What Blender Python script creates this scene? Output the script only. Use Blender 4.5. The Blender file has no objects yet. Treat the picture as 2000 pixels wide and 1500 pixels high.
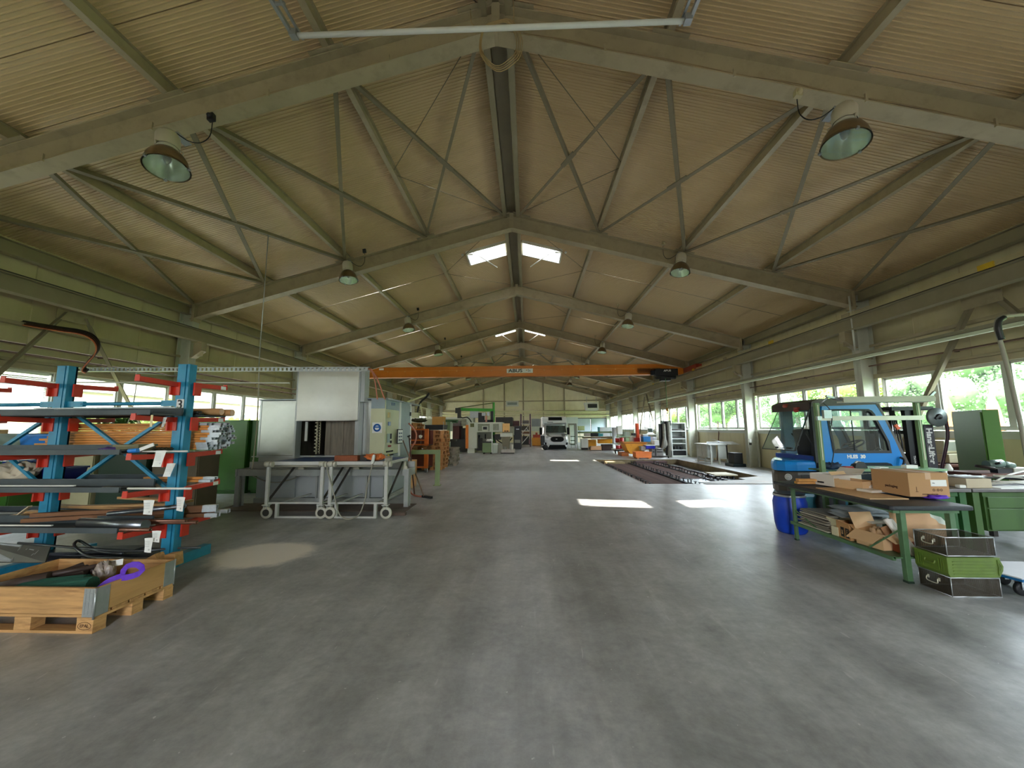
import bpy, bmesh, math, random
from math import sin, cos, pi, radians, sqrt, atan2
from mathutils import Vector, Matrix

random.seed(7)
sc = bpy.context.scene
COL = sc.collection

# ------------------------------------------------------------------ camera
CF, CP, CYW, CR, CX, CH = 739.6, .1167, .0399, .0066, .3964, 1.6
_sp, _cp, _sy, _cy, _sr, _cr = sin(CP), cos(CP), sin(CYW), cos(CYW), sin(CR), cos(CR)
_r0 = Vector((_cy, _sy, 0)); _u0 = Vector((_sp*_sy, -_sp*_cy, _cp)); _f0 = Vector((-_cp*_sy, _cp*_cy, _sp))
cam_r = _r0*_cr - _u0*_sr
cam_u = _r0*_sr + _u0*_cr
cam = bpy.data.cameras.new('camera'); cam_o = bpy.data.objects.new('camera', cam); COL.objects.link(cam_o)
m = Matrix((cam_r, cam_u, -_f0)).transposed().to_4x4(); m.translation = Vector((CX, 0, CH))
cam_o.matrix_world = m
cam.sensor_width = 36; cam.lens = CF/2000*36; cam.clip_start = .05; cam.clip_end = 600
sc.camera = cam_o

# ------------------------------------------------------------------ sky, sun, exposure
sc.view_settings.view_transform = 'Standard'; sc.view_settings.look = 'None'
sc.view_settings.gamma = 1; sc.view_settings.use_curve_mapping = False
sc.view_settings.exposure = 1.75
world = bpy.data.worlds.new('sky'); sc.world = world; world.use_nodes = True
wn = world.node_tree; wn.nodes.clear()
w_out = wn.nodes.new('ShaderNodeOutputWorld'); w_bg = wn.nodes.new('ShaderNodeBackground')
w_sky = wn.nodes.new('ShaderNodeTexSky'); w_sky.sky_type = 'NISHITA'; w_sky.sun_disc = False
w_sky.sun_elevation = radians(56); w_sky.sun_rotation = radians(323); w_sky.air_density = 1.0; w_sky.dust_density = 3.0; w_sky.ozone_density = 1.0
w_mix = wn.nodes.new('ShaderNodeMixRGB'); w_mix.inputs[0].default_value = .72
w_mix.inputs[2].default_value = (.92, .95, 1.0, 1)
w_mul = wn.nodes.new('ShaderNodeMixRGB'); w_mul.blend_type = 'MULTIPLY'; w_mul.inputs[0].default_value = 1; w_mul.inputs[2].default_value = (.09, .09, .09, 1)
wn.links.new(w_sky.outputs[0], w_mul.inputs[1]); wn.links.new(w_mul.outputs[0], w_mix.inputs[1])
wn.links.new(w_mix.outputs[0], w_bg.inputs[0]); wn.links.new(w_bg.outputs[0], w_out.inputs[0])
w_bg.inputs[1].default_value = 10.5
sun = bpy.data.lights.new('sun', 'SUN'); sun.energy = 11; sun.angle = radians(.6); sun.color = (1, .93, .8)
sun_o = bpy.data.objects.new('sun', sun); COL.objects.link(sun_o)
sun_o.rotation_euler = Vector((3.1, -4.12, -7.6)).to_track_quat('-Z', 'Y').to_euler()
sun_o.location = (-20, 30, 40)
cy = sc.cycles
cy.max_bounces = 9; cy.diffuse_bounces = 6; cy.glossy_bounces = 4; cy.transmission_bounces = 6; cy.transparent_max_bounces = 16
cy.sample_clamp_indirect = 6; cy.caustics_reflective = False; cy.caustics_refractive = False
cy.use_denoising = True

def portal(name, loc, rot, sx, sy):
    l = bpy.data.lights.new(name, 'AREA'); l.shape = 'RECTANGLE'; l.size = sx; l.size_y = sy; l.energy = 1
    l.cycles.is_portal = True
    o = bpy.data.objects.new(name, l); COL.objects.link(o); o.location = loc; o.rotation_euler = rot
portal('daylight_portal', (9.85, 18.2, 2.17), (0, pi/2, 0), 1.4, 49)
portal('daylight_portal', (-9.85, 18.2, 2.17), (0, -pi/2, 0), 1.4, 49)
portal('daylight_portal', (0, -6.15, 2.15), (pi/2, 0, 0), 2.95, 4.3)

# ------------------------------------------------------------------ materials
def lin(c):
    c = c/255
    return c/12.92 if c <= .04045 else ((c+.055)/1.055)**2.4
def rgb(*c): return (lin(c[0]), lin(c[1]), lin(c[2]), 1)
MATS = {}
def mat(name, col, rough=.6, metal=0., var=.12, scale=3., bump=0., bscale=None, stretch=(1, 1, 1), spec=.5, dirt=None, dscale=1.5, damt=.5, emit=0, trans=0, alpha=1):
    """principled with noise variation of the base colour; dirt = second colour mixed in blotches"""
    if name in MATS: return MATS[name]
    M = bpy.data.materials.new(name); M.use_nodes = True; N = M.node_tree.nodes; L = M.node_tree.links
    b = N['Principled BSDF']
    c = rgb(*col)
    b.inputs['Roughness'].default_value = rough; b.inputs['Metallic'].default_value = metal
    b.inputs['Specular IOR Level'].default_value = spec
    if trans: b.inputs['Transmission Weight'].default_value = trans
    if alpha < 1: b.inputs['Alpha'].default_value = alpha
    if emit:
        b.inputs['Emission Color'].default_value = c; b.inputs['Emission Strength'].default_value = emit
    if var or bump or dirt:
        tc = N.new('ShaderNodeTexCoord'); mp = N.new('ShaderNodeMapping'); mp.inputs['Scale'].default_value = stretch
        L.new(tc.outputs['Object'], mp.inputs[0])
        nz = N.new('ShaderNodeTexNoise'); nz.inputs['Scale'].default_value = scale; nz.inputs['Detail'].default_value = 6; nz.inputs['Roughness'].default_value = .6
        L.new(mp.outputs[0], nz.inputs['Vector'])
        r = N.new('ShaderNodeMapRange'); r.inputs[1].default_value = .3; r.inputs[2].default_value = .7
        r.inputs[3].default_value = 1-var; r.inputs[4].default_value = 1+var*.6
        L.new(nz.outputs[0], r.inputs[0])
        mu = N.new('ShaderNodeMixRGB'); mu.blend_type = 'MULTIPLY'; mu.inputs[0].default_value = 1; mu.inputs[1].default_value = c
        L.new(r.outputs[0], mu.inputs[2]); last = mu.outputs[0]
        if dirt:
            n2 = N.new('ShaderNodeTexNoise'); n2.inputs['Scale'].default_value = dscale; n2.inputs['Detail'].default_value = 8; n2.inputs['Roughness'].default_value = .7
            L.new(mp.outputs[0], n2.inputs['Vector'])
            r2 = N.new('ShaderNodeMapRange'); r2.inputs[1].default_value = .5; r2.inputs[2].default_value = .68; r2.inputs[4].default_value = damt
            L.new(n2.outputs[0], r2.inputs[0])
            m2 = N.new('ShaderNodeMixRGB'); L.new(r2.outputs[0], m2.inputs[0]); L.new(last, m2.inputs[1]); m2.inputs[2].default_value = rgb(*dirt); last = m2.outputs[0]
        L.new(last, b.inputs['Base Color'])
        if bump:
            bm_ = N.new('ShaderNodeBump'); bm_.inputs['Strength'].default_value = bump; bm_.inputs['Distance'].default_value = .01
            n3 = N.new('ShaderNodeTexNoise'); n3.inputs['Scale'].default_value = bscale or scale*4; n3.inputs['Detail'].default_value = 4
            L.new(mp.outputs[0], n3.inputs['Vector']); L.new(n3.outputs[0], bm_.inputs['Height']); L.new(bm_.outputs[0], b.inputs['Normal'])
    else:
        b.inputs['Base Color'].default_value = c
    MATS[name] = M; return M

def glass(name, tint=(235, 245, 245), refl=.06, rough=.02, haze=0.0):
    """thin window pane: clear with a weak mirror, optional hazy film"""
    if name in MATS: return MATS[name]
    M = bpy.data.materials.new(name); M.use_nodes = True; N = M.node_tree.nodes; L = M.node_tree.links
    N.clear(); o = N.new('ShaderNodeOutputMaterial'); t = N.new('ShaderNodeBsdfTransparent'); g = N.new('ShaderNodeBsdfGlossy'); mx = N.new('ShaderNodeMixShader')
    t.inputs[0].default_value = rgb(*tint); g.inputs['Roughness'].default_value = rough
    lw = N.new('ShaderNodeLayerWeight'); lw.inputs[0].default_value = .5
    pw = N.new('ShaderNodeMath'); pw.operation = 'POWER'; pw.inputs[1].default_value = 5; L.new(lw.outputs['Facing'], pw.inputs[0])
    fr = N.new('ShaderNodeMath'); fr.operation = 'MULTIPLY_ADD'; fr.inputs[1].default_value = .8; fr.inputs[2].default_value = refl; L.new(pw.outputs[0], fr.inputs[0])
    L.new(fr.outputs[0], mx.inputs[0]); L.new(t.outputs[0], mx.inputs[1]); L.new(g.outputs[0], mx.inputs[2])
    last = mx.outputs[0]
    if haze:
        d = N.new('ShaderNodeBsdfDiffuse'); d.inputs[0].default_value = (.8, .85, .85, 1)
        tr = N.new('ShaderNodeBsdfTranslucent'); tr.inputs[0].default_value = (.85, .9, .9, 1)
        ad = N.new('ShaderNodeMixShader'); ad.inputs[0].default_value = .6; L.new(d.outputs[0], ad.inputs[1]); L.new(tr.outputs[0], ad.inputs[2])
        m2 = N.new('ShaderNodeMixShader'); m2.inputs[0].default_value = haze; L.new(last, m2.inputs[1]); L.new(ad.outputs[0], m2.inputs[2]); last = m2.outputs[0]
    L.new(last, o.inputs[0]); MATS[name] = M; return M

# ------------------------------------------------------------------ mesh building
class MB:
    def __init__(s): s.v = []; s.f = []; s.sm = []; s.mi = []; s.cur = 0
    def add(s, vs, fs, smooth=False):
        n = len(s.v); s.v += [tuple(v) for v in vs]; s.f += [tuple(i+n for i in f) for f in fs]
        s.sm += [smooth]*len(fs); s.mi += [s.cur]*len(fs); return s
    def box(s, c, d, rz=0, rot=None):
        """centre, full sizes"""
        x, y, z = d[0]/2, d[1]/2, d[2]/2
        R = rot if rot is not None else (Matrix.Rotation(rz, 3, 'Z') if rz else None)
        P = [Vector((a*x, b*y, e*z)) for e in (-1, 1) for b in (-1, 1) for a in (-1, 1)]
        if R is not None: P = [R @ p for p in P]
        c = Vector(c)
        return s.add([c+p for p in P], [(0, 2, 3, 1), (4, 5, 7, 6), (0, 1, 5, 4), (2, 6, 7, 3), (0, 4, 6, 2), (1, 3, 7, 5)])
    def bx(s, x0, x1, y0, y1, z0, z1): return s.box(((x0+x1)/2, (y0+y1)/2, (z0+z1)/2), (abs(x1-x0), abs(y1-y0), abs(z1-z0)))
    def beam(s, p0, p1, w, h, up=(0, 0, 1)):
        """rectangular bar from p0 to p1, w across, h along up"""
        p0, p1 = Vector(p0), Vector(p1); d = (p1-p0); L = d.length; d.normalize()
        u = Vector(up); sd = d.cross(u)
        if sd.length < 1e-4: u = Vector((0, 1, 0)); sd = d.cross(u)
        sd.normalize(); u = sd.cross(d)
        R = Matrix((sd, d, u)).transposed()
        return s.box((p0+p1)/2, (w, L, h), rot=R)
    def ibeam(s, p0, p1, w, h, up=(0, 0, 1), t=.012, tw=.01):
        p0, p1 = Vector(p0), Vector(p1); d = (p1-p0).normalized(); u = Vector(up); sd = d.cross(u).normalized(); u = sd.cross(d)
        s.beam(p0+u*(h/2-t/2), p1+u*(h/2-t/2), w, t, up); s.beam(p0-u*(h/2-t/2), p1-u*(h/2-t/2), w, t, up); s.beam(p0, p1, tw, h-2*t, up); return s
    def angle(s, p0, p1, w, t=.008, up=(0, 0, 1)):
        p0, p1 = Vector(p0), Vector(p1); d = (p1-p0).normalized(); u = Vector(up); sd = d.cross(u).normalized(); u = sd.cross(d)
        s.beam(p0, p1, w, t, up); s.beam(p0+sd*(w/2-t/2)+u*w/2, p1+sd*(w/2-t/2)+u*w/2, t, w, up); return s
    def cyl(s, p0, p1, r, n=12, r1=None, caps=True, smooth=True):
        p0, p1 = Vector(p0), Vector(p1); d = (p1-p0).normalized(); a = Vector((0, 0, 1)) if abs(d.z) < .9 else Vector((1, 0, 0))
        e = d.cross(a).normalized(); g = d.cross(e); r1 = r if r1 is None else r1
        V = [p0+(e*cos(2*pi*i/n)+g*sin(2*pi*i/n))*r for i in range(n)]+[p1+(e*cos(2*pi*i/n)+g*sin(2*pi*i/n))*r1 for i in range(n)]
        s.add(V, [(i, n+i, n+(i+1) % n, (i+1) % n) for i in range(n)], smooth)
        if caps:
            k = len(s.v)-2*n
            s.f += [tuple(range(k, k+n)), tuple(range(k+2*n-1, k+n-1, -1))]; s.sm += [False]*2; s.mi += [s.cur]*2
        return s
    def tube(s, pts, r, n=8, closed=False):
        pts = [Vector(p) for p in pts]
        if not closed and 4 <= len(pts) < 26:      # round the path through its points
            P = [pts[0]]+pts+[pts[-1]]; q = []
            for i in range(1, len(P)-2):
                a, b, c, d = P[i-1:i+3]
                for t in (0, .25, .5, .75): q.append(.5*((2*b)+(c-a)*t+(2*a-5*b+4*c-d)*t*t+(3*b-a-3*c+d)*t**3))
            pts = q+[pts[-1]]
        m_ = len(pts); V = []; e = None
        for i, p in enumerate(pts):
            a = pts[(i-1) % m_] if (closed or i) else p; b = pts[(i+1) % m_] if (closed or i < m_-1) else p
            d = (b-a).normalized()
            if e is None:
                q = Vector((0, 0, 1)) if abs(d.z) < .9 else Vector((1, 0, 0)); e = d.cross(q).normalized()
            e = (e-d*e.dot(d)).normalized(); g = d.cross(e)
            V += [p+(e*cos(2*pi*k/n)+g*sin(2*pi*k/n))*r for k in range(n)]
        F = [(i*n+k, i*n+(k+1) % n, ((i+1) % m_)*n+(k+1) % n, ((i+1) % m_)*n+k) for i in range(m_ if closed else m_-1) for k in range(n)]
        if not closed: F += [tuple(range(n-1, -1, -1)), tuple(range((m_-1)*n, m_*n))]
        return s.add(V, F, True)
    def lathe(s, prof, c=(0, 0, 0), n=20, axis=(0, 0, 1), smooth=True):
        """prof: (radius, height) along axis"""
        d = Vector(axis).normalized(); q = Vector((1, 0, 0)) if abs(d.x) < .9 else Vector((0, 1, 0)); e = d.cross(q).normalized(); g = d.cross(e); c = Vector(c)
        V = []; F = []
        for r, h in prof: V += [c+d*h+(e*cos(2*pi*k/n)+g*sin(2*pi*k/n))*max(r, .0005) for k in range(n)]
        for i in range(len(prof)-1): F += [(i*n+k, (i+1)*n+k, (i+1)*n+(k+1) % n, i*n+(k+1) % n) for k in range(n)]
        return s.add(V, F, smooth)
    def prism(s, poly, h0, h1, axis='Z', smooth=False):
        """poly in the two other axes (X: y,z; Y: x,z; Z: x,y), extruded h0..h1"""
        def P(a, b, h): return {'X': (h, a, b), 'Y': (a, h, b), 'Z': (a, b, h)}[axis]
        n = len(poly); V = [P(a, b, h0) for a, b in poly]+[P(a, b, h1) for a, b in poly]
        s.add(V, [(i, (i+1) % n, n+(i+1) % n, n+i) for i in range(n)], smooth); k = len(s.v)-2*n
        s.f += [tuple(range(k+n-1, k-1, -1)), tuple(range(k+n, k+2*n))]; s.sm += [False]*2; s.mi += [s.cur]*2
        return s
    def grid(s, fn, nu, nv, smooth=True):
        V = [fn(i/nu, j/nv) for j in range(nv+1) for i in range(nu+1)]
        return s.add(V, [(j*(nu+1)+i, j*(nu+1)+i+1, (j+1)*(nu+1)+i+1, (j+1)*(nu+1)+i) for j in range(nv) for i in range(nu)], smooth)
    def ball(s, c, r, n=10):
        rx, ry, rz = (r, r, r) if not hasattr(r, '__len__') else r
        k = max(4, n//2)
        return s.grid(lambda u, v: (c[0]+rx*cos(2*pi*u)*sin(pi*v), c[1]+ry*sin(2*pi*u)*sin(pi*v), c[2]-rz*cos(pi*v)), n, k)

def mesh(name, mb, mats):
    me = bpy.data.meshes.new(name); me.from_pydata(mb.v, [], mb.f)
    me.polygons.foreach_set('use_smooth', mb.sm)
    for x in (mats if isinstance(mats, (list, tuple)) else [mats]): me.materials.append(x)
    if any(mb.mi): me.polygons.foreach_set('material_index', mb.mi)
    bm_ = bmesh.new(); bm_.from_mesh(me); bmesh.ops.recalc_face_normals(bm_, faces=bm_.faces); bm_.to_mesh(me); bm_.free()
    return me
def tag(o, label=None, cat=None, group=None, kind=None):
    if label: o['label'] = label
    if cat: o['category'] = cat
    if group: o['group'] = group
    if kind: o['kind'] = kind
    return o
def thing(name, label, cat, loc=(0, 0, 0), rz=0, group=None, kind=None):
    o = bpy.data.objects.new(name, None); COL.objects.link(o); o.empty_display_size = .1
    o.location = loc; o.rotation_euler = (0, 0, rz); return tag(o, label, cat, group, kind)
def obj(name, mb, m_, parent=None, world=False, bevel=0, loc=None, label=None, kind=None):
    """one mesh object; with world=True the mesh was laid out in world space and is brought into its parent's"""
    if world and parent is not None:
        X = Matrix.Translation(parent.location) @ parent.rotation_euler.to_matrix().to_4x4()
        X.invert(); mb.v = [tuple(X @ Vector(v)) for v in mb.v]
    me = mesh(name, mb, m_) if isinstance(mb, MB) else mb
    o = bpy.data.objects.new(name, me); COL.objects.link(o)
    if parent is not None: o.parent = parent
    if loc is not None: o.location = loc
    if bevel:
        b = o.modifiers.new('edge', 'BEVEL'); b.width = bevel; b.segments = 2; b.limit_method = 'ANGLE'; b.angle_limit = radians(40)
    return tag(o, label, kind=kind)
def dup(root, loc=None, rz=None, label=None, group=None, parent=None):
    c = root.copy(); COL.objects.link(c)
    if parent is not None: c.parent = parent
    if loc is not None: c.location = loc
    if rz is not None: c.rotation_euler = (c.rotation_euler[0], c.rotation_euler[1], rz)
    if label: c['label'] = label
    if group: c['group'] = group
    for ch in list(root.children): dup(ch, parent=c)
    return c
def lone(name, mb, m_, label, cat, group=None, bevel=0, kind=None):
    """a top-level thing that is one mesh, laid out in world space; its origin goes to its base"""
    xs = [v[0] for v in mb.v]; ys = [v[1] for v in mb.v]; zs = [v[2] for v in mb.v]
    c = ((min(xs)+max(xs))/2, (min(ys)+max(ys))/2, min(zs)); mb.v = [(a-c[0], b-c[1], d-c[2]) for a, b, d in mb.v]
    o = obj(name, mb, m_, bevel=bevel); o.location = c; return tag(o, label, cat, group, kind)
def at(px, py, ax, val):
    """the world point on the plane ax = val that a measured picture position belongs to"""
    a, b = px-1000, 750-py; x = (a*_cr+b*_sr)/CF; y = (-a*_sr+b*_cr)/CF
    d = _r0*x+_u0*y+_f0; o = Vector((CX, 0, CH)); i = 'XYZ'.index(ax)
    return o+d*((val-o[i])/d[i])
def frame4(g, x0, x1, z0, z1, w, y0, y1):
    g.bx(x0, x1, y0, y1, z0, z0+w); g.bx(x0, x1, y0, y1, z1-w, z1); g.bx(x0, x0+w, y0, y1, z0+w, z1-w); g.bx(x1-w, x1, y0, y1, z0+w, z1-w); return g
def text(name, s, size, m_, parent, loc, rot, ext=.002, align='CENTER', sx=1., bold=0.):
    """flat lettering on a surface, turned into a mesh"""
    cu = bpy.data.curves.new(name, 'FONT'); cu.body = s; cu.size = size; cu.extrude = ext; cu.align_x = align; cu.align_y = 'CENTER'; cu.offset = bold
    t = bpy.data.objects.new('tmp', cu); COL.objects.link(t); dg = bpy.context.evaluated_depsgraph_get()
    me = bpy.data.meshes.new_from_object(t.evaluated_get(dg)); COL.objects.unlink(t); bpy.data.objects.remove(t)
    me.materials.clear(); me.materials.append(m_)
    o = bpy.data.objects.new(name, me); COL.objects.link(o); o.parent = parent; o.location = loc; o.rotation_euler = rot; o.scale = (sx, 1, 1); return o
# ================================================================== palette
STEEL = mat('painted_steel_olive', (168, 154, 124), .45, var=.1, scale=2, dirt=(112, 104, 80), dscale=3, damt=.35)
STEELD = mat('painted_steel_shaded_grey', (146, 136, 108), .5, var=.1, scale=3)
BRACE = mat('brace_steel', (132, 122, 98), .5, var=.12, scale=4)
ROOF = mat('roof_sheet_cream', (202, 176, 134), .33, var=.06, scale=1.2, dirt=(172, 150, 100), dscale=.6, damt=.35, spec=.6)
WALL = mat('wall_sheet_cream', (200, 188, 150), .5, var=.08, scale=2, dirt=(176, 162, 116), dscale=1.5, damt=.4, stretch=(1, 1, .25))
GABLE = mat('gable_sheet_cream', (244, 236, 204), .5, var=.06, scale=1.5, dirt=(215, 200, 155), dscale=.7, damt=.4)
COLUMN = mat('column_grey', (188, 188, 172), .45, var=.08, scale=3, dirt=(150, 150, 135), dscale=4, damt=.3)
WINF = mat('window_frame_grey', (190, 190, 180), .4, var=.05)
WHITE = mat('white_paint', (225, 225, 218), .4, var=.05)
DARKS = mat('dark_steel', (48, 44, 38), .5, var=.2, scale=6)
BLACK = mat('black_plastic', (22, 22, 24), .45, var=.2, scale=8)
PANE = glass('window_glass', haze=.02)
GALV = mat('galvanised', (176, 180, 182), .35, .7, var=.12, scale=12)

H0, SL, WC, YF, SP = 7.74, .2707, 9.27, 4.925, 5.417      # apex top of steel, slope, clear half width, first frame, spacing
YB, YE = YF-2*SP, YF+7*SP                                  # back and front gables
RZ = 7.99                                                  # underside of the sheeting at the ridge
WX = 9.7                                                   # wall plane
def frame_y(k): return YF+SP*k

# ------------------------------------------------------------------ floor with its pit
PX0, PX1, PY0, PY1, PD = 3.74, 7.88, 11.23, 19.6, .34
def floor_mat():
    M = bpy.data.materials.new('worn_concrete'); M.use_nodes = True; N = M.node_tree.nodes; L = M.node_tree.links; b = N['Principled BSDF']
    tc = N.new('ShaderNodeTexCoord')
    def noise(scale, detail=8, rough=.65, st=(1, 1, 1), rot=0, dist=0):
        mp = N.new('ShaderNodeMapping'); mp.inputs['Scale'].default_value = st; mp.inputs['Rotation'].default_value = (0, 0, rot); L.new(tc.outputs['Object'], mp.inputs[0])
        n = N.new('ShaderNodeTexNoise'); n.inputs['Scale'].default_value = scale; n.inputs['Detail'].default_value = detail; n.inputs['Roughness'].default_value = rough; n.inputs['Distortion'].default_value = dist
        L.new(mp.outputs[0], n.inputs['Vector']); return n.outputs[0]
    def ramp(src, a, b_, c, d):
        r = N.new('ShaderNodeMapRange'); r.inputs[1].default_value = a; r.inputs[2].default_value = b_; r.inputs[3].default_value = c; r.inputs[4].default_value = d; L.new(src, r.inputs[0]); return r.outputs[0]
    def mul(a, b_):
        x = N.new('ShaderNodeMath'); x.operation = 'MULTIPLY'; L.new(a, x.inputs[0]); L.new(b_, x.inputs[1]) if not isinstance(b_, float) else setattr(x.inputs[1], 'default_value', b_); return x.outputs[0]
    big = ramp(noise(.35, 5, .6), .3, .7, .78, 1.16)
    mid = ramp(noise(1.7, 10, .72, dist=.4), .28, .72, .66, 1.3)
    fine = ramp(noise(14, 6, .7), .3, .7, .84, 1.14)
    track = ramp(noise(1.6, 6, .6, (1.3, .10, 1), .03), .32, .68, .72, 1.18)      # wheel tracks along the hall
    streak = ramp(noise(5, 5, .65, (1.2, .12, 1), .5), .62, .72, 1.0, 1.22)
    v = mul(mul(mul(mul(big, mid), fine), track), streak)
    base = N.new('ShaderNodeMixRGB'); base.blend_type = 'MULTIPLY'; base.inputs[0].default_value = 1; base.inputs[1].default_value = rgb(162, 163, 163); L.new(v, base.inputs[2])
    last = base.outputs[0]
    # pale dust, small white flecks and scratches
    sp = ramp(noise(26, 2, .5), .735, .76, 0, .75)
    mx = N.new('ShaderNodeMixRGB'); L.new(sp, mx.inputs[0]); L.new(last, mx.inputs[1]); mx.inputs[2].default_value = rgb(205, 205, 205); last = mx.outputs[0]
    scr = ramp(noise(9, 3, .5, (1, .16, 1), -.5, 1.5), .705, .73, 0, .45)
    mx = N.new('ShaderNodeMixRGB'); L.new(scr, mx.inputs[0]); L.new(last, mx.inputs[1]); mx.inputs[2].default_value = rgb(200, 200, 200); last = mx.outputs[0]
    # the whitish paint stain on the left and the rusty one by the washing line
    def patch(cx, cy_, rx, ry, rot, colr, amt, soft=.25, ns=2.2):
        nonlocal last
        mp = N.new('ShaderNodeMapping'); mp.vector_type = 'TEXTURE'; mp.inputs['Location'].default_value = (cx, cy_, 0); mp.inputs['Rotation'].default_value = (0, 0, rot); mp.inputs['Scale'].default_value = (rx, ry, 1)
        L.new(tc.outputs['Object'], mp.inputs[0])
        ln = N.new('ShaderNodeVectorMath'); ln.operation = 'LENGTH'; L.new(mp.outputs[0], ln.inputs[0])
        nz = noise(ns, 8, .7); ad = N.new('ShaderNodeMath'); ad.operation = 'MULTIPLY_ADD'; ad.inputs[1].default_value = 1.0; L.new(nz, ad.inputs[0]); L.new(ln.outputs['Value'], ad.inputs[2])
        r = ramp(ad.outputs[0], 1.5-soft, 1.5+soft, amt, 0)
        x = N.new('ShaderNodeMixRGB'); L.new(r, x.inputs[0]); L.new(last, x.inputs[1]); x.inputs[2].default_value = rgb(*colr); last = x.outputs[0]
    patch(-3.05, 5.0, .62, .5, .2, (236, 228, 216), .9, .16)
    patch(-3.4, 7.5, 1.7, .55, 0, (70, 52, 44), .8, .3)
    patch(-6.2, 7.3, 2.2, .5, 0, (88, 72, 62), .6, .3)
    patch(1.2, 12.5, 2.6, 3.4, 0, (172, 176, 180), .5, .5, .8)  # brighter light on the middle floor, painted into the concrete colour
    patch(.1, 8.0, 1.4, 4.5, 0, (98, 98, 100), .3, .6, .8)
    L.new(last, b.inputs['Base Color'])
    L.new(ramp(noise(2.2, 7, .6), .3, .7, .31, .40), b.inputs['Roughness']); b.inputs['Specular IOR Level'].default_value = .55
    bp_ = N.new('ShaderNodeBump'); bp_.inputs['Strength'].default_value = .12; bp_.inputs['Distance'].default_value = .01; L.new(noise(9, 8, .7), bp_.inputs['Height']); L.new(bp_.outputs[0], b.inputs['Normal'])
    return M
CONC = floor_mat()
fl = MB()
X0, X1 = -9.9, 9.9
for a, b, c, d in ((X0, PX0, YB-.2, YE+.2), (PX1, X1, YB-.2, YE+.2), (PX0, PX1, YB-.2, PY0), (PX0, PX1, PY1, YE+.2)):
    fl.add([(a, c, 0), (b, c, 0), (b, d, 0), (a, d, 0)], [(0, 1, 2, 3)])
tag(obj('floor', fl, CONC), 'worn grey concrete workshop floor', kind='structure')
pit = MB()
pit.cur = 0
a, b, c, d, z = PX0, PX1, PY0, PY1, -PD
pit.add([(a, c, 0), (b, c, 0), (b, d, 0), (a, d, 0), (a, c, z), (b, c, z), (b, d, z), (a, d, z)], [(0, 1, 5, 4), (1, 2, 6, 5), (2, 3, 7, 6), (3, 0, 4, 7), (4, 5, 6, 7)])
tag(obj('floor_pit', pit, mat('pit_concrete', (118, 104, 76), .8, var=.25, scale=3, dirt=(60, 44, 38), dscale=2, damt=.7)), 'shallow rectangular pit let into the concrete floor', kind='structure')

# ------------------------------------------------------------------ roof: slab, profiled panels, skylights
SKY = [(-2, 1), (0, 1), (1, 1), (3, 1), (5, 1)]    # (frame index of the bay, unused)
SKYX0, SKYX1 = .30, 1.62
PW = SP/6
sky_y = [(frame_y(k)+2*PW, frame_y(k)+3*PW) for k in (1, 3, 5)]
def rz(x, z0=RZ): return z0-SL*abs(x)
def roof_sheet(x0, x1, sg):
    mb = MB(); V = []; n = 15; p = PW/n; ys = [(-PW/2+.008, .045), (-PW/2+.0085, .0)]
    for i in range(n):
        y = -PW/2+i*p
        ys += [(y+p*.6, .002), (y+p*.68, -.009), (y+p*.84, -.009)]
        if i < n-1: ys += [(y+p, 0)]
    ys += [(PW/2-.0085, 0), (PW/2-.008, .045)]
    for x in (x0, x1): V += [(sg*x, y, -SL*x+h) for y, h in ys]
    k = len(ys); mb.add(V, [(i, i+1, k+i+1, k+i) for i in range(k-1)]); return mb
slab = MB()
def slab_piece(x0, x1, y0, y1):
    for sg in (-1, 1):
        P = [(sg*x0, y0, rz(x0)+.052), (sg*x1, y0, rz(x1)+.052), (sg*x1, y1, rz(x1)+.052), (sg*x0, y1, rz(x0)+.052)]
        slab.add(P+[(x, y, z_+.08) for x, y, z_ in P], [(0, 1, 2, 3), (7, 6, 5, 4), (0, 4, 5, 1), (1, 5, 6, 2), (2, 6, 7, 3), (3, 7, 4, 0)])
prev = YB-.3
for y0, y1 in sky_y:
    slab_piece(0, 10.1, prev, y0); slab_piece(0, SKYX0, y0, y1); slab_piece(SKYX1, 10.1, y0, y1); prev = y1
slab_piece(0, 10.1, prev, YE+.3)
ceil = tag(obj('ceiling', slab, mat('joint_shade', (62, 54, 40), .8)), 'cream profiled sheet roof over the hall', kind='structure')  # slab coloured dark so the panel gaps show as shaded joint lines
full = {s: mesh('roof_panel', roof_sheet(0, 10.0, s), ROOF) for s in (-1, 1)}
cut = {s: mesh('roof_panel', roof_sheet(SKYX1, 10.0, s), ROOF) for s in (-1, 1)}
stub = {s: mesh('roof_panel', roof_sheet(0, SKYX0, s), ROOF) for s in (-1, 1)}
for i in range(54):
    y = YB+PW*(i+.5); sky = any(a < y < b for a, b in sky_y)
    for s in (-1, 1):
        for me in ([cut[s], stub[s]] if sky else [full[s]]): obj('roof_panel', me, None, ceil, loc=(0, y, RZ))
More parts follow.
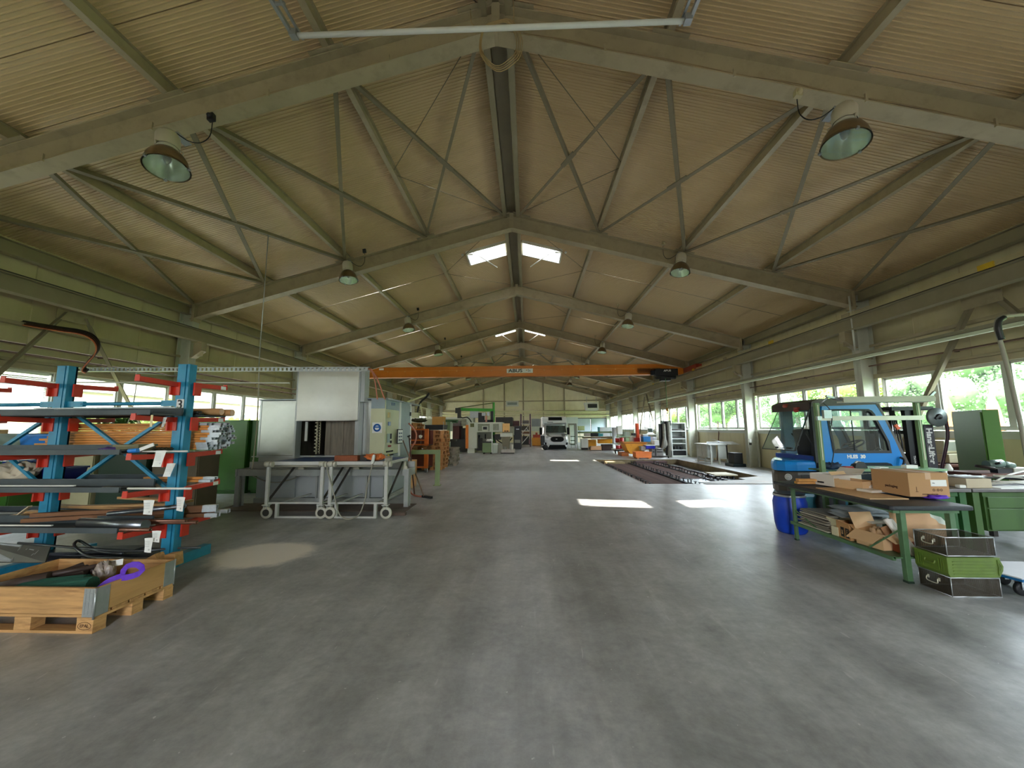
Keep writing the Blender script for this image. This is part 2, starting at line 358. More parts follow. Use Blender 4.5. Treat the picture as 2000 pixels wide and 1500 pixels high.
# skylight windows
SKYM = glass('skylight_glass', (255, 255, 255), haze=.25)
wi = 0
for y0, y1 in sky_y:
    for s in (-1, 1):
        wi += 1; c = (SKYX0+SKYX1)/2; w = SKYX1-SKYX0
        o = tag(thing('window_%d' % wi, None, None, (s*c, (y0+y1)/2, rz(c))), kind='structure')
        nrm = Vector((s*SL, 0, 1)).normalized()
        def P(x, y, h=0): return Vector((s*(x-c), y, -SL*(x-c)))+nrm*h
        fr = MB(); hy = (y1-y0)/2
        for (xa, ya), (xb, yb) in (((SKYX0, -hy), (SKYX1, -hy)), ((SKYX1, -hy), (SKYX1, hy)), ((SKYX1, hy), (SKYX0, hy)), ((SKYX0, hy), (SKYX0, -hy))):
            fr.beam(P(xa, ya, .02), P(xb, yb, .02), .05, .22, nrm)
        fr.beam(P(SKYX0, hy-.2, .05), P(SKYX1, hy-.2, .05), .03, .05, nrm)
        obj('window_frame', fr, WHITE, o)
        pn = MB(); pn.add([P(SKYX0, -hy, .1), P(SKYX1, -hy, .1), P(SKYX1, hy, .1), P(SKYX0, hy, .1)], [(0, 1, 2, 3)]); obj('window_pane', pn, SKYM, o)
        op = MB(); op.cyl(P(SKYX1-.22, -hy+.05, -.06), P(SKYX0+.48, -hy-.05, -.86), .017, 8); op.box(P(SKYX1-.1, -hy+.06, -.1), (.22, .05, .05)); op.box(P(SKYX1+.14, -hy+.1, -.02), (.07, .07, .06))
        obj('opening_rod', op, WHITE, o)

# ------------------------------------------------------------------ portal frames
FR = range(-1, 8)
def rafter():
    mb = MB()
    for s in (-1, 1):
        a, b = Vector((0, 0, H0-.22)), Vector((s*9.35, 0, H0-.22-SL*9.35))
        n = Vector((s*SL, 0, 1)).normalized()
        mb.beam(a+n*.2, b+n*.2, .24, .018, n); mb.beam(a-n*.2, b-n*.2, .24, .018, n); mb.beam(a, b, .012, .39, n)
    return mb
raf = mesh('rafter_beam', rafter(), STEEL)
st = MB()
st.box((0, 0, H0-.22), (.05, .22, .46)); st.box((0, -.115, H0-.22), (.12, .012, .46))
apex = mesh('apex_plate', st, STEEL)
hs = MB()
for s in (-1, 1):
    n = Vector((s*SL, 0, 1)).normalized()
    for X_ in (7.85,):
        p = Vector((s*X_, 0, H0-.22-SL*X_)); hs.beam(p-n*.2, p+n*.2, .02, .24, (1, 0, 0)); hs.beam(p-n*.2+Vector((s*-.05, 0, 0)), p+n*.2+Vector((s*-.05, 0, 0)), .02, .14, (1, 0, 0))
    hs.bx(s*9.17, s*9.25, -.12, .12, 4.72, 5.22)
hst = mesh('stiffener_plate', hs, STEEL)
cm = {}
for s in (-1, 1):
    c1 = MB(); x0, x1 = 9.2, 9.6
    c1.bx(s*x0, s*(x0+.016), -.11, .11, 0, 5.15); c1.bx(s*(x1-.016), s*x1, -.11, .11, 0, 5.15); c1.bx(s*x0, s*x1, -.006, .006, 0, 5.15)
    c1.bx(s*x0, s*x1, -.1, .1, 4.74, 4.76); c1.bx(s*(x0-.04), s*(x1+.04), -.15, .15, 0, .02)
    cb = MB(); cb.bx(s*8.9, s*9.2, -.09, .09, 4.11, 4.125); cb.bx(s*8.9, s*9.2, -.006, .006, 3.72, 4.12); cb.prism([(s*8.88, 3.86), (s*8.9, 3.86), (s*9.2, 3.68), (s*9.2, 3.66), (s*9.16, 3.66)], -.09, .09, 'Y'); cb.bx(s*8.89, s*8.9, -.09, .09, 3.86, 4.12)
    cm[s] = (mesh('column', c1, COLUMN), mesh('crane_bracket', cb, STEEL))
for k in FR:
    y = frame_y(k)+(-.12 if k == 7 else 0)
    o = obj('roof_beam', raf, None); o.location = (0, y, 0); tag(o, 'olive steel portal rafter spanning the hall', kind='structure', group='steel portal rafters')
    obj('apex_plate', apex, None, o); obj('stiffener_plate', hst, None, o)
    for s in (-1, 1):
        o = obj('column', cm[s][0], None); o.location = (0, y, 0); tag(o, 'grey steel I-section wall column', kind='structure', group='steel wall columns')
        obj('crane_bracket', cm[s][1], None, o)

# purlins between the frames, standing on the rafters
def purlin(x, w=.10, h=.2):
    mb = MB(); z_ = rz(x)-h/2-.002; mb.ibeam((x, -SP/2, z_), (x, SP/2, z_), w, h, (0, 0, 1), .012, .012); return mb
PXS = [s*x for x in (2.47, 4.82, 7.17) for s in (-1, 1)]
pm = {x: mesh('roof_purlin', purlin(x), STEEL) for x in PXS}
rb = MB()
for s in (-1, 1): rb.ibeam((s*.19, -SP/2, RZ-.2), (s*.19, SP/2, RZ-.2), .11, .26)
rb.bx(-.13, .13, -SP/2, SP/2, RZ-.13, RZ-.11)
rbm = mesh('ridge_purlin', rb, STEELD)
cl = MB()
for x in PXS: cl.box((x, 0, rz(x)-.22), (.36, .3, .012)); cl.box((x-.12, 0, rz(x)-.14), (.012, .2, .16))
for k in range(-2, 7):
    y = frame_y(k)+SP/2
    for x in PXS:
        o = obj('roof_purlin', pm[x], None); o.location = (0, y, 0); tag(o, 'olive steel purlin running along the roof', kind='structure', group='steel roof purlins')
    o = obj('ridge_purlin', rbm, None); o.location = (0, y, 0); tag(o, 'doubled steel purlin along the ridge', kind='structure', group='steel roof purlins')
# gusset plates over the rafters
def gus(x):
    mb = MB(); z_ = rz(x)-.23; s = 1 if x > 0 else -1
    mb.beam((x-.25, 0, z_+SL*.25*s), (x+.25, 0, z_-SL*.25*s), .34, .014, (s*SL, 0, 1)); return mb
for k in (0, 1):
    for x in PXS+[.3, -.3]:
        o = obj('gusset_plate', gus(x), STEEL); o.location = (0, frame_y(k), 0); tag(o, 'steel gusset plate where bracing meets the rafter', kind='structure', group='bracing gusset plates')
# wind bracing: crossed angles in every purlin field of the first bay, and farther down the hall
def zb(x, off=.235): return rz(x)-off
xs_ = [.22, 2.47, 4.82, 7.17, 9.25]
bi = 0
for k, fields in ((0, range(4)), (4, range(4))):
    ya, yb = frame_y(k)+.1, frame_y(k+1)-.1
    for s in (-1, 1):
        for i in fields:
            xa, xb = s*xs_[i], s*xs_[i+1]
            for p, q, of in (((xa, ya), (xb, yb), .235), ((xb, ya), (xa, yb), .255)):
                br = MB(); w = .075 if i else .065
                br.angle((p[0], p[1], zb(p[0], of)), (q[0], q[1], zb(q[0], of)), w, .01, (s*SL, 0, 1))
                if of > .24:
                    mp_ = ((p[0]+q[0])/2, (p[1]+q[1])/2); dx, dy = (q[0]-p[0])*.045, (q[1]-p[1])*.045
                    br.beam((mp_[0]-dx, mp_[1]-dy, zb(mp_[0]-dx, .245)), (mp_[0]+dx, mp_[1]+dy, zb(mp_[0]+dx, .245)), .1, .03, (s*SL, 0, 1))
                tag(obj('roof_brace', br, BRACE), 'diagonal angle-steel wind brace under the roof', kind='structure', group='roof wind braces')
# thin sag rods from the ridge to the first purlin
for k in range(-1, 7):
    for s in (-1, 1):
        for e in (0, 1):
            y0 = frame_y(k)+.12 if e == 0 else frame_y(k+1)-.12; ym = frame_y(k)+SP/2
            r = MB(); r.cyl((s*.24, y0, rz(.24)-.2), (s*2.44, ym-(.1 if e == 0 else -.1), rz(2.44)-.12), .009, 6)
            tag(obj('sag_rod', r, BRACE), 'thin steel sag rod between ridge and purlin', kind='structure', group='purlin sag rods')
# second row of sag rods over the lower fields
for k in (1, 2, 3):
    for s in (-1, 1):
        r = MB(); ym = frame_y(k)+SP/2; r.cyl((s*2.5, ym, rz(2.5)-.11), (s*9.2, ym, rz(9.2)-.11), .008, 6)
        tag(obj('sag_rod', r, BRACE), 'thin steel sag rod between ridge and purlin', kind='structure', group='purlin sag rods')

# ------------------------------------------------------------------ side walls
ZS, ZW = 1.50, 2.86                  # sill and head of the ribbon windows
def wpanel(s, z0, z1, L):
    mb = MB(); x = s*WX; t = .05*s; g = .012
    mb.add([(x, -L/2, z0), (x, L/2, z0), (x, L/2, z1), (x, -L/2, z1), (x-t*.3, -L/2+g, z0), (x-t*.3, L/2-g, z0), (x-t*.3, L/2-g, z1), (x-t*.3, -L/2+g, z1), (x+t, -L/2, z0), (x+t, L/2, z0), (x+t, L/2, z1), (x+t, -L/2, z1)],
           [(4, 5, 6, 7), (0, 4, 7, 3), (5, 1, 2, 6), (8, 11, 10, 9), (3, 7, 6, 2), (0, 1, 5, 4), (3, 2, 10, 11), (0, 8, 9, 1)])
    return mb
PLW = SP/5
wn_ = wi
WINL = {}
for s, side in ((-1, 'left'), (1, 'right')):
    wl = tag(thing('wall_'+side, 'cream sheet-steel side wall', None, (0, 0, 0)), kind='structure')
    mu, ml = mesh('wall_panel', wpanel(s, ZW, 5.45, PLW), WALL), mesh('wall_panel', wpanel(s, 0, ZS-.08, PLW), WALL)
    for i in range(45):
        y = YB+PLW*(i+.5); obj('wall_panel', mu, None, wl, loc=(0, y, 0)); obj('wall_panel', ml, None, wl, loc=(0, y, 0))
    # ledge, head rail, girts
    t = MB(); t.bx(s*9.56, s*9.8, YB, YE, ZS-.09, ZS-.02); t.bx(s*9.62, s*9.7, YB, YE, ZS-.17, ZS-.09); obj('sill_ledge', t, WINF, wl)
    t = MB(); t.bx(s*9.58, s*9.72, YB, YE, ZW-.02, ZW+.1); obj('head_rail', t, STEEL, wl)
    t = MB(); t.ibeam((s*9.62, YB, 3.72), (s*9.62, YE, 3.72), .07, .12, (1, 0, 0)); obj('wall_girt', t, STEEL, wl)
    t = MB(); t.ibeam((s*9.62, YB, 3.0), (s*9.62, YE, 3.0), .06, .06, (1, 0, 0)); obj('wall_girt', t, STEEL, wl)
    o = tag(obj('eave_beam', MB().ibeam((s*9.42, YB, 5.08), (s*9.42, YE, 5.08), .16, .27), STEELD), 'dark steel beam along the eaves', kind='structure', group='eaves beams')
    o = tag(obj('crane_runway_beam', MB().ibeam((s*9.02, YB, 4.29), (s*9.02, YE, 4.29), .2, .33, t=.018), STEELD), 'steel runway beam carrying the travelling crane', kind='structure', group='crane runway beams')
    r = MB(); r.bx(s*8.99, s*9.05, YB, YE, 4.455, 4.5); obj('crane_rail', r, DARKS, o)
    # inverted V brace in the first bay and a far one
    for k in (0, 4):
        y0, y1 = frame_y(k), frame_y(k+1); ym = (y0+y1)/2
        for e in (-1, 1):
            br = MB(); yb_ = y0+.1 if e < 0 else y1-.1
            br.angle((s*9.42, ym+e*.18, 4.1), (s*9.42, yb_, .15), .085, .01, (1, 0, 0))
            tag(obj('wall_brace', br, BRACE), 'slanting angle-steel brace on the side wall', kind='structure', group='side wall braces')
        br = MB(); br.bx(s*9.40, s*9.415, ym-.34, ym+.34, 3.95, 4.18); tag(obj('brace_plate', br, STEEL), 'steel plate joining the wall braces', kind='structure', group='side wall braces')
    # ribbon windows: one unit of four panes per bay
    for k in range(-2, 7):
        wn_ += 1; y0, y1 = frame_y(k)+.14, frame_y(k+1)-.14; n = 4
        o = tag(thing('window_%d' % wn_, None, None, (s*WX, (y0+y1)/2, ZS)), kind='structure'); h = (y1-y0)/2; WINL[(s, k)] = o
        f = MB()
        for a_, b_, c_, d_ in ((-h, h, 0, .05), (-h, h, ZW-ZS-.05, ZW-ZS)): f.bx(-.04, .04, a_, b_, c_, d_)
        ed = [-h+i*2*h/n for i in range(n+1)]
        for i, e in enumerate(ed):
            w_ = .035 if i in (0, n) else .05; f.bx(-.05, .05, max(-h, e-w_), min(h, e+w_), 0, ZW-ZS)
        for i in range(n):     # inner sash
            a_, b_ = ed[i]+.055, ed[i+1]-.055
            for q in ((a_, a_+.03, .05, ZW-ZS-.05), (b_-.03, b_, .05, ZW-ZS-.05), (a_, b_, .05, .08), (a_, b_, ZW-ZS-.08, ZW-ZS-.05)): f.bx(-.025, .025, *q)
            p = MB(); p.add([(0, a_, .06), (0, b_, .06), (0, b_, ZW-ZS-.06), (0, a_, ZW-ZS-.06)], [(0, 1, 2, 3)]); obj('window_pane', p, PANE, o)
        obj('window_frame', f, WINF, o)

# ------------------------------------------------------------------ gables
def gpan(x0, x1, z0, f):
    mb = MB(); g = .012
    P = lambda x: f(x)
    mb.add([(x0+g, 0, z0), (x1-g, 0, z0), (x1-g, 0, P(x1)), (x0+g, 0, P(x0)), (x0, .02, z0), (x1, .02, z0), (x1, .02, P(x1)), (x0, .02, P(x0)), (x0, .1, z0), (x1, .1, z0), (x1, .1, P(x1)), (x0, .1, P(x0))],
           [(0, 1, 2, 3), (0, 3, 7, 4), (1, 5, 6, 2), (8, 11, 10, 9), (4, 5, 9, 8), (7, 11, 10, 6)]); return mb
GY = YE+.12
wf = tag(thing('wall_far', 'cream sheet gable wall at the far end', None, (0, GY, 0)), kind='structure')
n = 20
obj('corner_panel', MB().bx(-10.0, -9.66, -.2, .1, 0, 5.6).bx(9.66, 10.0, -.2, .1, 0, 5.6), GABLE, wf)
for i in range(n):
    x0, x1 = -9.7+i*.97, -9.7+(i+1)*.97
    z0 = 2.72 if x0 > 5.4 else 0
    obj('wall_panel', gpan(x0, x1, z0, lambda x: rz(x)+.05), GABLE, wf)
    if z0: obj('wall_panel', gpan(x0, x1, 0, lambda x: 1.0), GABLE, wf)
gs = MB()
for px in (944, 985, 1022, 1061, 1102):
    x = at(px, 780, 'Y', GY-.1)[0]; o = tag(obj('column', MB().ibeam((x, GY-.1, 0), (x, GY-.1, rz(x)-.5), .14, .16, (0, 1, 0)), STEEL), 'steel post of the far gable', kind='structure', group='gable posts')
for z_ in (4.66, 3.55, 3.1):
    gs.bx(-9.3, 9.3, GY-.12, GY-.01, z_-.05, z_+.05)
obj('wall_girt', gs, STEEL, wf, world=True)
# framed vent high in the gable
o = tag(thing('window_%d' % (wn_+1), None, None, (-.42, GY-.06, 4.1)), kind='structure'); f = MB()
xa, xb = at(988, 790, 'Y', GY)[0], at(1013, 790, 'Y', GY)[0]; w = xb-xa; za, zc = at(1000, 794, 'Y', GY)[2], at(1000, 783, 'Y', GY)[2]
o.location = ((xa+xb)/2, GY-.14, za); h = zc-za
frame4(f, -w/2, w/2, 0, h, .18, -.05, .05)
obj('window_frame', f, WHITE, o); p = MB(); p.bx(-w/2+.1, w/2-.1, -.01, .01, .1, h-.1); obj('window_pane', p, mat('frosted_grey', (150, 160, 158), .4), o)
# frosted windows low in the right part of the gable
wn_ += 2; o = tag(thing('window_%d' % wn_, None, None, (7.5, GY+.03, 1.0)), kind='structure'); f = MB(); f.bx(-2.1, 2.1, -.04, .04, 0, .07); f.bx(-2.1, 2.1, -.04, .04, 1.65, 1.72)
for x in (-2.1, -.03, 2.04): f.bx(x, x+.06, -.04, .04, 0, 1.72)
FROST = mat('frosted_glass', (200, 215, 225), .5, var=.05, trans=.0)
obj('window_frame', f, DARKS, o)
for x in (-2.04, .03):
    p = MB(); p.bx(x, x+2.0, -.01, .01, .07, 1.65); obj('window_pane', p, FROST, o)
# back gable, mostly an open gate behind the camera
wb = tag(thing('wall_back', 'cream sheet gable wall with a wide open gateway', None, (0, YB-.12, 0)), kind='structure')
for i in range(n):
    x0, x1 = -9.7+i*.97, -9.7+(i+1)*.97; z0 = 0 if abs(x0+.485) > 1.4 else 4.3
    obj('wall_panel', gpan(x0, x1, z0, lambda x: rz(x)+.05), GABLE, wb)
# ================================================================== outside
gr = MB(); gr.bx(-90, 140, -60, 110, -.6, -.25)
YARD = mat('yard_asphalt', (104, 104, 100), .85, var=.15, scale=.3)
tag(obj('ground', gr, YARD), 'yard outside the hall', kind='structure')
gs_ = MB()
gs_.add([(15, -60, -.2), (140, -60, -.2), (140, 110, -.2), (15, 110, -.2)], [(0, 1, 2, 3)])
tag(obj('ground_grass', gs_, mat('meadow', (80, 104, 46), .9, var=.3, scale=.8)), 'green meadow beyond the yard', kind='structure')
# wooded hill far away
def hill(u, v):
    y = -160+u*380; t = v; x = 75+t*90
    return (x, y, -.2+46*(t**.8)*(.75+.25*sin(u*9+1))+2.5*sin(u*70+v*31)*sin(u*41+v*57)*(t > .02))
hm = MB(); hm.grid(hill, 90, 26)
tag(obj('hill', hm, mat('wooded_hill', (92, 122, 104), .95, var=.4, scale=.22, bump=1., bscale=.6)), 'blue-green wooded hillside far beyond the windows', kind='structure')
# trees: a trunk and a crown made of leaf clumps
LEAFS = [mat('leaves_yellow_green', (128, 146, 62), .7, var=.4, scale=1.5), mat('leaves_green', (84, 118, 56), .7, var=.4, scale=1.5), mat('leaves_grey_green', (100, 130, 82), .7, var=.4, scale=1.5)]
BARK = mat('bark', (92, 80, 66), .9, var=.3, scale=6)
def crown_mesh(seed, m_, n=6500):
    R = random.Random(seed); mb = MB()
    blobs = [(R.gauss(0, 1.1), R.gauss(0, 1.1), 3.4+R.random()*3.2, .9+R.random()*1.0) for _ in range(15)]
    for bx_, by_, bz_, br_ in blobs:
        mb.ball((bx_, by_, bz_), br_*.72, 8)
    for _ in range(n):
        bx_, by_, bz_, br_ = R.choice(blobs); th = R.random()*2*pi; ph = math.acos(2*R.random()-1); r = br_*(.7+.35*R.random())
        c = Vector((bx_+r*sin(ph)*cos(th), by_+r*sin(ph)*sin(th), bz_+r*cos(ph)))
        a = Vector((R.gauss(0, 1), R.gauss(0, 1), R.gauss(0, 1))).normalized(); b_ = a.orthogonal().normalized(); e = a.cross(b_); w = .05+.06*R.random()
        mb.add([c-b_*w-e*w*.6, c+b_*w-e*w*.6, c+b_*w*.4+e*w, c-b_*w*.6+e*w*.8], [(0, 1, 2, 3)])
    return mesh('crown', mb, m_)
crowns = [crown_mesh(i+3, LEAFS[i]) for i in range(3)]
tm = MB(); tm.cyl((0, 0, -.2), (.1, .05, 3.8), .22, 9, .12); tm.cyl((.05, 0, 2.4), (.9, .4, 4.6), .09, 6, .04); tm.cyl((.05, 0, 2.6), (-.8, -.5, 4.8), .08, 6, .04); trunk = mesh('trunk', tm, BARK)
KIND = ['yellow-green leafy tree beyond the right-hand windows', 'mid green bushy tree beyond the right-hand windows', 'grey-green tree beyond the right-hand windows']
R = random.Random(5)
tr = []
for i in range(14):
    y = -2+i*4.6+R.uniform(-.8, .8); x = 23+R.uniform(-2, 5)+(4 if y < 8 else 0); tr.append((x, y, i % 3))
for i in range(9): tr.append((34+R.uniform(-2, 3), -8+i*9, (i+1) % 3))
for x, y, k in tr:
    t = thing('tree', KIND[k], 'tree', (x, y, -.2), R.random()*6, 'trees outside the right-hand windows: '+['yellow-green', 'mid green', 'grey-green'][k])
    s_ = R.uniform(.62, .8) if x < 27 else R.uniform(1.0, 1.3); t.scale = (s_, s_, s_)
    obj('trunk', trunk, None, t); obj('crown', crowns[k], None, t)
# red-and-white parasols or flags seen through the near right window
for px, col_, lab in ((1852, (216, 120, 60), 'furled orange parasol outside the near right-hand window'), (1940, (216, 96, 72), 'furled red and white parasol outside the near right-hand window')):
    p = at(px, 800, 'X', 15); t = thing('parasol', lab, 'parasol', (15, p[1], -.2)); pm_ = MB(); pm_.cyl((0, 0, 0), (0, 0, 3.0), .025, 8); obj('pole', pm_, WHITE, t)
    c_ = MB(); c_.lathe([(.03, 1.5), (.2, 1.7), (.13, 2.4), (.02, 2.9)], n=8, smooth=False); obj('canopy', c_, mat('parasol_'+str(px), col_, .8), t)
# the neighbour building on the left
b = thing('building', 'pale neighbouring building seen through the left-hand windows', 'building', (-17, 14, -.25))
w = MB(); w.bx(-26, -16.5, -12, 60, -.2, 8.5); obj('wall', w, mat('pale_render', (186, 182, 164), .8, var=.08, scale=.4), b, world=True)
GLD = mat('dark_glazing', (96, 110, 112), .2, var=.2, scale=.5)
for y in [-4+i*3.4 for i in range(17)]:
    q = MB(); q.bx(-16.52, -16.42, y, y+2.3, 1.2, 2.6); f = obj('window', q, WHITE, b, world=True)
    q = MB(); q.bx(-16.43, -16.40, y+.1, y+1.1, 1.3, 2.5); q.bx(-16.43, -16.40, y+1.2, y+2.2, 1.3, 2.5); o = obj('pane', q, GLD, f); o.data.transform(Matrix.Translation(-b.location)); 
for i in range(5):
    q = MB(); q.bx(-16.5, -16.3, -12, 60, 3.1+i*.9, 3.16+i*.9); obj('cladding_strip', q, mat('cladding_line', (176, 176, 164), .6), b, world=True)
hp = MB(); hp.bx(-13.6, -12.2, 5, 22, -.25, 1.9)
R = random.Random(3)
for _ in range(2600):
    c = Vector((R.uniform(-13.7, -12.05), R.uniform(5, 22), R.uniform(0, 2.1))); a = Vector((R.gauss(0, 1), R.gauss(0, 1), R.gauss(0, 1))).normalized(); e = a.orthogonal().normalized(); g = a.cross(e); w = .09
    hp.add([c-e*w-g*w, c+e*w-g*w, c+e*w+g*w, c-e*w+g*w], [(0, 1, 2, 3)])
h_ = lone('hedge', hp, LEAFS[0], 'yellow-green hedge between hall and neighbouring building', 'hedge', kind='stuff')

# white slatted blinds in the near left window
def blind(y0, y1, z0, z1, label):
    t = thing('window_blind', label, 'blind', (-9.62, (y0+y1)/2, z0), group=None)
    h = MB(); h.bx(-.03, .03, -(y1-y0)/2, (y1-y0)/2, z1-z0-.05, z1-z0); obj('head_box', h, WHITE, t)
    sl = MB(); sl.box((0, 0, 0), (.03, y1-y0, .003), rot=Matrix.Rotation(.9, 3, 'Y')); sm = mesh('slat', sl, mat('blind_slat', (228, 230, 235), .5, var=.03))
    n = int((z1-z0-.06)/.033)
    for i in range(n): obj('slat', sm, None, t, loc=(0, 0, .01+i*.033))
blind(6.1, 7.45, 1.56, 2.80, 'white slatted blind behind the rack, right-hand one of two')
blind(4.9, 6.0, 1.56, 2.80, 'white slatted blind behind the rack, left-hand one at the picture edge')
# ================================================================== crane, lamps, services under the roof
ORANGE = mat('crane_orange', (206, 118, 22), .45, var=.1, scale=2)
REDP = mat('crane_red_brown', (150, 52, 30), .5, var=.15, scale=3)
INK = mat('black_ink', (20, 20, 22), .6, var=0)
PAPER = mat('white_paper', (236, 236, 232), .7, var=.03)
CY = 20.4
t = thing('overhead_crane', 'long orange travelling crane girder with a white name plate, spanning the hall', 'crane', (0, CY, 4.36))
g = MB(); g.prism([(-8.6, 4.40), (-8.6, 4.72), (-7.7, 4.96), (7.3, 4.96), (8.7, 4.72), (8.7, 4.42)], CY-.16, CY+.16, 'Y'); g.bx(-8.6, 8.6, CY-.2, CY+.2, 4.40, 4.425)
obj('girder', g, ORANGE, t, world=True)
g = MB(); g.bx(-8.5, 8.55, CY-.175, CY-.16, 4.745, 4.76)
for i in range(18): g.bx(-8.2+i*.95, -8.13+i*.95, CY-.2, CY-.16, 4.69, 4.74)
obj('cable_rail', g, mat('crane_rail_pale', (214, 150, 70), .5), t, world=True)
for s in (-1, 1):
    g = MB(); g.bx(s*8.86, s*9.16, CY-1.3, CY+1.3, 4.5, 4.76); obj('end_carriage', g, REDP, t, world=True)
    g = MB()
    for e in (-1.05, 1.05): g.cyl((s*8.95, CY+e, 4.55), (s*9.09, CY+e, 4.55), .09, 14)
    obj('wheel', g, DARKS, t, world=True)
# hoist at the right end with its cable loops
g = MB(); g.bx(7.15, 8.3, CY-.45, CY-.17, 4.28, 4.66); g.cyl((7.2, CY-.3, 4.25), (8.2, CY-.3, 4.25), .13, 12); g.bx(7.4, 7.9, CY-.5, CY-.2, 4.02, 4.2); g.bx(6.95, 7.15, CY-.4, CY-.2, 4.34, 4.58)
hb = obj('hoist', g, BLACK, t, world=True)
g = MB(); g.cyl((7.62, CY-.3, 4.05), (7.62, CY-.3, 3.45), .008, 6); g.cyl((7.70, CY-.3, 4.05), (7.70, CY-.3, 3.45), .008, 6); obj('hoist_rope', g, DARKS, t, world=True)
text('hoist_lettering', 'ABUS', .13, PAPER, t, (7.75, -.46, .19), (pi/2, 0, 0), sx=1.2, bold=.006)
g = MB()
for i in range(26):
    x = 6.3+i*.045; g.tube([(x, CY-.22, 4.74), (x-.03, CY-.23, 4.6), (x, CY-.24, 4.5-.03*(i % 2)), (x+.03, CY-.23, 4.6), (x+.04, CY-.22, 4.74)], .007, 5)
obj('festoon_cable', g, BLACK, t, world=True)
g = MB(); g.bx(-.69, .72, CY-.19, CY-.162, 4.57, 4.80); obj('name_plate', g, PAPER, t, world=True)
text('name_lettering', 'ABUS', .25, INK, t, (-.22, -.195, .325), (pi/2, 0, 0), sx=1.25, bold=.006)
text('load_lettering', '5t', .19, INK, t, (.52, -.195, .33), (pi/2, 0, 0), sx=1.0)
g = MB(); g.bx(-7.7, -7.45, CY-.18, CY-.162, 4.82, 4.92); obj('small_plate', g, PAPER, t, world=True)
# hook of the crane on the chain farther right (seen by the right wall)
t = thing('sling_hook', 'rope sling hanging from a hook in front of the tall black mats', 'hook', at(1303, 800, 'Y', 19.2))
g = MB(); p0 = at(1303, 800, 'Y', 19.2); p1 = at(1304, 815, 'Y', 19.2); pa = at(1291, 828, 'Y', 19.2); pb = at(1316, 828, 'Y', 19.2)
g.cyl((p0[0], p0[1], 4.05), p0, .012, 6); obj('chain', g, mat('green_chain', (70, 140, 90), .5), t, world=True)
g = MB(); g.ball(p0, (.07, .05, .1)); g.tube([p0, p0+Vector((.05, 0, -.1)), p0+Vector((0, 0, -.18)), p0+Vector((-.05, 0, -.12))], .02, 6); obj('hook_block', g, mat('hook_ochre', (150, 100, 40), .5), t, world=True)
g = MB(); g.cyl(p0-Vector((0, 0, .18)), pa, .012, 6); g.cyl(p0-Vector((0, 0, .18)), pb, .012, 6); g.cyl(p0-Vector((0, 0, .18)), at(1275, 822, 'Y', 19.2), .012, 6); obj('sling', g, mat('sling_grey', (170, 190, 180), .7), t, world=True)

# high-bay lamps
ALUR = mat('brushed_aluminium', (150, 134, 108), .28, .9, var=.12, scale=10)
ALUI = mat('reflector_inside', (226, 232, 214), .25, .75, var=.05, scale=20)
LGLASS = glass('lamp_cover_glass', (240, 248, 240), haze=.12)
def lamp_parts(t):
    g = MB(); g.lathe([(.13, -.02), (.135, .0), (.135, .17), (.11, .22), (.05, .23), (.0, .23)], (0, 0, .0), 18); g.lathe([(.0, -.05), (.1, -.05), (.12, -.02)], (0, 0, 0), 18)
    for i in range(3):
        a = i*2.1+.5; g.tube([(.13*cos(a), .13*sin(a), -.02), (.17*cos(a), .17*sin(a), -.04), (.16*cos(a), .16*sin(a), -.09)], .008, 5)
    obj('ballast_housing', g, mat('housing_grey', (188, 180, 160), .5, var=.06), t)
    g = MB(); prof = [(.10, -.05), (.14, -.08), (.19, -.14), (.225, -.21), (.245, -.29), (.25, -.33), (.257, -.335), (.257, -.345)]
    g.lathe(prof, (0, 0, 0), 28); r_ = obj('reflector', g, ALUR, t)
    g = MB(); g.lathe([(max(r-.012, .02), h-.004) for r, h in prof[:-2]]+[(.238, -.34)], (0, 0, 0), 28); obj('reflector_lining', g, ALUI, r_)
    g = MB(); g.lathe([(.245, -.338), (.12, -.342), (.0, -.343)], (0, 0, 0), 28); obj('cover_glass', g, LGLASS, t)
    g = MB(); g.ball((0, 0, -.16), (.05, .05, .1), 12); obj('bulb', g, mat('bulb', (235, 235, 225), .3), t)
    g = MB()
    for i in range(3):
        a = i*2.1+.3; g.box((.25*cos(a), .25*sin(a), -.34), (.03, .03, .03))
    obj('clip', g, GALV, t)
def lamp(s, k, label, grp=None):
    y = frame_y(k)-.3 if k else frame_y(0)-.36
    t = thing('high_bay_lamp', label, 'lamp', (s*4.62 if k else s*4.47, y, rz(4.6)-.66 if k else 5.44), group=grp)
    t.rotation_euler = (radians(-5), radians(9)*s, 0)
    lamp_parts(t)
    g = MB(); z_ = rz(4.5)-.45
    g.tube([(0, 0, .22), (0, .02, .3), (0, .18, .36)], .012, 6); g.box((0, .2, .34), (.1, .22, .02)); g.box((0, .05, .26), (.05, .16, .02)); obj('hanger', g, GALV, t)
    g = MB(); g.tube([(-s*.13, 0, .2), (-s*.25, .05, .1), (-s*.36, .12, .12), (-s*.42, .2, .3), (-s*.44, .22, .55)], .007, 6); obj('cable', g, BLACK, t)
    g = MB(); g.box((-s*.44, .2, .62), (.09, .06, .11)); g.ball((-s*.44, .16, .62), .035, 8); obj('junction_box', g, BLACK if s < 0 else mat('beige_box', (190, 178, 140), .5), t)
pos = ['first', 'second', 'third', 'fourth', 'fifth', 'sixth', 'seventh']
for k in range(7):
    for s, sd in ((-1, 'left'), (1, 'right')):
        lamp(s, k, 'dome-shaped metal high-bay lamp, %s one from the camera under the %s roof slope' % (pos[k], sd), 'high-bay lamps under the rafters')

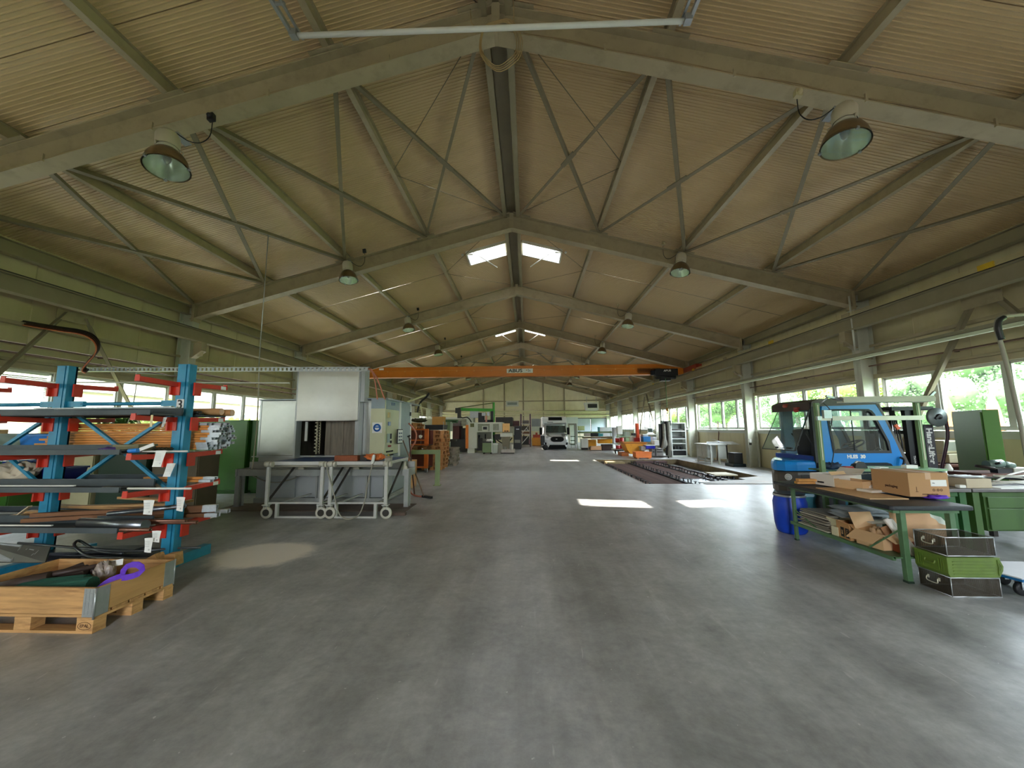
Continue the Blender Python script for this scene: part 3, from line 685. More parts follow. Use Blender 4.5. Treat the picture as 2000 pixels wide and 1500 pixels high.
# opener frame of the skylight nearest the camera: white tube between two rails
t = thing('skylight_opener', 'white tube across the top of the picture between two steel rails', 'opener bar', (0, 4.25, 6.72))
a, b = at(576, 70, 'Y', 4.3), at(1342, 41, 'Y', 4.3)
g = MB(); g.cyl(a, b, .033, 14); obj('tube', g, WHITE, t, world=True)
for e, s in ((a, -1), (b, 1)):
    g = MB(); d = Vector((s*.04, 0, .03)); g.beam(e+d, e+Vector((s*.12, -2.4, .12)), .045, .05); g.beam(e+d+Vector((-s*.09, .1, .03)), e+Vector((s*.02, -2.4, .15)), .03, .03)
    for i in range(3): g.box(e+Vector((-s*.02, -.35-.35*i, .04)), (.14, .03, .03))
    obj('side_rail', g, GALV, t, world=True)
    obj('hinge', MB().box(e+Vector((0, -.02, 0)), (.09, .09, .09)), GALV, t, world=True); obj('gas_spring', MB().cyl(e+Vector((-s*.05, -.5, .02)), e+Vector((-s*.05, -.95, .06)), .022, 8), GALV, t, world=True); obj('push_rod', MB().cyl(e+Vector((-s*.09, -.3, .0)), e+Vector((-s*.03, -.75, .02)), .012, 8), GALV, t, world=True)
    g = MB(); g.cyl(e+Vector((0, -.9, .08)), (e[0], e[1]-.9, rz(e[0])-.2), .012, 6); obj('drop_rod', g, GALV, t, world=True)
# coil of cable at the apex
t = thing('cable_coil', 'coil of thin beige cable hanging at the apex of the nearest rafter', 'cable coil', (.05, 4.72, 6.62))
for i in range(4):
    g = MB(); r = .30+.02*i; c = Vector((.055+.01*i, 4.72-.012*i, 6.98-.02*i)); g.tube([c+Vector((r*.84*cos(a*pi/14), .02*sin(a), r*1.13*sin(a*pi/14))) for a in range(28)], .006, 6, True); obj('loop', g, mat('beige_cable', (176, 148, 100), .6), t, world=True)
for L in ([(.25, 4.72, 7.2), (.27, 4.72, 7.45), (.26, 4.75, 7.72)], [(-.18, 4.72, 7.15), (-.34, 4.74, 7.35), (-.36, 4.76, 7.6)]): obj('loose_end', MB().tube(L, .005, 5), mat('beige_cable', (176, 148, 100)), t, world=True)
# cable run lying in the rafter's lower flange
for s, lab in ((1, 'bundle of dusty cables lying along the nearest rafter, right slope'), (-1, 'bundle of dusty cables lying along the nearest rafter, left slope')):
    t = thing('cable_run', lab, 'cables', (0, YF-.09, 7.36)); R = random.Random(4+s)
    for i in range(7 if s > 0 else 4):
        pts = []; ph = R.random()*6
        for j in range(40):
            x = .4+j*.22; pts.append((s*x, YF-.05-.009*i-.012*sin(j*.9+ph), H0-.415-SL*x+.012*(i % 3)+.014*abs(sin(j*.7+ph))+.012))
        g = MB(); g.tube(pts, .006, 5); obj('cable', g, mat('dusty_cable', (146, 126, 92), .7), t, world=True)
    for x in (1.55, 3.3, 5.0, 6.6):
        g = MB(); g.bx(s*x-.015, s*x+.015, YF-.135, YF-.11, H0-.5-SL*x+.04, H0-.34-SL*x); obj('clip', g, STEEL, t, world=True)

# services along the walls
PIPEG = mat('pipe_grey', (150, 146, 130), .5, var=.1); PIPEB = mat('pipe_brown', (86, 64, 48), .5, var=.15)
for nm, s, x, z_, r, m_, lab in (('service_pipe', -1, 9.5, 3.30, .022, PIPEB, 'upper of the two brown pipes along the left wall'), ('service_pipe', -1, 9.5, 3.12, .022, PIPEB, 'lower of the two brown pipes along the left wall'),
                                 ('service_pipe', 1, 9.5, 3.18, .02, PIPEB, 'thin brown pipe along the right wall above the windows')):
    g = MB(); g.cyl((s*x, YB+.5, z_), (s*x, YE-.3, z_), r, 8)
    for k in range(24): g.box((s*(x+.03), YB+1+2.2*k, z_), (.09, .03, .06))
    lone(nm, g, m_, lab, 'pipe')
t = thing('cable_tray', 'perforated cable tray with a pale lamp rail below it along the right wall', 'cable tray', (9.0, 16, 3.3))
g = MB(); g.bx(8.92, 9.16, YB+1, 27, 3.385, 3.395); g.bx(9.15, 9.16, YB+1, 27, 3.385, 3.46); g.bx(8.915, 8.925, YB+1, 27, 3.385, 3.46); obj('tray', g, mat('tray_grey', (140, 136, 112), .5), t, world=True)
g = MB(); g.bx(8.90, 8.97, YB+1, 27, 3.31, 3.375); obj('lamp_rail', g, mat('lamp_rail_pale', (205, 215, 185), .4), t, world=True)
g = MB()
for k in range(10): g.bx(8.95, 9.6, YB+3+3.3*k, YB+3.04+3.3*k, 3.36, 3.385)
obj('bracket', g, STEEL, t, world=True)
t = thing('conductor_line', 'conductor line with yellow joints along the right crane runway', 'conductor rail', (8.88, 16, 4.5))
g = MB(); 
for i in range(3): g.bx(8.86+.0*i, 8.875, YB+.5, YE-1, 4.47+.035*i, 4.482+.035*i)
obj('rail', g, mat('conductor_cream', (205, 190, 140), .4), t, world=True)
for k in range(14):
    g = MB(); g.bx(8.85, 8.88, 6.9+3.1*k, 7.15+3.1*k, 4.46, 4.56); obj('joint', g, mat('joint_yellow', (214, 176, 40), .5) if k % 2 == 0 else STEEL, t, world=True)
g = MB(); g.cyl((9.02, 10.34-.2, 5.05), (9.02, 10.34-.2, 3.55), .022, 8); g.box((9.02, 10.12, 3.5), (.12, .07, .13)); g.box((9.02, 10.12, 3.36), (.06, .05, .1))
lone('feeder_conduit', g, mat('conduit_pale', (200, 200, 188), .4), 'pale vertical conduit with a switch box on the second right-hand column', 'conduit')
t = thing('post_lamp', 'tall grey gooseneck tube curving over at the right edge of the picture', 'gooseneck tube', (6.4, 4.9, 0))
g = MB(); pts = [(6.42, 4.9, .8), (6.42, 4.9, 1.5), (6.36, 4.9, 2.4), (6.32, 4.9, 2.72), (6.31, 4.9, 2.82), (6.34, 4.9, 2.92), (6.42, 4.9, 2.965), (6.7, 4.9, 2.99), (7.1, 4.9, 3.03)]; g.tube(pts, .022, 10); obj('tube', g, PIPEG, t, world=True)
g = MB(); g.tube([(6.33, 4.88, 2.66), (6.31, 4.88, 2.8), (6.335, 4.88, 2.9), (6.4, 4.88, 2.945)], .03, 10); obj('black_sleeve', g, BLACK, t, world=True)
g = MB(); g.cyl((6.42, 4.9, 0), (6.42, 4.9, .82), .03, 8); g.cyl((6.42, 4.9, 0), (6.42, 4.9, .02), .12, 14); obj('foot', g, PIPEG, t, world=True)
# hose bundle dropping on the left
t = thing('hose_bundle', 'black and orange hoses bending down in front of the left wall', 'hoses', (-8.6, 7.0, 2.6))
for i, (c_, r) in enumerate((((22, 20, 20), .022), ((22, 20, 20), .02), ((60, 24, 16), .02), ((190, 110, 70), .011))):
    d = i*.03; pts = [at(px-d*60, py+i*2.2, 'Y', 7.0-.03*i) for px, py in ((-40, 612), (0, 619), (60, 630), (120, 640), (160, 646), (182, 655), (193, 670), (190, 686), (178, 700), (168, 712), (166, 719), (172, 722))]
    g = MB(); g.tube(pts, r, 8); obj('hose', g, mat('hose_%d' % i, c_, .4), t, world=True)
t = thing('perforated_rail', 'long perforated galvanised rail over the cantilever rack, ending above the washing cabin', 'rail', (-5.7, 7.2, 2.8))
a, b = at(148, 722, 'Y', 7.2), at(722, 721, 'Y', 7.2)
L_ = (b-a).length; n = 70
g = MB()
for i in range(n):     # two flanges and a web broken by holes
    p, q = a.lerp(b, i/n), a.lerp(b, (i+.55)/n); g.beam(p, q, .008, .062)
g.beam(a+Vector((0, 0, .036)), b+Vector((0, 0, .036)), .05, .012); g.beam(a-Vector((0, 0, .036)), b-Vector((0, 0, .036)), .05, .012)
obj('rail', g, GALV, t, world=True)
for p, q, r in ((a+Vector((.3, 0, 0)), (a[0]+.3, 9.4, 3.0), .012), (at(505, 722, 'Y', 7.2), (at(505, 722, 'Y', 7.2)[0], 7.2, 5.6), .008)): obj('hanger_rod', MB().cyl(p, q, r, 6), GALV, t, world=True)
g = MB(); a, b = at(-60, 746, 'Y', 6.4), at(566, 748, 'Y', 6.4); g.cyl(a, b, .013, 8); g.box(a, (.03, .03, .03)); lone('conduit_tube', g, mat('conduit_pale', (200, 200, 188)), 'thin pale tube running across in front of the left windows', 'tube')
g = MB(); g.tube([at(x, y, 'Y', 7.1) for x, y in ((506, 726), (505, 760), (502, 830), (497, 880), (493, 915))], .011, 6); lone('hanging_cable', g, mat('cable_greige', (176, 170, 150), .6), 'pale cable hanging down left of the washing cabin', 'cable')
g = MB(); g.tube([at(x, y, 'Y', 7.0) for x, y in ((266, 728), (267, 745), (262, 780), (255, 812), (240, 850))], .008, 6); lone('hanging_cable', g, mat('cable_greige', (176, 170, 150)), 'thin cable hanging between the two blue rack posts', 'cable')
g = MB()
for d in (0, .1): g.tube([at(x, y, 'Y', 8.2+d) for x, y in ((724-d*40, 720), (733, 733), (741, 750), (747, 768), (752, 780))], .014, 8)
g.tube([at(x, y, 'Y', 8.2) for x, y in ((724, 720), (730, 735), (734, 755), (737, 780))], .014, 8)
lone('red_hose', g, mat('hose_salmon', (196, 120, 96), .5), 'salmon-coloured hoses running from the rail down to the washing cabin roof', 'hose')
# ================================================================== cantilever rack on the left
RBLUE = mat('rack_blue', (34, 138, 176), .4, var=.1, scale=6, dirt=(24, 92, 120), dscale=5, damt=.5)
RRED = mat('rack_red', (206, 54, 34), .4, var=.1, scale=8)
PLANKD = mat('dark_shelf_board', (72, 80, 84), .6, var=.25, scale=5, stretch=(.3, 1, 1), dirt=(46, 50, 58), dscale=3, damt=.6)
WOOD = mat('pine_wood', (198, 152, 98), .65, var=.28, scale=6, stretch=(1, 1, 5), dirt=(134, 88, 50), dscale=5, damt=.7)
WOODX = mat('pine_board_long', (196, 150, 96), .65, var=.3, scale=7, stretch=(.3, 3, 4), dirt=(128, 84, 48), dscale=5, damt=.75)
KRAFT = mat('kraft_card', (196, 148, 98), .75, var=.08, scale=2)
KRAFTL = mat('kraft_card_pale', (214, 176, 132), .75, var=.08, scale=2)
ORW = mat('orange_batten', (226, 150, 72), .6, var=.25, scale=6, stretch=(.3, 2, 2), dirt=(150, 84, 36), dscale=3, damt=.45)
RODS = mat('bar_steel', (120, 124, 130), .3, .8, var=.15, scale=10)
BLUEP = mat('blue_plastic', (20, 66, 190), .35, var=.06)
BLUEL = mat('blue_plastic_light', (30, 128, 214), .35, var=.06)
CLEARP = mat('milky_plastic', (214, 224, 220), .4, var=.05)
RY = 4.5; RXS = (-3.83, -5.40, -6.97); LV = (2.16, 1.73, 1.30, .90, .48)
rk = thing('cantilever_rack', 'blue and red double-sided cantilever rack numbered 3, loaded with bars and battens', 'rack', (-5.4, RY, 0))
ptm = MB(); ptm.bx(-.03, .03, -.05, .05, .0, 2.41); ptm.bx(-.075, .075, .03, .05, 0, 2.41); ptm.bx(-.075, -.03, -.05, .05, 0, 2.41); ptm.bx(.045, .075, -.05, .05, 0, 2.41); ptm.bx(-.08, .08, -.055, .055, 2.41, 2.415)
for i, x in enumerate(RXS):
    p = obj('post', mesh('post', ptm, RBLUE) if i == 0 else pmesh, None, rk, loc=(x+5.4, 0, 0))
    if i == 0: pmesh = p.data
    g = MB(); g.bx(-.05, .05, -.53, .53, 0, .12); obj('base_foot', g, RBLUE, rk, loc=(x+5.4, 0, 0))
    for z in LV:
        for e in (-1, 1):
            g = MB(); g.beam((-.07 if e < 0 else .07, e*.045, 0), (-.07 if e < 0 else .07, e*.53, .015), .06, .055); g.bx(-.10 if e < 0 else .05, -.02 if e < 0 else .10, e*.05, e*.062, -.13, .03)
            g.bx(-.115 if e < 0 else .095, -.095 if e < 0 else .115, e*.0, e*.1, -.13, .03); g.box((-.07 if e < 0 else .07, e*.525, .04), (.05, .01, .04))
            a = obj('arm', g, RRED, rk, loc=(x+5.4, 0, z))
            if i == 0: g = MB(); g.bx(-.1005+(.2 if e > 0 else 0), -.0995+(.2025 if e > 0 else 0), e*.42, e*.50, -.015, .03); obj('label_plate', g, PAPER, a)
for i in (0, 1):
    xa, xb = RXS[i+1]+5.4, RXS[i]+5.4
    g = MB(); g.cyl((xa+.25, 0, 1.935), (xb-.25, 0, 1.935), .022, 8); g.bx(xa+.07, xa+.28, -.02, .02, 1.90, 1.97); g.bx(xb-.28, xb-.07, -.02, .02, 1.90, 1.97); obj('tie_bar', g, RBLUE, rk)
    xm = (xa+xb)/2
    for (x0, z0), (x1, z1) in (((xa+.08, 1.86), (xm-.02, 1.40)), ((xb-.08, 1.86), (xm+.02, 1.40)), ((xm-.02, 1.36), (xa+.08, .86)), ((xm+.02, 1.36), (xb-.08, .86))):
        g = MB(); g.beam((x0, .03, z0), (x1, .03, z1), .035, .035); obj('diagonal_brace', g, RBLUE, rk)
g = MB(); g.bx(1.525, 1.615, -.058, -.052, 1.84, 1.98); obj('number_plate', g, PAPER, rk)
text('number_lettering', '3', .15, INK, rk, (1.57, -.061, 1.912), (pi/2, 0, 0), bold=.002)
# shelf boards lying on the arms
for j, (z, xr) in enumerate(((1.73, -3.72), (1.30, -4.02), (.90, -3.98), (.48, -3.95))):
    nm = ('top', 'second', 'third', 'lowest')[j]
    for e in (-1, 1):
        ya, yb = (RY-.52, RY-.12) if e < 0 else (RY+.12, RY+.50)
        g = MB(); g.bx(-7.9, xr if e < 0 else xr+.02-(.0 if j in (0, 2) else .4), ya, yb, z+.045, z+.06); g.bx(-7.9, xr if e < 0 else xr-.35, ya, ya+.02, z+.045, z+.10); g.bx(-7.9, xr if e < 0 else xr-.35, yb-.02, yb, z+.045, z+.14 if e < 0 else z+.12)
        lone('shelf_board', g, PLANKD, 'long dark metal tray on the %s laden arms of the rack, %s side' % (nm, 'near' if e < 0 else 'wall'), 'shelf tray')
# bundle of battens with galvanised ends on the wall side
def batten(name, L, wm, w=.05, h=.026):
    t = thing(name, None, None); g = MB(); g.box((-L/2, 0, h/2), (L, w, h)); obj('batten', g, wm, t)
    g = MB(); g.bx(-.02, .13, -w/2-.003, -w/2, -.001, h+.002); g.bx(-.02, .13, w/2, w/2+.003, -.001, h+.002); g.bx(-.02, .13, -w/2, w/2, h, h+.003); g.bx(-.02, .13, -w/2, w/2, -.003, 0); obj('metal_end', g, mat('bright_zinc', (200, 206, 210), .4, .2, var=.15, scale=30), t); return t
b0 = batten('batten', 2.15, ORW)
R = random.Random(11)
for r in range(11):
    for c in range(6):
        t = dup(b0); x = -3.70+R.uniform(-.10, .07)+(.02*r if r < 6 else .12-.01*r)-.03*(c % 3)
        t.location = (x, RY+.16+c*.058+(.02 if r % 2 else 0), 1.362+r*.0305)
        rows_ = ('bottom', 'second', 'third', 'fourth', 'fifth', 'sixth', 'seventh', 'eighth', 'ninth', 'tenth', 'top')
        tag(t, ('orange batten with galvanised end, %s layer of the bundle, on its camera side' % rows_[r]) if c == 0 else 'orange batten with galvanised end, buried in the bundle behind its front column', 'batten', 'orange battens with galvanised ends')
b1 = batten('batten', .8, ORW)
for i, (x, y, z, lab) in enumerate(((-3.66, 4.66, .965, 'orange batten with a galvanised end lying alone on the third arms, lower one'), (-3.64, 4.70, .995, 'orange batten with a galvanised end lying alone on the third arms, upper one'))):
    t = dup(b1, (x, y, z)); t['label'] = lab; t['category'] = 'batten'
b2 = batten('batten', 1.7, mat('brown_batten', (132, 88, 56), .7, var=.2), .055, .04)
for i, (x, y, z, rz_, lab) in enumerate(((-3.55, 4.66, .545, .1, 'brown batten with a galvanised end on the lowest arms, front one of three'), (-3.66, 4.74, .59, .35, 'brown batten with a galvanised end slanting up on the lowest arms'), (-3.60, 4.88, .545, .12, 'brown batten with a galvanised end on the lowest arms, the one nearest the wall'), (-3.62, 4.7, .635, .28, 'brown batten with a galvanised end, topmost on the lowest arms'))):
    t = dup(b2, (x, y, z), rz_); t['label'] = lab; t['category'] = 'batten'
for t in (b0, b1, b2):
    for ch in list(t.children): bpy.data.objects.remove(ch)
    bpy.data.objects.remove(t)
# kraft rolls on the top arms
for y, z, x1, lab in ((4.88, 1.845, -3.66, 'kraft paper roll lying on the top laden arms, front one'), (4.99, 1.835, -3.60, 'kraft paper roll lying on the top laden arms, rear one')):
    t = thing('paper_roll', lab, 'paper roll', (-4.3, y, z-.045)); g = MB(); g.cyl((-4.95, y, z), (x1, y, z), .045, 16, caps=False); obj('roll', g, KRAFT, t, world=True)
    g = MB(); g.cyl((x1-.01, y, z), (x1-.005, y, z), .044, 16); obj('end_face', g, mat('roll_end', (236, 196, 168), .7), t, world=True)
g = MB()
for i in range(5): g.cyl((-4.6, 4.62+.035*(i % 3), 1.80+.03*(i//3)), (-3.76, 4.64+.035*(i % 3), 1.80+.03*(i//3)), .014, 8)
lone('tube_bundle', g, BLACK, 'short bundle of thin black tubes by the number 3 post', 'tubes')
g = MB(); g.beam((-5.2, 4.1, 1.86), (-3.45, 4.02, 1.85), .05, .01); g.beam((-5.1, 4.2, 1.86), (-3.6, 4.1, 1.86), .03, .02); lone('flat_bar', g, RODS, 'flat steel bars lying on the top near tray', 'steel bar')

# boxes behind, on the wall side of the rack
def bin_(name, c, d, m_, label, cat='box', taper=.88, rz_=0, wall=.008, rim=.012):
    """an open tapered tote"""
    t = thing(name, label, cat, c, rz_); x, y, z = d[0]/2, d[1]/2, d[2]; k = taper
    g = MB(); o_ = [(-x*k, -y*k, 0), (x*k, -y*k, 0), (x*k, y*k, 0), (-x*k, y*k, 0), (-x, -y, z), (x, -y, z), (x, y, z), (-x, y, z)]
    w = wall; i_ = [(-x*k+w, -y*k+w, w), (x*k-w, -y*k+w, w), (x*k-w, y*k-w, w), (-x*k+w, y*k-w, w), (-x+w, -y+w, z), (x-w, -y+w, z), (x-w, y-w, z), (-x+w, y-w, z)]
    g.add(o_+i_, [(0, 3, 2, 1), (0, 1, 5, 4), (1, 2, 6, 5), (2, 3, 7, 6), (3, 0, 4, 7), (8, 9, 10, 11), (8, 12, 13, 9), (9, 13, 14, 10), (10, 14, 15, 11), (11, 15, 12, 8), (4, 5, 13, 12), (5, 6, 14, 13), (6, 7, 15, 14), (7, 4, 12, 15)])
    obj('tub', g, m_, t)
    g = MB(); 
    for q in ((-x-rim, x+rim, -y-rim, -y), (-x-rim, x+rim, y, y+rim), (-x-rim, -x, -y, y), (x, x+rim, -y, y)): g.bx(q[0], q[1], q[2], q[3], z-.02, z+.004)
    obj('rim', g, m_, t); return t
bin_('storage_tub', (-6.78, 4.85, 1.362), (.42, .3, .2), CLEARP, 'milky white plastic tub on the rack at the left edge of the picture')
bin_('storage_tub', (-6.33, 4.85, 1.362), (.3, .3, .21), mat('grey_green_plastic', (124, 140, 128), .4), 'grey-green plastic tub between the milky tub and the blue one')
bin_('storage_tub', (-5.98, 4.85, 1.362), (.42, .32, .2), BLUEL, 'light blue plastic tub on the rack beside the left post')
bin_('storage_crate', (-6.55, 4.85, .962), (.62, .32, .25), BLUEP, 'large blue crate on the third arms at the left edge of the picture', 'crate')
bin_('storage_crate', (-5.78, 4.85, .962), (.4, .32, .17), mat('navy_plastic', (22, 26, 120), .4), 'dark blue crate on the third arms beside the left post', 'crate')
g = MB(); R = random.Random(8)
def crumple(c, r, seed, n=14, flat=1.):
    R_ = random.Random(seed); ph = [R_.uniform(0, 6) for _ in range(8)]
    mb = MB()
    def f(u, v):
        a, b_ = 2*pi*u, pi*v; k = 1+sin(b_)**.7*(.2*sin(5*a+ph[0]+3*b_)+.15*sin(9*a+ph[1]-6*b_)+.10*sin(13*b_+ph[2]+4*a))
        return (c[0]+r[0]*k*cos(a)*sin(b_), c[1]+r[1]*k*sin(a)*sin(b_), c[2]+r[2]*(1-cos(b_))*.5*(k if v > .1 else 1))
    return mb.grid(f, n*2, n, smooth=True)
lone('crumpled_bag', crumple((-6.02, 4.6, .965), (.24, .1, .24), 2), mat('pale_bag', (214, 196, 172), .7, var=.2), 'crumpled pale bag of packing in front of the dark blue crate', 'bag')
g = MB(); g.bx(-6.75, -6.35, 4.5, 4.9, 1.19, 1.215); lone('green_board', g, mat('green_lid', (40, 120, 50), .5), 'green lid on the large blue crate', 'lid')
t = bin_('parts_tray', (-4.12, 4.24, 1.362), (.28, .2, .08), mat('olive_tray', (120, 116, 84), .6, dirt=(80, 72, 50)), 'small olive metal tray among papers on the near side of the rack', 'tray')
lone('purple_strap', crumple((-4.45, 4.28, 1.365), (.1, .07, .05), 5, 8), mat('purple_web', (92, 70, 130), .7), 'dusty purple strap heap beside the olive tray', 'strap')
t = thing('hand_grip', 'blue-handled tool in front of the olive tray', 'tool', (-3.9, 4.02, 1.365)); g = MB(); g.cyl((-3.93, 4.0, 1.385), (-3.82, 3.99, 1.39), .024, 10); obj('handle', g, BLUEL, t, world=True); g = MB(); g.cyl((-3.93, 4.02, 1.385), (-4.15, 4.1, 1.38), .016, 10); obj('shaft', g, BLACK, t, world=True)
lone('cable_tangle', MB().tube([(-3.75+.08*cos(a*.9), 4.2+.06*sin(a*1.3), 1.39+.02*sin(a*2.1)) for a in range(30)], .007, 5), mat('dark_olive', (58, 56, 34), .6), 'dark tangle of wire by the right-hand post of the rack', 'wire')
for i, (y, z, xa, xb, r, m_, lab) in enumerate(((4.05, 1.375, -4.0, -3.32, .01, WHITE, 'thin white rod poking out of the second tray past the number 3 post'), (4.0, .985, -3.9, -3.2, .012, WHITE, 'white rod poking out of the third tray past the number 3 post'), (4.1, .985, -4.3, -3.7, .012, BLACK, 'black rod end on the third tray'))):
    lone('rod', MB().cyl((xa, y, z), (xb, y, z), r, 8), m_, lab, 'rod')
# long bars in the near trays
lone('round_bar', MB().cyl((-4.55, 4.14, .595), (-3.72, 4.06, .595), .052, 20), RODS, 'thick round steel bar with a sawn end on the lowest near tray', 'steel bar')
for i, (y, z, r, xa, xb, lab) in enumerate(((4.28, .66, .025, -4.4, -3.50, 'tube leaning over the thick round bar'), (4.3, .565, .022, -4.6, -3.36, 'rear copper-coloured tube end by the post'), (4.02, .555, .02, -4.4, -3.62, 'front copper-coloured tube end beside the thick bar'), (4.22, .60, .018, -4.4, -3.42, 'brownish tube end right of the thick bar'))):
    g = MB(); g.lathe([(r, 0), (r, xb-xa), (r*.7, xb-xa), (r*.7, xb-xa-.1)], (xa, y, z), 12, (1, .0, 0 if i else .1)); lone('steel_tube', g, RODS if i == 0 else mat('brown_tube', (120, 84, 66), .35, .5), lab, 'tube')
lone('white_strip', MB().box((-5.6, 4.0, 1.015), (2.2, .02, .012)), WHITE, 'white strip lying along the third near tray', 'strip')
lone('white_strip', MB().box((-5.9, 4.0, .60), (2.4, .02, .012)), WHITE, 'white strip lying along the lowest near tray', 'strip')
# planks of pale wood on the lowest arms
for i, (y, z, xa, xb, r_, lab) in enumerate(((4.66, .60, -5.9, -3.95, 0, 'pale wooden lath on the lowest arms, bottom one'), (4.72, .635, -5.6, -3.93, .03, 'pale wooden lath on the lowest arms, middle one'), (4.70, .675, -5.2, -3.96, -.03, 'pale wooden lath on the lowest arms, upper one'), (4.85, .72, -4.9, -3.95, .05, 'pale wooden lath on the lowest arms, topmost one'), (4.6, .565, -6.0, -3.96, .0, 'pale wooden lath on the lowest arms, nearest one'))):
    lone('wooden_lath', MB().box(((xa+xb)/2, y, z), (xb-xa, .09, .028), rot=Matrix.Rotation(r_, 3, 'Y')), WOODX, lab, 'lath')
lone('strap_buckle', MB().beam((-5.85, 4.5, .55), (-5.65, 4.5, .70), .04, .012), mat('pale_lath', (226, 206, 170), .6), 'short pale lath end slanting up at the left of the lowest arms', 'lath')
# base level: dark sheets and looped bars
for i, (z, xa, xb, y) in enumerate(((.135, -6.9, -4.0, 4.5), (.16, -6.6, -4.1, 4.6), (.19, -6.0, -4.2, 4.5))):
    lone('dark_sheet', MB().box(((xa+xb)/2, y, z), (xb-xa, .42-.1*i, .018), rot=Matrix.Rotation((0, .02, -.03)[i], 3, 'Y')), mat('dark_sheet', (40, 44, 56), .4, var=.3, scale=4), ('bottom', 'middle', 'upper')[i]+' of the dark sheets lying on the rack feet', 'metal sheet')
for i, pts in enumerate(([(-3.6, 4.2, .2), (-4.0, 4.1, .24), (-4.3, 4.05, .27), (-4.6, 4.15, .34), (-4.75, 4.3, .36), (-4.7, 4.35, .30), (-4.5, 4.3, .25), (-4.2, 4.3, .22)],
                         [(-3.65, 4.3, .17), (-3.8, 4.2, .19), (-4.1, 4.1, .19), (-4.5, 4.15, .22)], [(-3.55, 4.6, .2), (-3.8, 4.5, .22), (-4.2, 4.3, .25), (-5.6, 4.4, .3)])):
    lone('bent_bar', MB().tube(pts, .014, 8), RODS, ('looped grey steel bar on the rack feet', 'curved grey steel bar on the rack feet, nearest the floor', 'long grey steel bar running to the left over the rack feet')[i], 'steel bar')
for i, (x, y, z, r_) in enumerate(((-3.72, 4.12, .18, .5), (-3.50, 4.2, .2, .15))):
    lone('timber_block', MB().box((x, y, z), (.32 if i == 0 else .12, .1, .08 if i == 0 else .13), rot=Matrix.Rotation(-r_, 3, 'Y')), WOODX, ('split timber offcut leaning behind the pallet collar', 'squared timber block behind the pallet collar')[i], 'timber')
lone('timber_block', MB().bx(-4.3, -3.44, 3.86, 3.96, .0, .13), WOODX, 'long squared timber lying on the floor behind the pallet collar', 'timber')

# paper tags
def paper(px, py, w, h, Y, rot, lab, skew=0):
    c = at(px, py, 'Y', Y); t = thing('paper_tag', lab, 'tag', c, rot)
    g = MB(); g.grid(lambda u, v: ((u-.5)*w+skew*v, .012*sin(u*3+v*2), -v*h), 5, 5); obj('sheet', g, PAPER, t)
    g = MB()
    for i in range(4): g.bx(-w*.35, w*.2, -.004, -.002, -h*(.2+.12*i)-.002, -h*(.2+.12*i))
    g.lathe([(.008, 0), (.004, 0)], (w*.2, -.003, -h*.8), 8, (0, -1, 0)); obj('print', g, mat('grey_print', (150, 150, 150), .7, var=0), t, loc=(skew*.4, -.006, 0)); return t
paper(315, 880, .10, .17, 3.93, .2, 'white paper tag hanging over the second red arm', -.03)
paper(335, 905, .09, .15, 4.3, .2, 'white paper tag just left of the number 3 post, below the second arm', -.04)
paper(291, 977, .12, .145, 3.9, 0, 'large white paper tag in front of the pale laths, left of the number 3 post')
paper(353, 971, .12, .14, 3.9, -.2, 'white paper tag in front of the number 3 post')
paper(306, 1037, .10, .11, 3.9, 0, 'white paper tag under the lowest red arm, rear one of two')
paper(291, 1051, .085, .14, 3.88, .1, 'white paper tag under the lowest red arm, front one of two')
paper(323, 815, .035, .11, 4.2, .3, 'narrow white tag hanging under the top laden arm', -.02)
lone('tape_strip', MB().box(at(296, 822, 'Y', 4.0), (.025, .004, .13)), mat('cream_tape', (232, 212, 160), .6), 'cream tape strip hanging under the top near tray', 'tape')
lone('paper_slip', MB().box(at(287, 873, 'Y', 3.97), (.16, .01, .035), rot=Matrix.Rotation(-.35, 3, 'Y')), PAPER, 'white paper slip lying beside the blue-handled tool', 'paper')

# ================================================================== pallet with a wooden collar
pl = thing('wooden_pallet', 'wooden pallet with an oval stamp under the wooden collar, bottom left corner', 'pallet', (-3.66, 3.42, 0))
px0, px1, py0, py1 = -4.27, -3.08, 3.08, 3.76
for y in (py0, (py0+py1)/2-.04, py1-.09):
    obj('runner_board', MB().bx(px0, px1, y, y+.1, 0, .02), WOODX, pl, world=True)
    for x in (px0, (px0+px1)/2-.07, px1-.14):
        b = obj('block', MB().bx(x, x+.14, y, y+.1, .02, .10), WOOD, pl, world=True, bevel=.003)
for x in (px0, (px0+px1)/2-.07, px1-.14): obj('stringer_board', MB().bx(x, x+.14, py0, py1, .10, .12), WOOD, pl, world=True)
for i in range(5):
    y = py0+i*(py1-py0-.12)/4; obj('deck_board', MB().bx(px0, px1, y, y+.12, .122, .142), WOODX, pl, world=True)
text('stamp_lettering', 'EPAL', .035, mat('burnt_stamp', (70, 40, 24), .8, var=0), pl, (px1-.07+3.66, py0-3.42-.002, .057), (pi/2, 0, 0), ext=.0008)
g = MB(); g.tube([(px1-.07+.055*cos(a*pi/12), py0-.001, .057+.028*sin(a*pi/12)) for a in range(24)], .0018, 4, True); obj('stamp_ring', g, mat('burnt_stamp', (70, 40, 24)), pl, world=True)
co = thing('pallet_collar', 'wooden pallet collar with galvanised corner hinges holding green and brown rolls', 'pallet collar', (-3.66, 3.42, .144))
Z0, Z1 = .144, .345
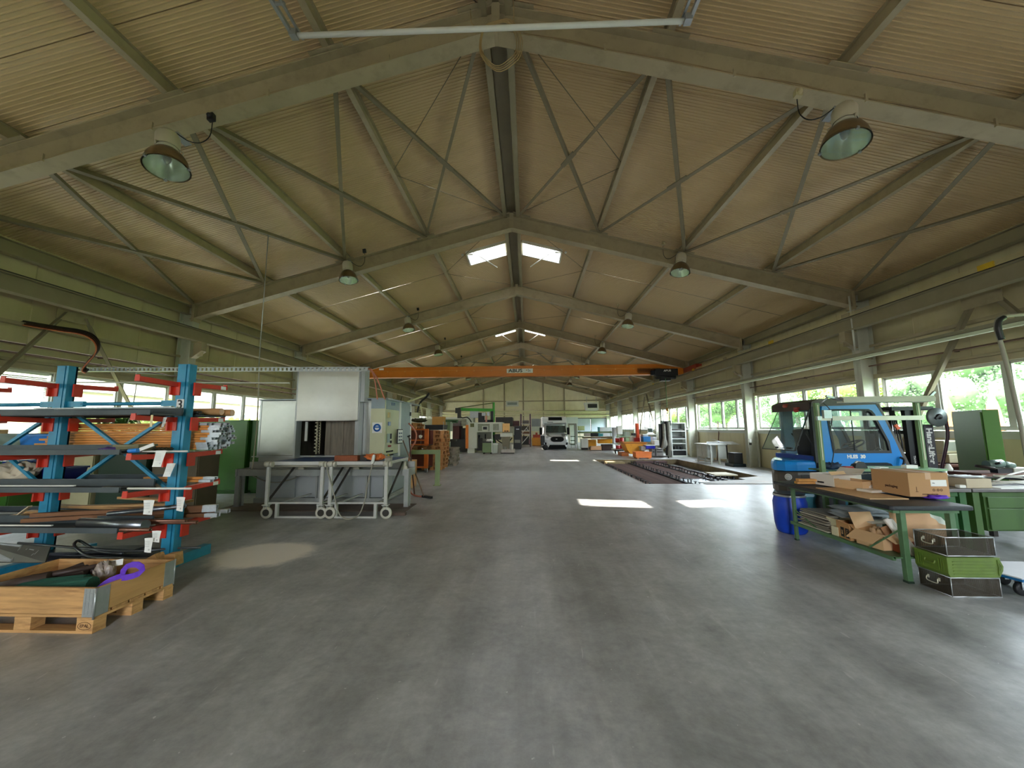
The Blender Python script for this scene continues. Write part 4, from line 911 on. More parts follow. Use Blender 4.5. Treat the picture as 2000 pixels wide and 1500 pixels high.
for q, m_ in (((px0, px1, py0, py0+.022), WOODX), ((px0, px1, py1-.022, py1), WOODX), ((px0, px0+.022, py0, py1), WOOD), ((px1-.022, px1, py0+.0, py1), mat('pine_board_y', (200, 154, 98), .65, var=.2, scale=4, stretch=(2, .25, 3), dirt=(160, 110, 64), dscale=2.2, damt=.5))):
    obj('board', MB().bx(q[0], q[1], q[2], q[3], Z0, Z1), m_, co, world=True, bevel=.002)
for x, y in ((px1, py0), (px1, py1), (px0, py0), (px0, py1)):
    sx = -1 if x == px1 else 1; sy = 1 if y == py0 else -1
    g = MB(); g.bx(x-.002 if sx > 0 else x-.10, x+.10 if sx > 0 else x+.002, y-.003, y+.003, Z0-.02, Z1-.004); g.bx(x-.003, x+.003, y-.002 if sy > 0 else y-.10, y+.10 if sy > 0 else y+.002, Z0-.02, Z1-.004); g.cyl((x, y-sy*.004, Z0-.035), (x, y-sy*.004, Z1), .007, 8)
    for i in range(3):
        g.bx(min(x+sx*.01, x+sx*.09), max(x+sx*.01, x+sx*.09), y-.005, y+.005, Z0+.03+i*.065, Z0+.034+i*.065); g.bx(min(x+sx*(.02+.03*i), x+sx*(.024+.03*i)), max(x+sx*(.02+.03*i), x+sx*(.024+.03*i)), y-.005, y+.005, Z0, Z1-.01)
    obj('corner_hinge', g, GALV, co, world=True)
# contents
GREENF = mat('dark_green_cloth', (26, 86, 72), .8, var=.25, scale=14, stretch=(1, 6, 6))
def half_roll(a, b, r, lab, m_=GREENF):
    a, b = Vector(a), Vector(b); d = (b-a).normalized(); s_ = d.cross(Vector((0, 0, 1))).normalized(); u_ = s_.cross(d)
    t = thing('cloth_roll', lab, 'cloth roll', (a+b)/2-Vector((0, 0, r))); g = MB()
    g.grid(lambda u, v: a.lerp(b, v)+(s_*cos(2*pi*u)+u_*sin(2*pi*u))*(r*(1+.03*sin(26*pi*u)))*(1 if .01 < v < .99 else .96), 52, 8); obj('roll', g, m_, t, world=True)
    g = MB(); g.cyl(b-d*.005, b-d*.003, r*.96, 20); obj('end_face', g, m_, t, world=True)
half_roll((-4.0, 3.26, .25), (-3.5, 3.36, .275), .07, 'dark green ribbed cloth roll in the pallet collar, left one')
half_roll((-3.86, 3.19, .245), (-3.36, 3.29, .28), .074, 'dark green ribbed cloth roll in the pallet collar, right one')
BRN = mat('brown_rubber', (70, 54, 48), .55, var=.2, scale=8)
for i, (a, b, r) in enumerate((((-4.2, 3.16, .27), (-3.82, 3.34, .33), .045), ((-4.2, 3.36, .26), (-3.7, 3.52, .33), .04), ((-4.1, 3.24, .22), (-3.78, 3.56, .36), .022), ((-4.2, 3.5, .25), (-3.62, 3.62, .31), .035), ((-3.95, 3.3, .33), (-3.62, 3.55, .35), .02))):
    lone('brown_tube', MB().cyl(a, b, r, 14), BRN, ('thick brown tube at the front left of the pallet collar', 'brown tube behind the thick one in the pallet collar', 'thin brown tube tied across the others in the pallet collar', 'brown tube along the back board of the pallet collar', 'thin brown tube pointing to the plastic bag')[i], 'tube')
lone('plastic_bag', crumple((-3.53, 3.53, .18), (.075, .06, .2), 9, 12), mat('clear_film', (170, 156, 148), .3, var=.35, scale=20), 'crumpled clear plastic bag of brown parts in the pallet collar', 'bag')
g = MB(); g.grid(lambda u, v: (-3.63+.19*u, 3.60-.03*sin(pi*u), .325+.055*v+.02*u), 6, 2); lone('paper_sheet', g, PAPER, 'white paper with handwriting on the plastic bag', 'paper')
g = MB()
def strap(pts, w, m_, nm='band', par=None):
    g_ = MB(); pts = [Vector(p) for p in pts]; V = []
    for i, p in enumerate(pts):
        d = (pts[min(i+1, len(pts)-1)]-pts[max(i-1, 0)]).normalized(); n_ = d.cross(Vector((.2, -1, .3))).normalized(); n_ = d.cross(n_).normalized() if False else n_
        V += [p-n_*w/2, p+n_*w/2, p+n_*w/2+Vector((0, .004, .002)), p-n_*w/2+Vector((0, .004, .002))]
    g_.add(V, [(i*4+k, i*4+(k+1) % 4, i*4+4+(k+1) % 4, i*4+4+k) for i in range(len(pts)-1) for k in range(4)], False); return g_
PURP = mat('purple_webbing', (96, 44, 190), .6, var=.2, scale=12)
Yp = 3.28
pts = [at(x, y, 'Y', Yp+d) for x, y, d in ((192, 1150, -.06), (203, 1141, -.04), (214, 1134, -.02), (226, 1129, 0), (238, 1124, 0), (241, 1114, .02), (247, 1107, .03), (257, 1103, .03), (268, 1103, .03), (276, 1108, .02), (277, 1115, .0), (270, 1121, -.01), (260, 1125, -.01), (248, 1128, -.01), (236, 1129, -.01))]
lone('purple_strap', strap(pts, .045, PURP), PURP, 'bright purple lifting strap looped over the collar edge', 'strap')
# grey sheet-metal part lying across the collar's back left
t = thing('sheet_metal_cover', 'grey metal cover with window and slots leaning behind the pallet collar', 'metal cover', (-4.4, 3.8, .35))
g = MB(); P = [at(x, y, 'Y', Y) for x, y, Y in ((-60, 1055, 3.86), (98, 1068, 3.86), (88, 1098, 3.70), (-60, 1098, 3.70))]
n_ = (P[1]-P[0]).cross(P[3]-P[0]).normalized()*.015; g.add(P+[p+n_ for p in P], [(0, 1, 2, 3), (7, 6, 5, 4), (0, 4, 5, 1), (1, 5, 6, 2), (2, 6, 7, 3), (3, 7, 4, 0)]); obj('sheet', g, mat('grey_sheet', (98, 98, 92), .5, .3, var=.15), t, world=True)
def on(u, v): return P[0].lerp(P[1], u).lerp(P[3].lerp(P[2], u), v)-n_*.25
g = MB()
for a, b in (((0, .06), (.66, .06)), ((.66, .06), (.56, .94)), ((.56, .94), (0, .94))): g.beam(on(*a), on(*b), .012, .01)
obj('window_edge', g, GALV, t, world=True)
g = MB(); g.add([on(0, .08), on(.65, .08), on(.55, .92), on(0, .92)], [(0, 1, 2, 3)]); obj('window_plate', g, mat('scuffed_plastic', (150, 154, 158), .35, var=.2, scale=9), t, world=True)
g = MB()
for a, b in (((.72, .3), (.74, .22)), ((.76, .25), (.82, .28)), ((.70, .62), (.72, .5)), ((.84, .55), (.88, .3)), ((.80, .65), (.83, .5))): g.beam(on(*a), on(*b), .008, .006)
obj('slot', g, GALV, t, world=True)

# ================================================================== behind the rack
GREEN = mat('locker_green', (52, 104, 34), .35, var=.12, scale=1.2, dirt=(30, 66, 14), dscale=.9, damt=.5, spec=.6)
GREEND = mat('locker_dark_green', (26, 52, 36), .45, var=.1)
BEIGE = mat('cabinet_beige', (176, 166, 130), .5, var=.1)
def cabinet(name, x0, x1, y0, y1, z1, m_, label, doors=2, z0=.08, handle_side=1, cat='cabinet', hm=GALV):
    t = thing(name, label, cat, ((x0+x1)/2, (y0+y1)/2, 0)); g = MB(); g.bx(x0, x1, y0+.02, y1, z0, z1); g.bx(x0+.04, x1-.04, y0+.06, y1-.04, 0, z0); obj('body', g, m_, t, world=True, bevel=.006)
    w = (x1-x0)/doors
    for i in range(doors):
        a, b = x0+i*w+.012, x0+(i+1)*w-.012; d = obj('door', MB().bx(a, b, y0, y0+.02, z0+.02, z1-.03), m_, t, world=True, bevel=.004)
        if i == doors-1 or doors > 2:
            hx = a+.08; g = MB(); g.box((hx+.05, y0-.035, z1*.5), (.11, .012, .018)); g.cyl((hx, y0, z1*.5), (hx, y0-.04, z1*.5), .014, 8); g.cyl((hx, y0, z1*.5-.1), (hx, y0-.008, z1*.5-.1), .012, 8); g.v = [tuple(Vector(v)-t.location) for v in g.v]; o_ = obj('handle', g, hm, d)
    return t
cabinet('green_locker', -8.5, -6.78, 9.5, 9.95, 1.86, GREEN, 'wide green double-door locker between the rack and the washing cabin', 2)
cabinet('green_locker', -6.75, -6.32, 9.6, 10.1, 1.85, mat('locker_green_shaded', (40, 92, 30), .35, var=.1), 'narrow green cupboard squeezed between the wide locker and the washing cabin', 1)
cabinet('beige_cabinet', -8.6, -7.75, 6.9, 7.4, 1.35, BEIGE, 'beige cabinet behind the rack, seen between its braces', 1)
cabinet('dark_cabinet', -7.7, -6.75, 6.95, 7.5, 1.36, GREEND, 'dark green cabinet behind the rack, right of the beige one', 1, hm=DARKS)
cabinet('beige_cabinet', -6.7, -5.8, 7.0, 7.5, 1.2, mat('taupe', (104, 92, 74), .5), 'brownish grey cabinet behind the rack left of the number 3 post', 2)
cabinet('green_cabinet', -9.4, -8.65, 6.4, 7.2, 1.1, GREEN, 'green cabinet at the left edge behind the lowest rack level', 1)
g = MB(); g.tube([(-8.25, 6.82, 1.1), (-8.1, 6.8, 1.16), (-7.9, 6.8, 1.3), (-7.7, 6.8, 1.38)], .014, 6); lone('black_cable', g, BLACK, 'black cable curving across the beige cabinet', 'cable')
g = MB(); g.bx(-9.35, -8.95, 6.2, 6.5, 1.5, 1.64); lone('cardboard_box', g, KRAFTL, 'small cardboard box on the window ledge behind the top rack tray', 'box')
R = random.Random(2); g = MB()
for _ in range(220):
    c = Vector((-7.6+R.uniform(-.35, .35), 7.1+R.uniform(-.1, .1), 1.75+R.uniform(-.15, .18))); a = Vector((R.gauss(0, 1), R.gauss(0, 1), R.gauss(0, 1))).normalized(); e = a.orthogonal().normalized(); q = a.cross(e); g.add([c-e*.03, c+q*.05, c+e*.03, c-q*.05], [(0, 1, 2, 3)])
t = thing('potted_plant', 'potted green plant seen over the top tray between the rack posts', 'plant', (-7.6, 7.15, 1.36)); obj('foliage', g, mat('plant_green', (70, 110, 40), .6, var=.3), t, world=True); obj('pot', MB().lathe([(.0, 0), (.09, 0), (.12, .2), (.1, .2), (.08, .05)], (-7.6, 7.15, 1.36), 14), mat('terracotta', (150, 84, 56), .8), t, world=True)
# ================================================================== washing cabin with its feed carts
STAIN = mat('stainless_sheet', (176, 178, 174), .32, .75, var=.1, scale=2.5, dirt=(140, 140, 130), dscale=1.2, damt=.35)
STAINP = mat('stainless_hatch', (202, 200, 192), .38, .55, var=.08, scale=2, dirt=(178, 172, 160), dscale=1.5, damt=.4)
CABP = mat('cabin_panel_grey', (168, 172, 174), .4, .35, var=.08, scale=2)
CREAM = mat('control_cream', (206, 206, 172), .45, var=.05)
SIDEP = mat('cabin_side_grey', (146, 156, 160), .4, .2, var=.1, scale=3)
cb = thing('washing_cabin', 'stainless steel parts-washing cabin with a raised hatch and cream control panel', 'machine', (-4.2, 9.2, 0))
BX0, BX1, BY0, BY1 = -5.66, -2.77, 8.36, 10.2
def part(nm, g, m_, lab=None, bevel=0, par=None):
    return obj(nm, g, m_, cb if par is None else par, world=par is None, bevel=bevel, label=lab)
g = MB(); g.bx(BX0, -4.72, BY0, BY1, 1.03, 2.26); part('left_panel', g, STAIN, bevel=.008)
g = MB(); g.bx(BX0+.04, -4.75, BY0+.0, BY1, .12, 1.01); g.bx(-4.75, BX1-.02, BY0+.05, BY1, .12, .99); part('lower_body', g, CABP)
g = MB(); g.bx(-3.45, -3.10, BY0, BY1, 1.03, 2.25); part('right_panel', g, STAIN, bevel=.006)
g = MB(); g.bx(-4.72, -3.45, BY1-.06, BY1, .99, 2.26); g.bx(-4.72, -4.70, BY0, BY1, .99, 2.26); g.bx(-3.47, -3.45, BY0, BY1, .99, 2.26); g.bx(-4.72, -3.45, BY0, BY1, 2.2, 2.26)
part('chamber', g, mat('chamber_dark_steel', (112, 104, 92), .35, .6, var=.25, scale=5, stretch=(3, 3, .5)))
g = MB()
for i in range(3): g.bx(-4.15+i*.3, -4.148+i*.3, BY0+.28, BY0+.30, 1.05, 1.78)
g.bx(-4.28, -3.47, BY0+.3, BY0+.32, .99, 2.2); part('inner_curtain', g, mat('curtain_streaky', (132, 122, 108), .5, .2, var=.35, scale=7, stretch=(3, 1, .3)))
g = MB(); g.cyl((-4.42, BY0+.2, 1.05), (-4.42, BY0+.2, 1.8), .022, 8); g.cyl((-4.36, BY0+.22, 1.05), (-4.36, BY0+.22, 1.8), .012, 6)
for i in range(9): g.box((-4.42, BY0+.17, 1.12+i*.08), (.05, .05, .03))
for i in range(12): g.box((-4.36, BY0+.2, 1.1+i*.06), (.025, .03, .02))
part('spray_pipe', g, mat('spray_pipe_pale', (196, 188, 160), .4, .3))
g = MB(); g.bx(-4.66, -3.3, 8.12, 8.16, 1.80, 2.93); g.bx(-4.66, -3.3, 8.10, 8.12, 1.79, 1.82); part('hatch', g, STAINP, bevel=.004)
g = MB(); g.bx(-4.7, -4.66, 8.14, 8.34, .99, 2.9); g.bx(-3.32, -3.27, 8.14, 8.34, .99, 2.9); g.bx(-3.27, -3.18, 8.16, 8.4, 2.2, 2.94); g.bx(-4.72, -3.2, 8.14, 8.38, 2.93, 2.95); part('hatch_guide', g, CABP)
g = MB(); g.bx(-4.58, -4.53, BY0-.02, BY0+.01, 1.35, 1.78); part('lamp_tube', g, WHITE)
g = MB(); g.bx(BX0-.01, -3.1, BY0-.012, BY0, 1.0, 1.03); g.bx(-5.66, -5.62, BY0-.01, BY0, .99, 2.27); g.bx(-3.45, -3.41, BY0-.015, BY0, 1.03, 2.25); part('edge_strip', g, GALV)
# control cabinet on the right corner
g = MB(); g.bx(-3.10, BX1, BY0-.02, 9.25, 1.03, 2.27); k = part('control_cabinet', g, CREAM, bevel=.008)
g = MB(); g.bx(-3.09, -2.78, BY0-.03, BY0-.02, 2.06, 2.265); g.bx(BX1, BX1+.01, BY0+.02, 9.24, 2.05, 2.265); part('name_band', g, mat('band_grey', (150, 164, 170), .4), None)
text('lettering', 'BUPI', .10, mat('faded_blue', (110, 130, 165), .6, var=0), cb, (BX1+4.2+.013, .0-.4, 2.18), (pi/2, 0, pi/2), sx=1.3)
g = MB(); g.bx(-3.05, -2.83, BY0-.026, BY0-.02, 1.52, 1.75); part('safety_sign_plate', g, PAPER)
g = MB(); g.lathe([(0, .0), (.088, .0), (.088, .004), (0, .004)], (-2.94, BY0-.026, 1.635), 24, (0, -1, 0)); part('safety_sign_disc', g, mat('sign_blue', (14, 96, 180), .5, var=0))
g = MB(); yb_ = BY0-.033; g.lathe([(0, 0), (.05, 0)], (-2.94, yb_, 1.632), 20, (0, -1, 0)); part('safety_sign_head', g, PAPER)
g = MB(); g.bx(-2.987, -2.893, yb_-.004, yb_-.002, 1.632, 1.662); g.bx(-2.995, -2.985, yb_-.004, yb_-.002, 1.625, 1.65); g.bx(-2.895, -2.885, yb_-.004, yb_-.002, 1.625, 1.65); part('safety_sign_goggles', g, mat('sign_blue', (14, 96, 180)))
g = MB(); x = BX1+.012
g.bx(x, x+.03, 8.46, 8.56, 1.86, 1.98); part('socket', g, mat('beige_socket', (206, 188, 130), .5))
g = MB(); g.bx(x, x+.02, 8.50, 8.62, 1.68, 1.77); part('display', g, mat('display_blue', (96, 116, 160), .3))
g = MB(); g.bx(x, x+.012, 8.46, 8.62, 1.30, 1.5); part('gauge_plate', g, mat('gauge_grey', (150, 165, 160), .4))
g = MB(); g.bx(x, x+.02, 8.66, 8.70, 1.38, 1.5); g.bx(x, x+.02, 8.66, 8.72, 1.28, 1.34)
for i in range(5): g.cyl((x, 8.44+.09*i, 1.10), (x+.025, 8.44+.09*i, 1.10), .016, 10)
part('push_button', g, INK)
g = MB(); g.cyl((x, 8.56, 1.22), (x+.04, 8.56, 1.22), .022, 10); g.cyl((x, 8.62, 1.22), (x+.04, 8.62, 1.22), .022, 10); part('red_switch', g, mat('switch_red', (160, 60, 50), .4))
g = MB(); g.lathe([(0, 0), (.045, 0), (.045, .02), (0, .02)], (x, 8.56, .99), 14, (1, 0, 0)); part('yellow_disc', g, mat('sign_yellow', (236, 216, 40), .5))
g = MB(); g.lathe([(0, 0), (.03, 0), (.035, .06), (.02, .09), (0, .09)], (x, 8.58, .93), 12, (1, 0, 0)); part('emergency_knob', g, mat('switch_red', (160, 60, 50)))
# right flank with its door
g = MB(); g.bx(-3.1, BX1, 9.27, BY1, 1.03, 2.27); g.bx(-2.8, BX1, 9.0, BY1, .14, 1.02); part('side_body', g, SIDEP)
g = MB(); g.bx(BX1, BX1+.02, 9.34, 10.1, .95, 2.22); d_ = part('side_door', g, SIDEP)
g = MB(); g.bx(BX1+.02, BX1+.05, 10.04, 10.08, 1.3, 1.36); g.bx(BX1+.02, BX1+.05, 10.04, 10.08, 1.95, 2.05); part('door_hinge', g, INK)
g = MB(); g.bx(BX1-.005, BX1+.03, 9.26, 9.33, .95, 2.27); g.bx(BX1-.005, BX1+.03, 10.1, 10.17, .2, 2.27); part('door_post', g, WHITE)
g = MB(); g.bx(-5.7, BX1+.06, BY0-.03, BY1+.75, 2.265, 2.295); part('roof_plate', g, SIDEP)
g = MB(); g.bx(-2.72, -2.70, 9.0, 9.36, 1.25, 1.60); bd = part('notice_board', g, INK)
g = MB(); g.bx(-2.70, -2.695, 9.02, 9.34, 1.27, 1.58); part('notice_sheet', g, PAPER)
g = MB()
for i in range(6): g.bx(-2.695, -2.692, 9.06+(i % 2)*.14, 9.16+(i % 2)*.14, 1.32+(i//2)*.08, 1.36+(i//2)*.08)
part('notice_print', g, mat('print_grey', (110, 120, 140), .7, var=0))
# base frame
FRAME = mat('cabin_frame_grey', (160, 162, 158), .45, .3, var=.12, scale=6)
g = MB(); g.bx(BX0+.05, BX1+.02, BY0-.08, BY0-.0, .02, .12); g.bx(BX1-.03, BX1+.03, BY0, BY1, .02, .13); part('plinth', g, FRAME)
g = MB(); g.bx(-5.77, -2.07, 7.92, 8.0, .64, .77); g.bx(-5.77, -5.73, 7.9, 8.36, .63, .78); g.bx(-2.11, -2.07, 7.9, 8.36, .63, .78); g.bx(-5.77, -2.07, 8.0, 8.36, .64, .655); g.bx(-5.77, -2.07, 8.3, 8.36, .64, .9); part('front_gutter', g, FRAME)
for x in (-5.72, -2.12):
    for y in (7.94, 8.05):
        g = MB(); g.bx(x-.045, x+.045, y-.03, y+.03, 0, .64); g.bx(x-.07, x+.07, y-.05, y+.05, 0, .012); part('leg', g, FRAME)
for x in (-4.2, -3.1):
    g = MB(); g.bx(x-.05, x-.01, BY0-.06, BY0-.02, .12, .64); g.bx(x+.01, x+.05, BY0-.06, BY0-.02, .12, .64); part('leg', g, FRAME)
g = MB(); g.tube([(-5.66, 8.28, .60), (-5.4, 8.26, .50), (-5.1, 8.25, .46), (-4.8, 8.26, .52), (-4.55, 8.28, .62)], .012, 6); part('drain_hose', g, PIPEG)
# feed carts
CARTW = mat('cart_pale_grey', (198, 198, 192), .4, .2, var=.1, scale=6)
BELT = mat('blue_belt', (26, 62, 120), .45, var=.12, scale=6)
WHEELW = mat('wheel_cream', (196, 192, 176), .5, var=.06)
def cart(x0, x1, label):
    t = thing('feed_cart', label, 'cart', ((x0+x1)/2, 7.5, 0)); w = x1-x0; h = w/2
    def p(nm, g, m_, par=None): return obj(nm, g, m_, t if par is None else par)
    p('belt', MB().bx(-h+.03, h-.03, -.5, .56, 1.0, 1.012), BELT)
    g = MB(); g.bx(-h, h, -.55, -.50, .955, 1.015); g.bx(-h, h, .56, .6, .955, 1.01); g.bx(-h, -h+.03, -.5, .56, .96, 1.005); g.bx(h-.03, h, -.5, .56, .96, 1.005); p('table_frame', g, CARTW)
    g = MB(); g.bx(-h+.1, h-.1, -.5, .5, .93, .96); g.cyl((-h+.05, -.5, .93), (h-.1, -.5, .93), .022, 8); p('under_tray', g, PIPEG)
    for x in (-h+.03, h-.03):
        for y in (-.56, -.56+.0):
            pass
        g = MB(); g.cyl((x-.045, -.585, .975), (x+.045, -.585, .975), .05, 14); g.cyl((x+.06, -.59, .97), (x+.10, -.59, .97), .05, 14); p('guide_roller', g, WHEELW)
        lg = MB(); lg.bx(x-.028, x+.028, -.575, -.53, .25, .95); l_ = p('leg', lg, CARTW)
        g = MB(); g.beam((x, -.55, .28), (x, .35, .93), .03, .03, (1, 0, 0)); p('strut', g, DARKS)
        # caster
        g = MB(); g.bx(x-.06, x+.06, -.6, -.5, .235, .25); g.prism([(-.6, .235), (-.5, .235), (-.53, .085), (-.57, .085)], x-.035, x-.025, 'X'); g.prism([(-.6, .235), (-.5, .235), (-.53, .085), (-.57, .085)], x+.025, x+.035, 'X'); c_ = p('caster_fork', g, CARTW)
        # wheel seen from its side: axle along y
        g = MB(); g.lathe([(.062, -.02), (.10, -.022), (.105, -.012), (.105, .012), (.10, .022), (.062, .02)], (x+.015, -.56, .105), 24, (0, 1, 0)); obj('wheel', g, WHEELW, c_)
        g = MB(); g.cyl((x+.015, -.588, .105), (x+.015, -.53, .105), .06, 20); obj('hub', g, DARKS, c_)
        g = MB(); g.cyl((x, .45, .78), (x, .50, .78), .06, 16); g.bx(x-.02, x+.02, .44, .52, .8, .93); p('rear_roller', g, WHEELW)
    g = MB(); g.bx(-h+.03, h-.03, -.56, -.53, .26, .29); p('foot_rail', g, CARTW)
    return t
cart(-4.42, -3.34, 'wheeled feed cart with blue belt, left one of the pair before the washing cabin')
cart(-3.24, -2.15, 'wheeled feed cart with blue belt, right one of the pair, carrying timber and rags')
# bent bumper frames on the floor
for x0, x1, lab in ((-4.25, -3.42, 'U-shaped floor frame between the left and middle cart wheels'), (-3.14, -2.36, 'U-shaped floor frame between the middle and right cart wheels')):
    g = MB(); Y = 6.98; g.bx(x0, x0+.05, Y, Y+.05, .03, .24); g.bx(x1-.05, x1, Y, Y+.05, .03, .24); g.bx(x0, x1, Y, Y+.05, 0, .03); g.bx(x0, x0+.05, Y, Y+1.1, .24, .26); g.bx(x1-.05, x1, Y, Y+1.1, .24, .26); lone('floor_frame', g, CARTW, lab, 'frame')
lone('drip_tray', MB().bx(-5.9, -2.0, 7.55, 8.28, 0, .012).bx(-2.3, -1.9, 7.2, 7.3, 0, .05), mat('rusty_tray', (96, 78, 66), .6, .2, var=.35, scale=4), 'dirty rust-brown drip tray on the floor under the washing cabin gutter', 'tray')
# things on the right cart
lone('timber_block', MB().bx(-3.22, -2.78, 7.05, 7.2, 1.014, 1.115), mat('rusty_timber', (150, 82, 50), .7, var=.3, scale=6, dirt=(80, 48, 36), dscale=5), 'reddish brown timber block on the right feed cart', 'timber', bevel=.006)
lone('dark_block', MB().bx(-2.76, -2.62, 7.1, 7.3, 1.014, 1.12), DARKS, 'dark block between the timber and the orange rags', 'block', bevel=.01)
lone('rag_bundle', crumple((-2.47, 7.12, 1.014), (.17, .1, .12), 12, 18), mat('orange_rag', (214, 116, 56), .8, var=.4, scale=16), 'crumpled orange cleaning rags on the right feed cart', 'rags')
lone('grey_tool', MB().beam((-2.36, 7.2, 1.10), (-2.14, 7.05, 1.05), .05, .06).box((-2.2, 7.06, 1.04), (.1, .08, .05)), PIPEG, 'grey tool lying at the right end of the right feed cart', 'tool')
g = MB(); g.tube([(-2.42, 6.9, 1.06), (-2.43, 6.89, .95), (-2.5, 6.88, .6), (-2.53, 6.87, .35), (-2.62, 6.87, .1), (-2.76, 6.87, .02), (-2.88, 6.87, .02), (-3.0, 6.87, .12), (-3.12, 6.87, .5), (-3.25, 6.88, .86), (-3.26, 6.9, .93)], .011, 8)
t = thing('grey_hose', 'grey hose looping down to the floor in front of the right feed cart', 'hose', (-2.8, 6.87, 0)); obj('hose', g, PIPEG, t, world=True); obj('nozzle', MB().lathe([(.015, -.04), (.028, .0), (.03, .1), (.02, .14)], (-2.43, 6.9, 1.0), 10, (.2, 0, 1)), WHITE, t, world=True)
# squeegee and broom leaning on the right flank
t = thing('floor_squeegee', 'long-handled squeegee leaning on the right flank of the washing cabin', 'squeegee', (-2.25, 9.2, 0)); a, b = at(787, 860, 'Y', 9.15), at(828, 965, 'Y', 9.0)
obj('handle', MB().cyl(a, (b[0], b[1], .04), .014, 8), mat('broom_handle', (120, 100, 84), .6), t, world=True); obj('head', MB().beam((b[0]-.05, b[1]+.05, .03), (b[0]+.22, b[1]-.12, .03), .05, .05), BLACK, t, world=True)
t = thing('floor_broom', 'dark pole leaning beside the squeegee at the washing cabin', 'pole', (-2.4, 9.3, 0)); a, b = at(799, 853, 'Y', 9.5), at(810, 955, 'Y', 9.3)
obj('handle', MB().cyl(a, (b[0], b[1], .0), .017, 8), mat('pole_brown', (86, 56, 48), .5), t, world=True); obj('grip', MB().cyl(a+Vector((-.04, 0, 0)), a+Vector((.03, 0, .03)), .02, 8), BLACK, t, world=True)
g = MB(); g.tube([(-2.74, 9.95, 1.75), (-2.6, 9.9, 1.62), (-2.5, 9.85, 1.45), (-2.52, 9.8, 1.25), (-2.6, 9.75, 1.1), (-2.62, 9.6, .6), (-2.5, 9.4, .12), (-2.3, 9.2, .02), (-2.0, 9.05, .02)], .02, 8); lone('salmon_hose', g, mat('hose_salmon', (196, 120, 96)), 'salmon hose hanging down the right flank of the washing cabin to the floor', 'hose')
# green steel barrier and crates behind the cabin
t = thing('steel_barrier', 'pale green steel goal-post barrier standing behind the washing cabin', 'barrier', (-2.6, 10.97, 0)); BG = mat('barrier_green', (136, 152, 104), .5, var=.12, scale=4)
for x in (-2.19, -3.3): obj('post', MB().bx(x-.06, x+.06, 10.9, 11.02, 0, .88).bx(x-.1, x+.1, 10.86, 11.06, 0, .012), BG, t, world=True)
obj('crossbar', MB().bx(-3.3, -2.13, 10.9, 11.02, .88, 1.0), BG, t, world=True)
g = MB(); x0, x1, y0, y1 = -3.3, -2.76, 10.35, 10.85
t = thing('plywood_crate', 'pale plywood crate on a pallet just right of the washing cabin', 'crate', (-3.0, 10.6, 0)); PLY = mat('plywood', (206, 150, 96), .7, var=.12, scale=3)
obj('upper_box', MB().bx(x0, x1, y0, y1, .36, .74), PLY, t, world=True, bevel=.004); obj('lower_box', MB().bx(x0, x1, y0, y1, .07, .27), PLY, t, world=True, bevel=.004)
for x in (x0, (x0+x1)/2-.04, x1-.08): obj('batten', MB().bx(x, x+.08, y0, y1, .27, .36).bx(x, x+.08, y0, y1, 0, .07), WOOD, t, world=True)

# ================================================================== stacks of pallets and collars
WOODN = mat('pallet_wood_orange', (202, 140, 84), .7, var=.2, scale=3, dirt=(140, 84, 48), dscale=3, damt=.5)
def crate_tray(L, W, H):
    """shallow slatted pallet as stacked: three blocks and two boards a side"""
    g = MB()
    for z in (0, H-.022): 
        for y in (-W/2, -.05, W/2-.1): g.bx(-L/2, L/2, y, y+.1, z, z+.018)
    return g
def pallet_thing(label, grp, loc, rz_=0):
    t = thing('stacked_pallet', label, 'pallet', loc, rz_, grp); return t
def build_pallet(t, L=1.2, W=.8, H=.144):
    for y in (-W/2, -.05, W/2-.1):
        obj('runner_board', MB().bx(-L/2, L/2, y, y+.1, 0, .02), WOODN, t)
    g = MB()
    for y in (-W/2, -.05, W/2-.1):
        for x in (-L/2, -.07, L/2-.14): g.bx(x, x+.14, y, y+.1, .02, .1)
    for i_, (x, y) in enumerate([(x, y) for y in (-W/2, -.05, W/2-.1) for x in (-L/2, -.07, L/2-.14)]): obj('block', MB().bx(x, x+.14, y, y+.1, .02, .1), WOODN, t)
    for x in (-L/2, -.07, L/2-.14): obj('stringer_board', MB().bx(x, x+.14, -W/2, W/2, .1, .12), WOODN, t)
    for i in range(5):
        y = -W/2+i*(W-.14)/4; obj('deck_board', MB().bx(-L/2, L/2, y, y+.14, .122, .143), WOODN, t)
order = ['bottom', 'second', 'third', 'fourth', 'fifth', 'sixth', 'seventh', 'eighth', 'ninth', 'tenth', 'eleventh', 'twelfth', 'thirteenth']
R = random.Random(21)
p0 = pallet_thing('wooden pallet, bottom of the ten in the right-hand stack', 'pallets in the right-hand stack', (-3.38, 15.55, 0), .02); build_pallet(p0, .8, 1.2, .155)
NP = 10
for i in range(1, NP):
    dup(p0, (-3.38+R.uniform(-.03, .03)+(.04 if i < 3 else .06), 15.55+R.uniform(-.04, .04), .155*i), R.uniform(-.03, .03), 'wooden pallet, %s from the bottom in the right-hand stack of ten' % order[i] if i < NP-1 else 'wooden pallet, top one of the right-hand stack under the black crate')
q0 = pallet_thing('wooden pallet, bottom of the rear left stack behind the orange frame', 'pallets in the left-hand stack', (-4.35, 15.6, 0), .01); build_pallet(q0, .8, 1.2, .155)
for i in range(1, 12): dup(q0, (-4.35+R.uniform(-.03, .03)-(.0 if i < 10 else .08), 15.6+R.uniform(-.04, .04), .155*i), R.uniform(-.03, .03), 'wooden pallet, %s from the bottom in the left-hand stack' % order[i] if i < 11 else 'wooden pallet, topmost of the left-hand stack')
s0 = pallet_thing('grey weathered pallet, bottom one behind the right-hand stack', 'weathered pallets behind', (-3.15, 17.1, 0), .1); GREYW = mat('grey_wood', (160, 148, 134), .8, var=.2)
